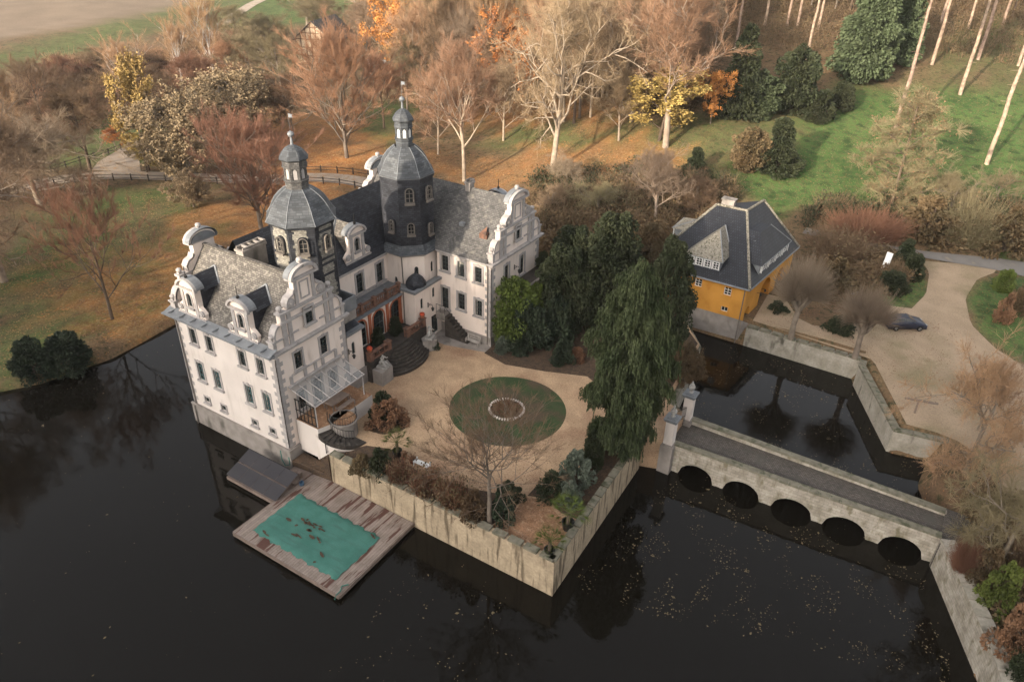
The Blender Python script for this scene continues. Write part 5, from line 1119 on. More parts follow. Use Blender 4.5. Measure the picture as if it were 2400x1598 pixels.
# table set under the glass canopy
r = empty('dining_table', (14.5, 4.6, 4.9), math.radians(90), 'brown wooden table on the side terrace under the glass canopy', 'table'); b = MB(); b.box((0, 0, .74), (2.2, 1.0, .06)); b.build('table_top', M['wood'], r)
for sx in (-1, 1):
    for sy_ in (-1, 1): b = MB(); b.box((sx*.95, sy_*.4, .36), (.08, .08, .71)); b.build('leg', M['wood'], r)
bench('wooden_bench', 15.4, 4.7, 4.9, math.radians(90), 'brown bench on the open side of the terrace table', 2.0, False, 'wood')
bench('wooden_bench', 13.6, 4.6, 4.9, math.radians(90), 'brown bench between the terrace table and the castle wall', 2.0, False, 'wood')
def pot(x, y, z, r, mt='terracotta', name='flower_pot', label='', group=None, soil=True):
    e = empty(name, (x, y, z), 0, label, 'pot', group); b = MB(); b.lathe([(0, r*.6), (r*.3, r*.75), (r*1.3, r), (r*1.5, r*1.12), (r*1.62, r*1.1), (r*1.62, r*.9), (r*1.4, r*.88)], (0, 0, 0), 14); b.build('tub', M[mt], e); b = MB(); b.face([(r*.9*math.cos(a), r*.9*math.sin(a), r*1.42) for a in np.linspace(0, 2*PI, 13)[:-1]]); b.build('earth', M['soil'], e); return e
def statue(x, y, z, rz, label, seed):
    r = empty('garden_statue', (x, y, z), rz, label, 'statue'); b = MB(); b.box((0, 0, .09), (1.1, .8, .18)); b.build('base', M['statue'], r)
    V_ = [(0, 0, .5), (0, 0, .8), (.02, 0, 1.1), (.03, 0, 1.22), (.05, 0, 1.38), (.12, .18, 1.1), (.3, .3, .9), (.45, .25, 1.1), (0, -.2, 1.12), (.1, -.38, .9), (.3, -.35, .75), (.3, .12, .55), (.5, .15, .25), (.68, .16, .2), (.2, -.15, .45), (.45, -.2, .3), (.75, -.25, .25), (-.25, .05, .4), (-.4, .1, .25)]
    E_ = [(0, 1), (1, 2), (2, 3), (3, 4), (2, 5), (5, 6), (6, 7), (2, 8), (8, 9), (9, 10), (0, 11), (11, 12), (12, 13), (0, 14), (14, 15), (15, 16), (0, 17), (17, 18)]
    R_ = [.17, .15, .15, .07, .12, .075, .055, .04, .075, .055, .04, .11, .075, .05, .11, .08, .05, .2, .22]
    me = bpy.data.meshes.new('figure'); me.from_pydata(V_, E_, []); me.materials.append(M['statue']); o = link('figure', me, r, (0, 0, .05))
    sk = o.modifiers.new('skin', 'SKIN'); me.skin_vertices or me.attributes
    if not me.skin_vertices:
        pass
    for i, q in enumerate(R_): me.skin_vertices[0].data[i].radius = (q, q)
    me.skin_vertices[0].data[0].use_root = True; o.modifiers.new('sub', 'SUBSURF').levels = 1; o.modifiers['sub'].render_levels = 1
statue(13.7, 11.7, 4.86, .2, 'pale stone figure on the step cheek nearer the glass canopy', 1)
statue(13.8, 19.0, 4.61, 1.9, 'pale stone figure on the step cheek nearer the side stair', 2)
# ------------------------------------------------------------------ vegetation meshes
def tubes_np(S, n):
    """S rows: p0(3) p1(3) r0 r1 -> n-sided open tubes"""
    S = np.asarray(S, float); p0, p1 = S[:, :3], S[:, 3:6]; d = p1-p0; d /= np.linalg.norm(d, axis=1)[:, None]+1e-9
    a = np.cross(d, np.where(np.abs(d[:, 2:3]) < .9, [[0, 0, 1.]], [[1., 0, 0]])); a /= np.linalg.norm(a, axis=1)[:, None]+1e-9; b = np.cross(d, a); V_ = []
    for P, r in ((p0, S[:, 6:7]), (p1, S[:, 7:8])):
        for k in range(n): V_.append(P+(a*math.cos(2*PI*k/n)+b*math.sin(2*PI*k/n))*r)
    V_ = np.stack(V_, 1); N = len(S); base = np.arange(N)[:, None]*2*n; F_ = np.stack([np.stack([np.arange(n), (np.arange(n)+1) % n, (np.arange(n)+1) % n+n, np.arange(n)+n], 1)]*1, 0)
    F_ = (base[:, :, None]+F_.reshape(1, n, 4)); return V_.reshape(-1, 3), F_.reshape(-1, 4)
def branches(seed, H, spread=.5, trunk=.35, lean=0, crook=.18, kids=(6, 5, 4), up=.35, r0=None, ratio=.62, start=.3, taper=.75, droop=0, leader=True):
    """returns thick segments and terminal twig seats (pos, dir) as arrays; heights are scaled afterwards to H"""
    rr = random.Random(seed); seg = []; tips = []; r0 = r0 or H*.018
    def nrm(v): l = math.sqrt(v[0]**2+v[1]**2+v[2]**2) or 1; return (v[0]/l, v[1]/l, v[2]/l)
    def grow(p, d, L_, r, lvl):
        n = 5 if lvl == 0 else 4 if lvl < 2 else 3; pts = [p]; ds = [d]; cur = p
        for i in range(n):
            c = crook*(1 if lvl else .14); d = nrm((d[0]+rr.gauss(0, c), d[1]+rr.gauss(0, c), d[2]+rr.gauss(0, c*.6)+(up*.22 if lvl else 0)-droop*.2*lvl)); cur = (cur[0]+d[0]*L_/n, cur[1]+d[1]*L_/n, cur[2]+d[2]*L_/n)
            ra, rb = r*(1-(1-(1-taper))*0-taper*i/n*.8), r*(1-taper*(i+1)/n*.8); seg.append((*pts[-1], *cur, ra, rb, lvl)); pts.append(cur); ds.append(d)
        if lvl >= len(kids):
            for i in range(1, n+1): tips.append((*pts[i], *ds[i], L_))
            return
        k = kids[lvl]; ph = rr.uniform(0, 6.3)
        for j in range(k):
            t = start+(1-start)*(j+rr.random()*.8)/k if lvl == 0 else .25+.75*(j+rr.random())/k
            x = t*n; i = min(n-1, int(x)); f = x-i; q = tuple(pts[i][m]+(pts[i+1][m]-pts[i][m])*f for m in range(3)); dd = ds[i+1]; ph += 2.4+rr.uniform(-.5, .5)
            a = (dd[1], -dd[0], .0) if abs(dd[2]) < .95 else (1, 0, 0); a = nrm(a); b = nrm((dd[1]*a[2]-dd[2]*a[1], dd[2]*a[0]-dd[0]*a[2], dd[0]*a[1]-dd[1]*a[0]))
            side = tuple(a[m]*math.cos(ph)+b[m]*math.sin(ph) for m in range(3)); sp = spread*(1.15-.5*t if lvl == 0 else 1)*rr.uniform(.75, 1.25)
            nd = nrm(tuple(dd[m]*math.cos(sp)+side[m]*math.sin(sp) for m in range(3))); nd = nrm((nd[0], nd[1], nd[2]+up*.4))
            grow(q, nd, L_*ratio*rr.uniform(.75, 1.15)*(.42+.78*math.sin(PI*min(1., t*.92+.06)) if lvl == 0 else 1), r*(.4 if lvl == 0 else .55)*(1.1-.4*t), lvl+1)
    grow((0, 0, 0), nrm((lean, 0, 1)), H*(trunk if not leader else .8), r0, 0); return np.array(seg), np.array(tips)
def crown_twigs(tips, n, length, r, rs, up=.2, jit=.6, sub=2):
    k = rs.randint(0, len(tips), n); p = tips[k, :3]; d = tips[k, 3:6]+rs.normal(0, jit, (n, 3)); d[:, 2] += up; d /= np.linalg.norm(d, axis=1)[:, None]
    L_ = length*rs.uniform(.4, 1.2, (n, 1)); p = p-d*L_*.1; q = p+d*L_; S = [np.concatenate([p, q, np.full((n, 1), r), np.full((n, 1), r*.5)], 1)]
    for _ in range(sub):
        t = rs.uniform(.3, .95, (n, 1)); a = p+d*L_*t; e = d+rs.normal(0, .45, (n, 3)); e /= np.linalg.norm(e, axis=1)[:, None]; S.append(np.concatenate([a, a+e*L_*rs.uniform(.3, .6, (n, 1)), np.full((n, 1), r*.6), np.full((n, 1), r*.35)], 1))
    return np.concatenate(S)
def leaf_quads(P, size, rs, stretch=1.5, down=0.0, along=None):
    n = len(P); a = rs.normal(0, 1, (n, 3)) if along is None else along+rs.normal(0, .35, (n, 3)); a[:, 2] -= down; a /= np.linalg.norm(a, axis=1)[:, None]; b = np.cross(a, rs.normal(0, 1, (n, 3))); b /= np.linalg.norm(b, axis=1)[:, None]
    s = size*rs.uniform(.5, 1.3, (n, 1)); a = a*s*stretch*.5; b = b*s*.5; V_ = np.stack([P-a, P+b*.9, P+a, P-b*.9], 1).reshape(-1, 3); return V_, np.arange(4*n).reshape(-1, 4)
def bark(name, c, c2=None, **k): return mat(name, c, c2, 1.5, .9, bump=.3, bscale=6, rand=.15, **k)
def twig(name, c, c2=None, rand=.18): return mat(name, c, c2 or tuple(.8*x for x in c), .35, .9, rand=rand, spec=.1)
def leafm(name, c, c2, s=.5, rand=.15): return mat(name, c, c2, s, .75, rand=rand, spec=.2, fine=.25, bscale=1.3)
K = {}
K['pale_bark'] = bark('pale_plane_bark', (.34, .27, .205), (.23, .18, .135)); K['brown_bark'] = bark('brown_bark', (.12, .085, .06), (.08, .058, .042)); K['grey_bark'] = bark('grey_bark', (.20, .165, .13), (.14, .112, .088)); K['white_bark'] = bark('white_birch_bark', (.52, .48, .44), (.38, .34, .31)); K['pine_bark'] = bark('pinkish_pine_bark', (.38, .28, .21), (.20, .14, .105)); K['red_bark'] = bark('red_brown_bark', (.16, .075, .05), (.10, .055, .04)); K['ivy'] = leafm('ivy_on_trunk', (.05, .06, .02), (.09, .085, .035))
K['t_red'] = twig('reddish_twigs', (0.36, 0.20, 0.125), (0.27, 0.15, 0.095)); K['t_tan'] = twig('tan_twigs', (0.33, 0.235, 0.15), (0.24, 0.17, 0.11)); K['t_pink'] = twig('pinkish_twigs', (0.4, 0.25, 0.15), (0.29, 0.18, 0.11)); K['t_brown'] = twig('brown_twigs', (0.2, 0.135, 0.085), (0.15, 0.1, 0.065)); K['t_olive'] = twig('olive_twigs', (0.25, 0.205, 0.12), (0.185, 0.155, 0.09)); K['t_dark'] = twig('dark_wine_twigs', (0.24, 0.125, 0.08), (0.17, 0.09, 0.06)); K['t_grey'] = twig('grey_tan_twigs', (0.29, 0.22, 0.155), (0.22, 0.165, 0.115))
K['l_tan'] = leafm('tan_oak_leaves', (.28, .21, .125), (.19, .14, .08)); K['l_yellow'] = leafm('yellow_autumn_leaves', (.38, .27, .09), (.28, .19, .065)); K['l_orange'] = leafm('orange_autumn_leaves', (.50, .22, .065), (.38, .145, .045)); K['l_green'] = leafm('dark_yew_needles', (.024, .032, .015), (.042, .048, .023)); K['l_green2'] = leafm('mid_green_needles', (.052, .072, .034), (.085, .108, .055)); K['l_cedar'] = leafm('blue_green_scale_leaves', (.034, .047, .020), (.062, .076, .034)); K['l_bush'] = leafm('glossy_dark_leaves', (.022, .032, .020), (.04, .052, .030)); K['l_lime'] = leafm('lime_green_leaves', (.10, .125, .028), (.07, .09, .022)); K['l_rust'] = leafm('rust_leaves', (.215, .115, .065), (.15, .085, .05)); K['l_grey'] = leafm('grey_green_leaves', (.13, .15, .115), (.085, .105, .075)); K['l_brown'] = leafm('brown_scrub_leaves', (.13, .085, .045), (.085, .065, .035))
K['t_twig'] = twig('pollard_twigs', (.24, .185, .135), (.17, .13, .095)); PROTO = {}
def proto(key, trunkV, trunkF, crown_parts, H, R, mats):
    """trunk + crown (crown may hold twigs and leaves); stored unscaled: height H, radius R. mats = default materials"""
    tm = mesh_np('trunk', trunkV, F4=trunkF, smooth=True, mats=[mats[0]]); Vs, Fs, mi = [], [], []; off = 0
    for (V_, F_, m) in crown_parts: Vs.append(V_); Fs.append(F_+off); mi += [m]*len(F_); off += len(V_)
    cm = mesh_np('crown', np.concatenate(Vs), F4=np.concatenate(Fs), mats=mats[1:], midx=mi); PROTO[key] = (tm, cm, H, R)
def bare(key, seed, H=20., n=3200, tl=1.6, tr=.014, mats=('grey_bark', 't_tan'), leaves=0, lsize=.3, sub=2, up=.25, jit=.6, tk=2, **kw):
    seg, tips = branches(seed, H, **kw); rs = np.random.RandomState(seed); zmax = np.percentile(tips[:, 2], 99.5); s = H/zmax*.95
    seg[:, :6] *= s; tips[:, :3] *= s; print(key, 'aspect', round(float(np.percentile(np.hypot(tips[:, 0], tips[:, 1]), 90)/H), 2))
    big = seg[:, 8] < tk; V1, F1 = tubes_np(seg[big][:, :8], 7); V2, F2 = tubes_np(seg[~big][:, :8]*np.array([1]*6+[1.2, 1.2]), 4); tw = crown_twigs(tips, n, tl, tr, rs, up, jit, sub); V3, F3 = tubes_np(tw, 3)
    parts = [(V2, F2, 0), (V3, F3, 1)]
    if leaves:
        k = rs.randint(0, len(tw), leaves); P = tw[k, 3:6]+rs.normal(0, .25, (leaves, 3)); V4, F4 = leaf_quads(P, lsize, rs); parts.append((V4, F4, 2))
    R = np.percentile(np.hypot(tips[:, 0], tips[:, 1]), 90)+tl*.4; proto(key, V1, F1, parts, H, R, [K[mats[0]], K[mats[0]]]+[K[m] for m in mats[1:]])
bare('beech', 1, 20, 13000, 1.5, .016, ('grey_bark', 't_red'), spread=.8, trunk=.3, kids=(16, 6, 4), up=.5, crook=.12, start=.12, ratio=.62, leader=True, jit=.35)
bare('beech_b', 21, 20, 12000, 1.5, .016, ('grey_bark', 't_red'), spread=.75, kids=(15, 6, 4), up=.5, crook=.14, start=.12, ratio=.62, jit=.4)
bare('plane', 2, 28, 9000, 1.7, .018, ('pale_bark', 't_tan'), spread=1.05, kids=(15, 5, 4), up=.22, crook=.26, start=.25, ratio=.5, r0=.60, jit=.7)
bare('plane_b', 12, 28, 8500, 1.7, .018, ('pale_bark', 't_tan'), spread=.8, kids=(14, 5, 4), up=.3, crook=.22, start=.3, ratio=.5, r0=.5, jit=.6)
bare('birch', 3, 18, 4500, 1.4, .011, ('white_bark', 't_pink'), spread=.5, kids=(8, 5, 3), up=.5, crook=.10, start=.12, ratio=.66, r0=.24, jit=.35)
bare('wood', 4, 24, 8500, 1.7, .018, ('grey_bark', 't_tan'), spread=.8, kids=(12, 5, 4), up=.3, crook=.18, start=.22, ratio=.46, r0=.32, jit=.55)
bare('wood_b', 5, 24, 8000, 1.7, .018, ('pale_bark', 't_pink'), spread=.8, kids=(12, 5, 4), up=.35, crook=.16, start=.2, ratio=.45, r0=.33, jit=.5)
bare('sparse', 6, 15, 4200, 1.2, .012, ('grey_bark', 't_brown'), spread=.75, kids=(8, 5, 3), up=.5, crook=.16, start=.22, ratio=.66, r0=.2, jit=.4)
bare('court', 16, 15, 3200, 1.0, .009, ('grey_bark', 't_brown'), spread=.75, kids=(6, 5, 4), up=.45, crook=.2, start=.7, ratio=.95, r0=.24, jit=.5, leader=False, trunk=.32)
bare('oak_leafy', 7, 16, 3000, 1.0, .02, ('grey_bark', 't_tan', 'l_tan'), leaves=30000, lsize=.27, spread=1.1, kids=(12, 6, 4), up=.2, crook=.3, start=.12, ratio=.55, r0=.42)
bare('yellow_leafy', 8, 20, 1800, 1.0, .014, ('brown_bark', 't_brown', 'l_yellow'), leaves=13000, lsize=.30, spread=.6, kids=(10, 5, 3), up=.2, crook=.15, start=.12, ratio=.4, r0=.25)
bare('orange_leafy', 9, 20, 1800, 1.2, .014, ('grey_bark', 't_red', 'l_orange'), leaves=13000, lsize=.3, spread=.8, kids=(9, 5, 3), up=.3, crook=.2, start=.25, ratio=.5, r0=.28)
bare('larch', 10, 20, 9000, 1.3, .015, ('brown_bark', 't_olive', 'l_rust'), leaves=2600, lsize=.16, spread=1.35, kids=(26, 5, 2), up=.05, crook=.1, start=.08, ratio=.24, r0=.2, jit=.45)
bare('gnarly', 11, 12, 5200, 1.4, .018, ('grey_bark', 't_grey'), spread=1.0, kids=(8, 5, 4), up=.15, crook=.42, start=.12, ratio=.66, r0=.34, jit=.9)
def pollard(seed=31):
    rs = np.random.RandomState(seed); rr = random.Random(seed); seg = []; tips = []
    def add(p, q, a, b): seg.append((*p, *q, a, b))
    add((0, 0, 0), (.1, 0, 1.4), .42, .34); add((.1, 0, 1.4), (0, .1, 2.6), .34, .36); N = 6; D = []
    for k in range(N):
        a = 2*PI*k/N+rr.uniform(-.3, .3); e = (math.cos(a)*1.3, math.sin(a)*1.3, 2.6+1.2+rr.uniform(-.2, .5)); m = (math.cos(a)*.6, math.sin(a)*.6, 3.0); add((0, .1, 2.5), m, .26, .2); add(m, e, .2, .17); D.append(e)
    D.append((0, 0, 4.2)); add((0, .1, 2.6), (0, 0, 4.2), .26, .16); n = 620; S = []
    for e in D:
        d = rs.normal(0, 1, (n//7*2-50, 3)); d[:, 2] = np.abs(d[:, 2])*.9+.15; d += np.array([e[0], e[1], 0])*.6; d /= np.linalg.norm(d, axis=1)[:, None]; L_ = rs.uniform(1.8, 3.3, (len(d), 1)); p = np.array(e)[None]+d*.05; m = p+d*L_*.5+rs.normal(0, .1, (len(d), 3)); q = m+d*L_*.5+np.array([0, 0, .15]); o = np.ones((len(d), 1)); S += [np.concatenate([p, m, o*.026, o*.017], 1), np.concatenate([m, q, o*.017, o*.008], 1)]
        for _ in range(2): e2 = d+rs.normal(0, .25, d.shape); S.append(np.concatenate([m, m+e2*L_*.45, o*.010, o*.006], 1))
    V1, F1 = tubes_np(seg, 9); V2, F2 = tubes_np(np.concatenate(S), 3); proto('pollard', V1, F1, [(V2, F2, 0)], 7.4, 4.2, [K['grey_bark'], K['t_twig']])
pollard()
def evergreen(key, seed, H, R, mats, n=15000, size=.35, shape='cone', lobes=60, droop=.3, gap=.5):
    """foliage set on overlapping boughs so that the outline is uneven and gaps show"""
    rs = np.random.RandomState(seed); P = []; D = []
    z = rs.uniform(.04, .98, lobes)
    if shape == 'cone': rad = R*(1-z)**.75*(.55+.45*np.minimum(1, z*6))
    elif shape == 'egg': rad = R*np.sin(PI*np.clip(z*.9+.08, 0, 1))**.6
    else: rad = R*np.sqrt(np.clip(1-(z*1.0)**2, 0, 1))
    a = rs.uniform(0, 2*PI, lobes); rf = rs.uniform(.35, 1.0, lobes); c = np.stack([np.cos(a)*rad*rf*.85, np.sin(a)*rad*rf*.85, z*H], 1); lr = (.16+.14*rs.rand(lobes))*R*(1.15-.5*z)
    k = rs.randint(0, lobes, n); v = rs.normal(0, 1, (n, 3)); v /= np.linalg.norm(v, axis=1)[:, None]; rr_ = rs.uniform(.35, 1, (n, 1))**.4; P = c[k]+v*lr[k][:, None]*rr_*np.array([1.15, 1.15, 1.0]); P[:, 2] = np.maximum(P[:, 2], .05)
    out = c[k]-np.array([0, 0, 0]); out[:, 2] = 0; out /= np.linalg.norm(out, axis=1)[:, None]+.01; V_, F_ = leaf_quads(P, size, rs, 1.7, 0, along=v*.6+out*.8-np.array([[0, 0, droop]]))
    S = [(0, 0, 0, 0, 0, H*.9, H*.018+.05, .03)]+[(0, 0, max(.1, cc[2]-.25*R), *cc, .06, .02) for cc in c]; V1, F1 = tubes_np(S[:1], 8); V2, F2 = tubes_np(S, 4)
    proto(key, V1, F1, [(V2, F2, 0), (V_, F_, 1)], H, R, [K['brown_bark'], K['brown_bark'], K[mats]])
evergreen('yew', 41, 10, 5, 'l_green2', 17000, .34, 'egg', 85, .1); evergreen('yew_b', 42, 10, 4.2, 'l_green', 15000, .32, 'cone', 80, .2)
evergreen('conifer', 47, 14, 5.5, 'l_green', 34000, .26, 'egg', 150, .6)
evergreen('cypress', 43, 16, 6.5, 'l_green2', 34000, .38, 'cone', 130, .5)
evergreen('bush', 44, 3, 2.4, 'l_bush', 9000, .17, 'dome', 60, 0); evergreen('bush_b', 45, 3, 2.4, 'l_bush', 6000, .2, 'dome', 34, 0); evergreen('bush_c', 46, 3, 2.2, 'l_brown', 4500, .17, 'dome', 40, -.2)
def brush(key, seed, H, R, n, mats, leaves=0):
    rs = np.random.RandomState(seed); a = rs.uniform(0, 2*PI, n); r = R*.45*np.sqrt(rs.rand(n)); p = np.stack([r*np.cos(a), r*np.sin(a), np.zeros(n)], 1); d = p/R*1.6+rs.normal(0, .3, (n, 3)); d[:, 2] = 1; d /= np.linalg.norm(d, axis=1)[:, None]; L_ = H*rs.uniform(.5, 1.1, (n, 1)); m = p+d*L_*.5; e = d+rs.normal(0, .25, (n, 3)); q = m+e*L_*.5; o = np.ones((n, 1)); S = [np.concatenate([p, m, o*.022, o*.015], 1), np.concatenate([m, q, o*.015, o*.008], 1)]
    for _ in range(3):
        t = rs.rand(n, 1); s = p+(m-p)*t*.4+(q-m)*t*.6+(m-p)*.4; e2 = d+rs.normal(0, .6, (n, 3)); S.append(np.concatenate([s, s+e2*L_*.28, o*.010, o*.006], 1))
    S = np.concatenate(S); V2, F2 = tubes_np(S, 3); parts = [(V2, F2, 0)]
    if leaves: k = rs.randint(0, len(S), leaves); V_, F_ = leaf_quads(S[k, 3:6]+rs.normal(0, .1, (leaves, 3)), .16, rs); parts.append((V_, F_, 1))
    V1, F1 = tubes_np([(0, 0, 0, 0, 0, H*.3, .06, .04)], 5); proto(key, V1, F1, parts, H, R, [K['brown_bark'], K[mats[0]]]+([K[mats[1]]] if leaves else []))
brush('shrub', 51, 3, 2.4, 700, ('t_brown', 'l_brown'), 900); brush('shrub_red', 52, 3, 2.2, 900, ('t_dark',)); brush('rose', 53, 1.6, 1.6, 420, ('t_dark', 'l_brown'), 1200)
# the drooping conifer: hanging curtains of foliage on arching boughs
def drooper(seed=61, H=20., R=5.4):
    rs = np.random.RandomState(seed); seg = [(0, 0, 0, .2, 0, H*.5, .75, .35), (.2, 0, H*.5, .1, 0, H*.98, .35, .05)]; P = []; A = []; nb = 190
    for i in range(nb):
        t = .10+.89*(i+rs.rand())/nb; z0 = t*H; a = rs.uniform(0, 2*PI); Lb = R*(min(1, (1-t)*3.0+.02)**.6*min(1, .42+t*2.2))*(1 if t > .2 else .6+2*t)*rs.uniform(.55, 1.12); d = np.array([math.cos(a), math.sin(a)]); prev = np.array([.1, 0, z0]); n = 6
        for j in range(1, n+1):
            s = j/n; q = np.array([d[0]*Lb*s, d[1]*Lb*s, z0-.04*H+Lb*.22*math.sin(s*2.0)-Lb*.2*s*s]); q[:2] += rs.normal(0, .12, 2); seg.append((*prev, *q, .07*(1.1-s), .07*(1.02-s)))
            m = int(15+22*s*(Lb/4))
            for _ in range(m):
                b = prev+(q-prev)*rs.rand()+np.array([rs.normal(0, .30), rs.normal(0, .30), rs.normal(.05, .1)]); lh = rs.uniform(.4, 1.25)*(.5+.6*s); k = int(6+lh*8)
                zz = np.linspace(0, lh, k); wob = rs.normal(0, .08, 2); pts = np.stack([b[0]+wob[0]*zz+d[0]*.16*np.sqrt(zz), b[1]+wob[1]*zz+d[1]*.16*np.sqrt(zz), b[2]-zz], 1); P.append(pts+rs.normal(0, .045, pts.shape)); A.append(np.tile([[d[0]*.35+wob[0], d[1]*.35+wob[1], -1.]], (k, 1)))
            prev = q
    P = np.concatenate(P); A = np.concatenate(A); V_, F_ = leaf_quads(P, .155, rs, 2.4, 0, along=A); V1, F1 = tubes_np(seg[:2], 10); V2, F2 = tubes_np(seg, 4); print('drooper leaves', len(P)); proto('drooper', V1, F1, [(V2, F2, 0), (V_, F_, 1)], H, R, [K['red_bark'], K['brown_bark'], K['l_cedar']])
drooper()
def pine(seed=71, H=34.):
    rs = np.random.RandomState(seed); S = []; p = np.array([0., 0, 0])
    for i in range(12): q = np.array([rs.normal(0, .08), rs.normal(0, .08), H*(i+1)/12]); r = .42*(1-.6*i/12); S.append((*p, *q, r, r*.95)); p = q
    T = list(S); C = []; P = []
    for i in range(60):
        z = H*rs.uniform(.74, 1.0); a = rs.uniform(0, 6.3); L_ = (H*1.03-z)*.45+1.0; q = np.array([math.cos(a)*L_, math.sin(a)*L_, z+L_*.3]); C.append((0, 0, z, *q, .09, .03)); n = 200; P.append(q*np.ones((n, 1))*1-np.array([math.cos(a), math.sin(a), .3])*rs.rand(n, 1)*L_*.5+rs.normal(0, .55, (n, 3)))
    for i in range(26): z = H*rs.uniform(.15, .75); a = rs.uniform(0, 6.3); L_ = rs.uniform(.5, 1.6); C.append((0, 0, z, math.cos(a)*L_, math.sin(a)*L_, z-.1*L_, .04, .012))
    V_, F_ = leaf_quads(np.concatenate(P), .32, rs, 2.); V1, F1 = tubes_np(T, 9); V2, F2 = tubes_np(C, 4); proto('pine', V1, F1, [(V2, F2, 0), (V_, F_, 1)], H, 3.5, [K['pine_bark'], K['pine_bark'], K['l_green2']])
pine()
def plant(key, base, H, R=None, name='tree', label='', cat='tree', group=None, mats=None, rz=None, sink=.1):
    tm, cm, h0, r0 = PROTO[key]; rr = random.Random(int(abs(base[0]*37+base[1]*91))); rz = rr.uniform(0, 6.28) if rz is None else rz
    r = empty(name, (base[0], base[1], base[2]-sink), rz, label, cat, group); sz = H/h0; sr = (R/r0) if R else sz; r.scale = (sr, sr, sz)
    t = link('trunk', tm, r); c = link('crown', cm, r)
    if mats:
        if key in ('shrub', 'shrub_red', 'rose') and len(mats) == 2 and mats[1]:
            c.material_slots[0].link = 'OBJECT'; c.material_slots[0].material = K[mats[1]]; mats = ()
        if len(c.material_slots) == 2 and len(mats) == 3: mats = (mats[0], mats[2])
        for k, mname in enumerate(mats):
            if mname is None: continue
            if k == 0:
                t.material_slots[0].link = 'OBJECT'; t.material_slots[0].material = K[mname]
                c.material_slots[0].link = 'OBJECT'; c.material_slots[0].material = K[mname]
            elif k < len(c.material_slots): c.material_slots[k].link = 'OBJECT'; c.material_slots[k].material = K[mname]
    return r
def at(key, bx, by, ty, wpx, name, label, cat='tree', mats=None, z=None, group=None, rz=None, H=None, lift=0):
    """foot, height and crown width as read off the photograph; base stands on the ground"""
    if z is None: b = G(bx, by); b = (b[0], b[1], gz(b[0], b[1]) if sdist(np.array([b[0]]), np.array([b[1]]), LAKE)[0] > 0 else float(land(b[0], b[1])))
    else: x, y = Z(bx, by, z); b = (x, y, z)
    H = H or top_h(b, ty); w = PX((b[0], b[1], b[2]+H*.6))[2]; R = wpx*w/FPX
    return plant(key, b, H, R, name, label, cat, group, mats, rz)
# ------------------------------------------------------------------ the trees one can tell apart
at('beech', 813, 370, 50, 118, 'beech_tree', 'round red crowned tree with an ivy covered trunk in front of the half timbered barn', mats=('grey_bark', 't_red'))
at('beech_b', 612, 535, 245, 112, 'beech_tree', 'reddish bare tree rising right behind the castle left of the first tower')
at('sparse', 263, 748, 415, 125, 'young_tree', 'thin dark reddish bare tree alone on the leafy lawn by the lake', mats=('brown_bark', 't_dark'))
at('gnarly', 10, 660, 190, 165, 'old_tree', 'huge pale tangled bare tree at the left edge over the lake', mats=('pale_bark', 't_tan')); at('gnarly', 95, 480, 250, 140, 'old_tree', 'pale twisted bare tree behind the lawn at the far left', mats=('pale_bark', 't_grey'), rz=2.0)
b_ = Z(-150, 800, .6); plant('plane', (b_[0], b_[1], .6), 24, 9, 'plane_tree', 'tall bare tree on the lake bank beyond the left edge, seen mirrored in the water', 'tree')
at('wood', 20, 430, 90, 75, 'bare_tree', 'tan bare tree at the left edge above the twisted tree', mats=('grey_bark', 't_pink'))
at('wood', 212, 398, 190, 95, 'bare_tree', 'brown bare tree with a thick dark trunk beside the field gate path', mats=('brown_bark', 't_brown')); at('sparse', 105, 300, 120, 70, 'bare_tree', 'dark slender bare tree left of the thick brown trunk', mats=('brown_bark', 't_brown')); at('sparse', 165, 255, 150, 55, 'bare_tree', 'small dark tree on the scrub behind the brown trunked tree', mats=('brown_bark', 't_brown'))
at('orange_leafy', 273, 352, 298, 28, 'small_tree', 'small round orange tree beside the rail fence at the field gate')
at('birch', 318, 252, 68, 62, 'birch_tree', 'white limbed birch leaning over the scrub, leftmost of the three birches'); at('birch', 428, 195, 25, 45, 'birch_tree', 'middle one of the three white birches, dark at its foot', rz=1.0); at('birch', 505, 190, -50, 62, 'birch_tree', 'tall pink twigged birch, rightmost of the three birches', rz=3.0)
at('yellow_leafy', 345, 405, 125, 42, 'yellow_tree', 'tall yellow leaved tree left of the tan oak'); at('yellow_leafy', 350, 400, 310, 40, 'yellow_tree', 'low yellow bush tree at the bend of the park path')
at('oak_leafy', 440, 422, 215, 100, 'oak_tree', 'tan leaved oak with tangled limbs beside the park path'); at('oak_leafy', 580, 340, 160, 108, 'oak_tree', 'broad tan leaved oak behind the reddish tree at the castle', rz=1.2); at('oak_leafy', 455, 485, 400, 42, 'oak_tree', 'low tan leaved tree hanging over the fence of the park path', rz=3)
at('wood', 628, 165, 30, 70, 'bare_tree', 'olive grey bare tree left of the barn', mats=('grey_bark', 't_olive')); at('wood_b', 720, 60, -60, 70, 'bare_tree', 'olive grey bare tree behind the barn', mats=('grey_bark', 't_olive'))
at('wood', 560, 110, 10, 50, 'bare_tree', 'pale bare tree at the edge of the green field', mats=('grey_bark', 't_olive'))
at('plane', 972, 160, -90, 95, 'plane_tree', 'tall bare tree with a dark trunk right of the barn', mats=('grey_bark', 't_grey')); at('wood', 955, 262, 80, 60, 'bare_tree', 'slender grey green tree behind the second tower spire', mats=('grey_bark', 't_olive'))
at('plane_b', 1088, 425, 50, 88, 'plane_tree', 'pale upright tree right of the second tower', mats=('pale_bark', 't_pink')); at('wood_b', 1027, 362, 150, 62, 'young_tree', 'small pinkish tree between the second tower and the pale upright tree', mats=('pale_bark', 't_pink'))
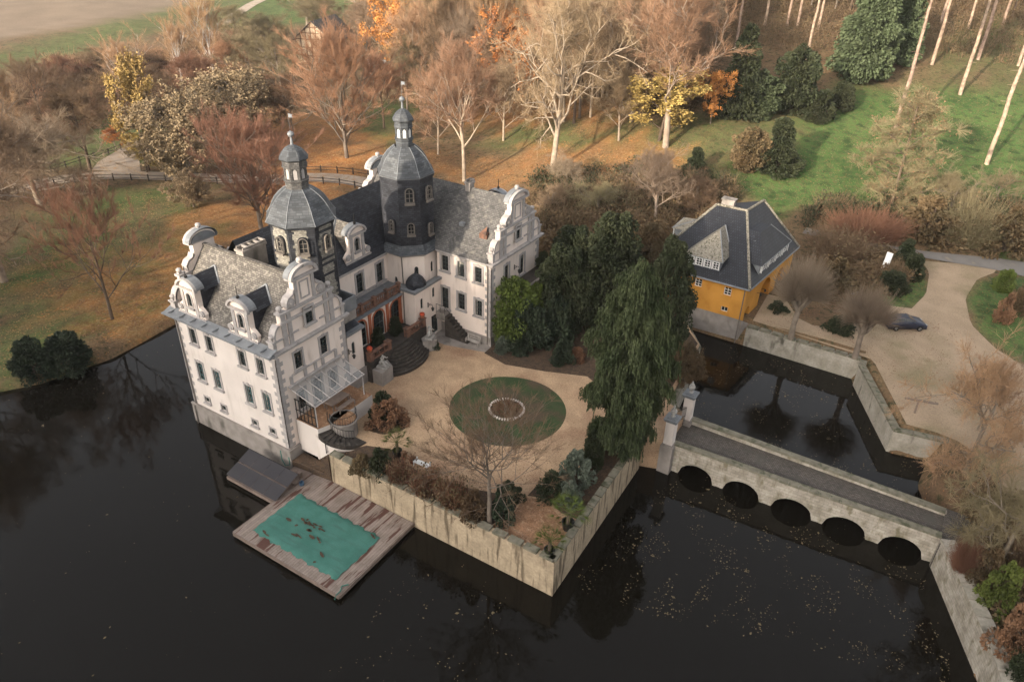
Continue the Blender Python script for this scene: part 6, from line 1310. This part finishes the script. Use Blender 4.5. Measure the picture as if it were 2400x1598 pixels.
at('plane', 1295, 402, -60, 128, 'plane_tree', 'great pale plane tree with wide low limbs in the middle of the park')
at('wood_b', 1384, 275, -60, 70, 'bare_tree', 'tall pale tree behind the great plane tree', mats=('pale_bark', 't_pink')); at('wood', 1422, 230, -60, 62, 'bare_tree', 'slim pale tree right behind the great plane tree', mats=('pale_bark', 't_tan'), rz=2)
at('plane_b', 1560, 345, -90, 140, 'plane_tree', 'broad pinkish bare tree left of the dark yews', mats=('pale_bark', 't_pink')); at('yellow_leafy', 1545, 330, 150, 75, 'yellow_tree', 'yellow green leaved tree under the broad pinkish tree'); at('orange_leafy', 1665, 290, 165, 45, 'maple_tree', 'bright orange leaved tree beside the dark yews', mats=('grey_bark', 't_red', 'l_orange'))
at('plane_b', 1535, 532, 330, 72, 'bare_tree', 'pale trunked tree in the scrub left of the gatehouse', mats=('pale_bark', 't_grey'), rz=1)
at('orange_leafy', 1240, 200, -30, 62, 'orange_tree', 'orange leaved tree on the slope behind the great plane tree'); at('orange_leafy', 1085, 120, -40, 34, 'orange_tree', 'orange tree at the wood edge above the pale upright tree')
at('yew_b', 1725, 275, 60, 68, 'yew_tree', 'tall dark yew right of the orange leaved tree'); at('yew', 1700, 275, 160, 60, 'yew_tree', 'low spreading yew before the tall dark yew', mats=(None, None, 'l_green')); at('yew', 1850, 265, 110, 62, 'yew_tree', 'dark rounded yew at the upper edge of the meadow', mats=(None, None, 'l_green')); at('yew', 1775, 275, 170, 55, 'yew_tree', 'dull green yew between the tall dark yew and the rounded yew'); at('bush', 1915, 282, 215, 46, 'yew_bush', 'round dark bush at the top corner of the meadow', 'bush', mats=(None, None, 'l_green')); at('bush', 1965, 255, 195, 38, 'yew_bush', 'round bush right of the dark bush at the meadow corner', 'bush', mats=(None, None, 'l_green'))
at('cypress', 2015, 185, -90, 105, 'cypress_tree', 'large sunlit green conifer above the meadow'); at('cypress', 2095, 150, -60, 70, 'cypress_tree', 'green conifer right of the large sunlit one', rz=1)
at('yew_b', 1815, 402, 278, 68, 'yew_tree', 'dark bushy yew standing on the meadow behind the gatehouse'); at('yew', 1750, 400, 300, 50, 'yew_bush', 'brownish bush left of the yew on the meadow', 'bush', mats=(None, None, 'l_brown')); at('yew_b', 1628, 405, 345, 36, 'yew_bush', 'dark spiky bush at the left end of the meadow', 'bush')
at('larch', 2083, 500, 205, 88, 'larch_tree', 'thin larch with rust coloured tips leaning over the meadow', mats=('brown_bark', 't_olive', 'l_rust'))
for i, (bx, by, tx, lab) in enumerate([(2092, 325, 0, 'first tall bare pine trunk on the meadow, behind the rusty larch'), (2184, 152, 0, 'pine trunk with orange leaves at its foot on the slope'), (2250, 222, 0, 'pale pine trunk at the upper edge of the bright meadow'), (2312, 385, 0, 'tall pine trunk at the right edge of the meadow'), (2292, 140, 0, 'short looking pine trunk behind the trunk at the meadow edge'), (1890, 140, 0, 'pine trunk left of the large green conifer'), (1917, 70, 0, 'thin pine trunk behind the green conifer'), (1717, 152, 0, 'pine trunk rising in front of the tall dark yew'), (2268, 68, 0, 'thin distant pine trunk at the top right'), (2386, 155, 0, 'pine trunk cut by the right edge of the picture'), (1845, 60, 0, 'grey pine trunk above the rounded yew'), (1868, 62, 0, 'grey pine trunk beside another above the rounded yew'), (1792, 60, 0, 'broken pine trunk behind the tall dark yew'), (2205, 55, 0, 'dark distant pine trunk in the shaded wood'), (1130, 20, 0, 'dark trunk in the wood above the pale upright tree'), (1168, 90, 0, 'thin pale trunk left of the orange slope tree'), (2120, 90, 0, 'pine trunk half hidden by the green conifer'), (2350, 60, 0, 'pine trunk high on the slope near the right edge')]):
    b = G(bx, by); plant('pine', b, 31+3*math.sin(i*2.3), 3.2 if i < 5 else 2.6, 'pine_tree', lab, 'tree', 'tall pines on the slope')
at('pollard', 1853, 792, 590, 78, 'pollard_tree', 'pollard tree with a ball of twigs nearer the gatehouse', z=2.6); at('pollard', 2003, 838, 662, 78, 'pollard_tree', 'pollard tree with a ball of twigs in front of the parked car', z=2.6, rz=2)
at('gnarly', 2262, 1105, 840, 112, 'bare_tree', 'pinkish tangled bare tree on the drive above the bridge end', z=2.6, mats=('grey_bark', 't_pink')); at('gnarly', 2335, 1330, 1050, 130, 'bare_tree', 'olive grey bare tree over the lane at the bridge end', z=2.6, mats=('grey_bark', 't_olive'), rz=1.5); at('sparse', 2400, 1050, 740, 85, 'bare_tree', 'pale bare tree at the right edge of the drive', z=2.6, mats=('pale_bark', 't_grey')); at('sparse', 2290, 1010, 850, 80, 'bare_tree', 'thin red twigged tree beside the hitching rail', z=2.6, mats=('grey_bark', 't_pink'), rz=2.2)
at('court', 1148, 1225, 905, 185, 'bare_tree', 'bare spreading tree in the flower bed in front of the round lawn', z=3.3, mats=('grey_bark', 't_brown'))
at('drooper', 1452, 1058, 600, 100, 'weeping_conifer', 'tall drooping blue green conifer at the island end of the bridge', z=3.3)
at('conifer', 1545, 855, 560, 62, 'yew_tree', 'dark yew behind the drooping conifer beside the gatehouse', z=3.0); at('conifer', 1420, 770, 500, 88, 'yew_tree', 'dark green tree between the castle terrace and the drooping conifer', z=3.2, mats=(None, None, 'l_green')); at('conifer', 1515, 700, 520, 70, 'yew_tree', 'olive brown tree left of the gatehouse roof', z=3.0, mats=(None, None, 'l_brown')); at('conifer', 1335, 700, 530, 75, 'yew_tree', 'dark tree just behind the castle terrace', z=3.2, mats=(None, None, 'l_green'))
at('oak_leafy', 1602, 905, 800, 42, 'beech_bush', 'copper brown bush hanging over the upper moat', 'bush', z=2.6, mats=('brown_bark', 't_brown', 'l_brown'))
# bushes
def bush(key, bx, by, ty, w, label, z=None, mats=None, name='bush', group=None): return at(key, bx, by, ty, w, name, label, 'bush', mats, z, group)
bush('bush', 168, 862, 785, 62, 'dark evergreen bush on the lake bank, right one of the pair', .5); bush('bush', 85, 880, 800, 56, 'dark evergreen bush on the lake bank, left one of the pair', .5)
bush('bush', 1237, 815, 715, 60, 'large dark rhododendron at the foot of the castle terrace', 3.3, name='rhododendron'); bush('bush', 1180, 822, 790, 26, 'grey green low shrub beside the castle corner', 3.3, (None, None, 'l_grey')); bush('yew', 1195, 800, 650, 66, 'bright green climbing shrub on the castle terrace wall', 3.3, (None, None, 'l_lime'), 'climber'); bush('bush', 1318, 850, 800, 32, 'small dark bush right of the large rhododendron', 3.3); bush('bush', 1352, 845, 815, 24, 'orange brown shrub beside the drooping conifer', 3.3, (None, None, 'l_rust'))
bush('bush', 1300, 800, 700, 50, 'dark bush behind the large rhododendron', 3.3); plant('bush_b', (18.4, 6.7, 3.3), 2.4, 1.9, 'shrub', 'rust leaved shrub on the round bed by the canopy terrace', 'bush', None, (None, None, 'l_rust')); plant('bush', (17.6, 7.0, 3.3), 2.7, 1.3, 'shrub', 'green shrub between the rust leaved shrub and the canopy terrace', 'bush', None, (None, None, 'l_green'))
bush('bush', 898, 890, 868, 14, 'small dark ball of box at the foot of the near step cheek', 3.3, name='box_ball'); bush('bush', 1020, 818, 795, 13, 'small dark ball of box at the foot of the far step cheek', 3.3, name='box_ball')
for i, (bx, by, ty, w, key, m, lab) in enumerate([(850, 1100, 1068, 32, 'bush_b', 'l_brown', 'brown low shrub at the castle end of the long garden wall'), (893, 1105, 1055, 38, 'bush_c', 'l_green', 'dull green shrub behind the pots on the garden wall bed'), (940, 1130, 1085, 34, 'rose', None, 'dark rose shrub near the slatted bench'), (1000, 1160, 1105, 40, 'rose', None, 'brown twiggy rose shrub below the slatted bench'), (1060, 1185, 1125, 42, 'rose', None, 'wine brown rose shrub left of the bare court tree'), (1110, 1215, 1150, 40, 'bush_c', 'l_brown', 'brown hedge shrub at the foot of the bare court tree'), (1178, 1220, 1140, 36, 'bush', 'l_bush', 'dark box hedge right of the bare court tree'), (1195, 1170, 1130, 34, 'bush_b', 'l_green', 'green hedge shrub at the entrance of the corner patio'), (1290, 1160, 1110, 46, 'bush_c', 'l_green', 'round hedge on the upper side of the corner patio'), (1350, 1135, 1060, 44, 'bush_b', 'l_grey', 'silver grey shrub by the garden wall'), (1335, 1180, 1130, 36, 'bush_c', 'l_grey', 'grey shrub behind the patio palm'), (1385, 1090, 1015, 34, 'bush', 'l_green', 'green shrub by the stone bench')]):
    bush(key, bx, by, ty, w, lab, 3.3, (None, None, m) if m and key != 'rose' else None, 'shrub')
plant('conifer', (23.4, 30.0, 3.0), 10.5, 3.4, 'yew_tree', 'dark yew against the raised terrace at the right castle gable', 'tree')
plant('bush', (21.6, 27.2, 3.3), 6.2, 1.7, 'climber', 'yellow green creeper on the outer face of the raised terrace', 'climber', None, (None, None, 'l_lime'))
plant('rose', (26.3, 14.35, 3.3), .75, 1.35, 'rose_bed', 'low reddish brown twigs filling the white stone ring of the round lawn', 'shrub')
# right-hand garden
for bx, by, ty, w, key, m, lab in [(2110, 640, 560, 40, 'yew_b', 'l_green', 'dark columnar bush beside the lane'), (2085, 690, 640, 50, 'bush', 'l_green', 'dark hedge on the round bed by the gravel drive'), (2130, 665, 600, 34, 'bush', 'l_green', 'dark hedge bush at the drive corner by the lane'), (2345, 690, 635, 30, 'bush', 'l_lime', 'bright green shrub on the oval lawn by the drive'), (2345, 760, 690, 28, 'bush_c', 'l_rust', 'rusty upright shrub on the oval lawn'), (2390, 740, 630, 40, 'bush_c', 'l_brown', 'brown bush at the right edge on the oval lawn'), (2050, 560, 500, 60, 'shrub_red', None, 'flaming red twigged shrub under the larch'), (2000, 560, 500, 60, 'shrub_red', None, 'dark red shrub left of the larch foot'), (1960, 600, 540, 70, 'shrub', None, 'brown twiggy shrub behind the pollard trees'), (2170, 560, 470, 80, 'bush_b', 'l_brown', 'brown green thicket right of the larch foot'), (2260, 570, 470, 70, 'shrub', 't_olive', 'olive twiggy bush above the lane'), (2350, 590, 490, 70, 'bush_b', 'l_brown', 'brown bush above the lane near the right edge'), (1950, 690, 610, 60, 'bush_c', 'l_brown', 'low brown hedge behind the second pollard tree'), (1965, 780, 745, 42, 'bush', 'l_green', 'low green bush between the two pollard trees'), (1822, 735, 708, 30, 'bush_b', 'l_green', 'dark bush in front of the gatehouse arch'), (2325, 1425, 1325, 44, 'bush_b', 'l_lime', 'yellow green shrub behind the broad retaining wall'), (2250, 1340, 1265, 30, 'shrub_red', None, 'red twigged creeper hanging over the broad retaining wall'), (2370, 1540, 1420, 60, 'bush_b', 'l_rust', 'rust and brown shrub at the lower right edge'), (2395, 1590, 1500, 50, 'bush', 'l_green', 'dark evergreen bush at the lower right corner'), (2300, 1370, 1290, 46, 'bush_c', 'l_brown', 'brown shrub by the bend of the retaining wall'), (2390, 1330, 1200, 60, 'shrub', None, 'grey twiggy bush beside the cobbled lane end')]:
    bush(key, bx, by, ty, w, lab, 2.6 if by > 600 else None, ((None, m) if key.startswith('shrub') else (None, None, m)) if m else None, 'shrub')
# potted plants
def palm(x, y, z, s, label):
    e = empty('potted_palm', (x, y, z), 0, label, 'potted palm'); b = MB(); b.lathe([(0, .22*s), (.45*s, .3*s), (.45*s, .25*s), (.4*s, .24*s)], (0, 0, 0), 14); b.build('tub', M['iron'], e); rr = random.Random(int(x*10)); b = MB(); b.tube([(0, 0, .3*s), (0, 0, 1.0*s)], .09*s, 7); b.build('trunk', K['brown_bark'], e); b = MB()
    for k in range(34):
        a = k*2.4; el = rr.uniform(-.3, 1.3); L_ = rr.uniform(.7, 1.05)*s; d = Vector((math.cos(a)*math.cos(el), math.sin(a)*math.cos(el), math.sin(el))); p = Vector((0, 0, 1.0*s)); m = p+d*L_*.7; t = Vector((-math.sin(a), math.cos(a), 0)); b.tube([p, m], .012, 3)
        for j in range(-5, 6):
            q = (d*math.cos(j*.26)+t*math.sin(j*.26)).normalized(); e2 = m+q*L_*.5-Vector((0, 0, .10*s)); w = t.cross(q)*.03*s+Vector((0, 0, .015)); b.face([m-w, m+w, e2])
    b.build('fronds', K['l_lime'], e)
palm(*Z(932, 1068, 3.3), 3.3, 1.45, 'green fan palm in a black tub on the gravel near the slatted bench'); palm(*Z(1330, 1238, 3.3), 3.3, 1.7, 'bright green fan palm in a black tub on the corner patio'); palm(*Z(1287, 1300, 3.3), 3.3, 1.4, 'fan palm without visible tub in the innermost corner of the garden wall')
for (px, py, nm) in ((948, 1076, 'terracotta pot beside the palm on the gravel'), (967, 1085, 'terracotta pot with a red plant left of the slatted bench'), (1022, 1112, 'small terracotta pot right of the slatted bench')):
    x, y = Z(px, py, 3.3); e = pot(x, y, 3.3, .24, label=nm); b = MB(); rr = random.Random(int(px))
    for k in range(60): p = Vector((rr.gauss(0, .16), rr.gauss(0, .16), .5+abs(rr.gauss(0, .2)))); q = Vector((rr.gauss(0, 1), rr.gauss(0, 1), rr.gauss(0, 1))).normalized()*.09; r3 = q.orthogonal()*.6; b.face([p-q, p+r3, p+q, p-r3])
    b.build('plant', K['l_rust'], e)
def planter(x, y, z, label, key, s=1.0):
    e = pot(x, y, z, .42*s, 'terracotta', 'planter', label)
    return e
M['geranium'] = mat('red_geranium_flowers', (.62, .10, .04), (.5, .07, .03), 6, .7)
for (x, y, z, nm) in ((12.8, 11.0, 6.6, 'tub of orange red flowers on the terrace pier nearer the canopy'), (12.8, 19.1, 6.6, 'tub of orange red flowers on the terrace pier by the onion roof')):
    e = pot(x, y, z, .26, label=nm); b = MB(); rr = random.Random(int(y))
    for k in range(110): v = Vector((rr.gauss(0, 1), rr.gauss(0, 1), abs(rr.gauss(0, 1)))).normalized(); p = Vector((0, 0, .4))+v*.28*rr.uniform(.7, 1.05); t = v.orthogonal()*.06; u_ = v.cross(t); b.face([p-t, p+u_, p+t, p-u_])
    b.build('flowers', M['geranium'], e)
for (x, y, nm) in ((11.5, 13.7, 'dark potted fir between the first and middle arched doors'), (11.5, 16.35, 'dark potted fir between the middle and far arched doors')):
    plant('bush', (x, y, 5.62), 1.9, .8, 'potted_fir', nm, 'potted fir', mats=(None, None, 'l_green'), sink=0)
for (x, y, z, nm) in ((19.6, 32.0, 9.25, 'clipped dark shrub in a pot at the far corner of the raised terrace'), (21.2, 32.6, 9.25, 'dark potted shrub at the outer corner of the raised terrace')):
    plant('bush', (x, y, z), 1.7, 1.0, 'potted_shrub', nm, 'potted shrub', mats=(None, None, 'l_green'), sink=0)
# ------------------------------------------------------------------ woodland behind: single trees, each on the slope
rr = random.Random(77); kinds = [('wood', ('grey_bark', 't_tan')), ('wood_b', ('pale_bark', 't_pink')), ('plane_b', ('pale_bark', 't_tan')), ('beech_b', ('grey_bark', 't_pink')), ('wood', ('brown_bark', 't_brown')), ('orange_leafy', ('grey_bark', 't_red', 'l_orange')), ('wood_b', ('grey_bark', 't_grey'))]
WL = []
for row, (py, n_) in enumerate(((215, 8), (160, 11), (105, 13), (55, 14), (10, 14), (-35, 14))):
    for k in range(n_):
        px = 880+(1640-880)*(k+rr.uniform(.1, .9))/n_
        if row > 2: px = 820+(1700-820)*(k+rr.uniform(.1, .9))/n_
        WL.append((px, py+rr.uniform(-22, 22)))
for k in range(26): WL.append((940+rr.uniform(0, 660), 235+rr.uniform(-20, 55)))
for k in range(16): WL.append((1700+700*(k+rr.random())/16, rr.uniform(-60, 45)))
WL.sort(); SEEN = {}
ORD = 'first second third fourth fifth sixth seventh eighth ninth tenth eleventh twelfth'.split()
def wlabel(col, px, py):
    zn = [(960, 'behind the second tower spire'), (1120, 'above the pale upright tree'), (1240, 'left of the great plane tree'), (1360, 'behind the great plane tree'), (1480, 'right of the great plane tree'), (1600, 'behind the broad pinkish tree'), (1760, 'above the tall dark yew'), (1950, 'left of the sunlit conifer'), (2130, 'behind the sunlit conifer'), (9999, 'among the pines at the top right')]
    z_ = next(t for a, t in zn if px < a); dp = 'at the wood foot' if py > 185 else 'halfway up' if py > 90 else 'high up' if py > 20 else 'topmost'
    key = (col, z_, dp); SEEN[key] = SEEN.get(key, 0)+1; n = SEEN[key]
    return '%s woodland tree %s %s%s' % (col, dp, z_, '' if n == 1 else ', %s along' % ORD[n-1])
for k, (px, py) in enumerate(WL):
    b = G(px, py); kd = kinds[rr.choice((0, 0, 1, 1, 2, 3, 4, 5, 6))]
    if px > 1700: kd = kinds[rr.choice((0, 4, 4))]
    col = {'t_tan': 'tan', 't_pink': 'pinkish', 't_brown': 'dark brown', 't_red': 'orange leaved', 't_grey': 'grey tan', 't_olive': 'olive'}[kd[1][1]]
    plant(kd[0], b, rr.uniform(20, 28), rr.uniform(4.4, 6.6), 'woodland_tree', wlabel(col, px, py), 'tree', '%s trees of the wood on the slope' % col, kd[1])
# trees of the park edge left of the barn
for i, (bx, by, ty, w, key, ms, lab) in enumerate([(30, 330, 190, 70, 'wood', ('brown_bark', 't_brown'), 'dark bare tree on the scrub at the far left edge'), (150, 215, 130, 45, 'wood', ('brown_bark', 't_dark'), 'low wine coloured tree on the field edge at the far left'), (240, 190, 110, 45, 'wood', ('brown_bark', 't_brown'), 'dark tree on the field edge left of the first birch'), (385, 300, 150, 55, 'wood', ('brown_bark', 't_brown'), 'dark bare tree between the first birch and the yellow tree'), (465, 260, 120, 55, 'wood', ('brown_bark', 't_dark'), 'wine brown tree under the middle birch'), (545, 215, 90, 60, 'wood', ('grey_bark', 't_red'), 'reddish brown tree right of the rightmost birch'), (590, 215, 60, 50, 'wood', ('grey_bark', 't_olive'), 'olive tree behind the broad tan oak'), (665, 235, 70, 60, 'wood_b', ('grey_bark', 't_olive'), 'olive grey tree in front of the barn gable'), (690, 330, 170, 55, 'wood', ('grey_bark', 't_brown'), 'brown tree between the tan oak and the ivy covered trunk'), (900, 300, 120, 60, 'wood', ('brown_bark', 't_red'), 'dark red tree behind the round red crowned tree'), (1180, 330, 130, 60, 'wood_b', ('pale_bark', 't_tan'), 'small tan tree between the pale upright tree and the plane'), (1450, 330, 160, 60, 'wood_b', ('pale_bark', 't_tan'), 'low tan tree right of the great plane tree'), (1330, 440, 360, 50, 'gnarly', ('grey_bark', 't_grey'), 'low greyish thicket tree in front of the great plane tree'), (1400, 500, 420, 55, 'gnarly', ('grey_bark', 't_olive'), 'olive thicket tree behind the castle terrace'), (1290, 500, 425, 45, 'gnarly', ('grey_bark', 't_tan'), 'tan thicket tree right of the castle gable'), (1620, 500, 410, 55, 'gnarly', ('brown_bark', 't_brown'), 'brown thicket tree behind the gatehouse chimney'), (2220, 520, 400, 70, 'gnarly', ('grey_bark', 't_olive'), 'olive bare tree right of the rusty larch'), (2330, 480, 400, 60, 'sparse', ('grey_bark', 't_olive'), 'thin bare tree on the meadow edge at the far right'), (1080, 290, 120, 55, 'wood', ('grey_bark', 't_olive'), 'olive tree behind the pale upright tree'), (760, 110, -20, 70, 'wood', ('grey_bark', 't_olive'), 'olive bare tree just behind the barn roof'), (860, 120, 0, 70, 'wood_b', ('grey_bark', 't_tan'), 'pale tan tree on the field corner behind the small shed')]):
    at(key, bx, by, ty, w, 'bare_tree', lab, mats=ms, rz=i*1.1)
# field edge trees and hedges on the left
for k in range(20):
    px = 60+560*(k+rr.random())/20; py = 235-(px/700)*150+rr.uniform(-25, 25); b = G(px, py); plant('shrub', b, rr.uniform(3.5, 6), rr.uniform(3, 5), 'hedge_shrub', 'dusky brown shrub in the field scrub belt, %s' % ('leftmost of all' if k == 0 else 'rightmost of all' if k == 19 else ORD[k % 10]+(' from the left edge' if k < 10 else ' counting on from the first birch')), 'shrub', 'brown shrubs of the field scrub', (None, rr.choice(('t_dark', 't_brown', 't_pink'))))
# ------------------------------------------------------------------ undergrowth, floating leaves, fallen leaves as stuff
def scatter_mass(name, areas, seed, mats_, hgt=1.6):
    rs = np.random.RandomState(seed); Vs, Fs, mi = [], [], []; off = 0
    for (P, n, h, kind) in areas:
        Q = [G(*p)[:2] for p in P]; Qa = np.array(Q); x0, y0 = Qa.min(0); x1, y1 = Qa.max(0); X_ = rs.uniform(x0, x1, n*6); Y_ = rs.uniform(y0, y1, n*6); dm = .5+.5*lown(X_*2.5, Y_*2.5); ok = (sdist(X_+lown(Y_, X_)*2, Y_, Q) < 0) & (rs.rand(n*6) < np.clip(dm*1.5, .15, 1)) & (sdist(X_, Y_, LAKE) > 1); X_, Y_ = X_[ok][:n], Y_[ok][:n]; m = len(X_); g = ground(X_, Y_)
        hh = h*(.4+.9*np.clip(.5+.6*lown(Y_*3, X_*3), 0, 1))
        k = 5; z = rs.uniform(0, 1, (m, k))*hh[:, None]; c = np.stack([X_[:, None]+rs.normal(0, .5, (m, k)), Y_[:, None]+rs.normal(0, .5, (m, k)), g[:, None]+z], 2).reshape(-1, 3); V_, F_ = leaf_quads(c, .28, rs, 1.5); Vs.append(V_); Fs.append(F_+off); off += len(V_); mi += [kind]*len(F_)
        d = rs.normal(0, .35, (m, 3)); d[:, 2] = 1; p = np.stack([X_, Y_, g-.1], 1); S = np.concatenate([p, p+d*hh[:, None]*1.15, np.full((m, 1), .028), np.full((m, 1), .01)], 1); V_, F_ = tubes_np(S, 3); Vs.append(V_); Fs.append(F_+off); off += len(V_); mi += [len(mats_)-1]*len(F_)
    return tag(link(name, mesh_np(name, np.concatenate(Vs), F4=np.concatenate(Fs), mats=mats_, midx=mi)), kind='stuff')
scatter_mass('undergrowth', [([(1240, 470), (1500, 430), (1700, 440), (1640, 560), (1560, 620), (1300, 600), (1250, 540)], 6500, 2.2, 0), ([(1250, 420), (1500, 395), (1680, 420), (1700, 500), (1560, 520), (1280, 520)], 4000, 1.8, 1), ([(1880, 540), (2060, 520), (2250, 540), (2420, 590), (2420, 500), (2250, 470), (2060, 480), (1900, 500)], 3800, 2.0, 1), ([(1850, 620), (2000, 590), (2120, 600), (2110, 700), (1980, 720), (1860, 660)], 2200, 1.5, 0), ([(1480, 280), (1700, 260), (1700, 210), (1500, 200)], 2500, 2.2, 0), ([(880, 240), (1650, 230), (1700, 20), (1700, -60), (850, -60), (850, 100)], 11000, 2.6, 2), ([(1700, 120), (2150, 130), (2400, 160), (2450, -60), (1700, -60)], 6000, 2.2, 0), ([(2240, 1290), (2330, 1350), (2420, 1600), (2500, 1600), (2450, 1200), (2300, 1180)], 2500, 1.2, 0), ([(0, 330), (250, 300), (420, 210), (560, 130), (560, 70), (300, 170), (0, 230)], 5000, 1.6, 3)], 5, [K['l_brown'], K['l_green'], K['l_tan'], K['t_dark'], K['t_brown']])
def water_leaves():
    rs = np.random.RandomState(12); P = []
    def area(poly, n, clump):
        Qa = np.array(poly); m = n*6; X_ = rs.uniform(Qa[:, 0].min(), Qa[:, 0].max(), m); Y_ = rs.uniform(Qa[:, 1].min(), Qa[:, 1].max(), m); d = np.clip(.25+1.2*lown(X_*4, Y_*4)*clump, .015, 1); ok = inpoly(X_, Y_, poly) & (rs.rand(m) < d) & (sdist(X_, Y_, LAKE) < -.3); P.append(np.stack([X_[ok], Y_[ok]], 1)[:n])
    area([(39.6, 1), (66, 9), (62.4, 18.4), (41.5, 18.3)], 1300, 1); area([(41, -12), (66.5, 8), (68, -16), (44, -30)], 900, 1); area([(30, -16), (41, -10), (39.5, 0), (28, -1)], 140, .8); area([(39.5, 24), (60, 24), (60, 32), (52, 43.5), (38, 43.5)], 900, 1); area([(-40, -18), (10, -34), (40, -30), (14, -3), (-14, 8)], 190, .5); area([(41.5, 18.8), (62.5, 20), (62.5, 23), (41.5, 23)], 60, 1)
    P = np.concatenate(P); n = len(P); c = np.stack([P[:, 0], P[:, 1], np.full(n, .012)], 1); a = rs.uniform(0, 6.3, n); s = (.035+.07*rs.rand(n)**3)[:, None]; big = rs.rand(n) < .03; s[big] *= 1.8
    d = np.stack([np.cos(a), np.sin(a), 0*a], 1)*s; e = np.stack([-np.sin(a), np.cos(a), 0*a], 1)*s*.6; V_ = np.stack([c-d, c+e, c+d, c-e], 1).reshape(-1, 3); return mesh_np('floating_leaves', V_, F4=np.arange(4*n).reshape(-1, 4), mats=[mat('floating_leaf', (.15, .115, .06), (.10, .075, .04), 3, .8)])
tag(link('floating_leaves', water_leaves()), kind='stuff')
def court_litter():
    rs = np.random.RandomState(15); n = 2600; X_ = rs.uniform(18, 39, n); Y_ = rs.uniform(1, 14, n); w = np.exp(-((X_-33)**2+(Y_-5)**2)/60); ok = rs.rand(n) < w; c = np.stack([X_[ok], Y_[ok], np.full(ok.sum(), 3.33)], 1); V_, F_ = leaf_quads(c, .11, rs, 1.4); V_[:, 2] = 3.325+(V_[:, 2]-3.33)*.15; return mesh_np('fallen_leaves', V_, F4=F_, mats=[K['l_rust']])
tag(link('fallen_leaves', court_litter()), kind='stuff')
def lawn_litter():
    rs = np.random.RandomState(23); Vs, Fs, mi = [], [], []; off = 0
    for P, n, m_, sz in (([(0, 600), (200, 500), (330, 450), (560, 440), (600, 500), (480, 640), (400, 745), (220, 845), (0, 910)], 9000, 0, .15), ([(150, 790), (210, 640), (360, 620), (420, 700), (260, 810)], 3500, 1, .15), ([(640, 380), (900, 340), (1300, 390), (1600, 300), (1600, 420), (1200, 440), (700, 420)], 6000, 0, .22), ([(1750, 730), (2100, 720), (2300, 800), (2250, 1000), (2020, 880), (1760, 770)], 1500, 1, .12), ([(1700, 440), (2150, 220), (2380, 220), (2380, 560), (1900, 500)], 2200, 2, .2)):
        Q = [G(*p)[:2] for p in P]; Qa = np.array(Q); X_ = rs.uniform(Qa[:, 0].min(), Qa[:, 0].max(), n*4); Y_ = rs.uniform(Qa[:, 1].min(), Qa[:, 1].max(), n*4); dm = np.clip(.5+.8*lown(X_*5, Y_*5), .1, 1)
        ok = inpoly(X_, Y_, Q) & (sdist(X_, Y_, LAKE) > .8) & (rs.rand(n*4) < dm); X_, Y_ = X_[ok][:n], Y_[ok][:n]; c = np.stack([X_, Y_, ground(X_, Y_)+.10], 1); V_, F_ = leaf_quads(c, sz, rs, 1.3); z0 = np.repeat(c[:, 2], 4); V_[:, 2] = z0+(V_[:, 2]-z0)*.3; Vs.append(V_); Fs.append(F_+off); off += len(V_); mi += [m_]*len(F_)
    return mesh_np('lawn_leaves', np.concatenate(Vs), F4=np.concatenate(Fs), mats=[mat('straw_fallen_leaf', (.36, .24, .10), (.24, .14, .06), 3, .9), K['l_rust'], mat('pale_fallen_leaf', (.26, .22, .11), (.16, .14, .07), 3, .9)], midx=mi)
tag(link('lawn_leaves', lawn_litter()), kind='stuff')
# heap of leaves at the end of the short moat wall
e = MB(); e.lathe([(0, 1.9), (.25, 1.7), (.6, 1.1), (.8, .4), (.85, .02)], (62.7, 30.4, 1.9), 26); o = e.build('leaf_heap', M['gravel_red']); tag(o, 'mound of rust coloured leaves between the bridge and the short moat wall', 'leaf heap')
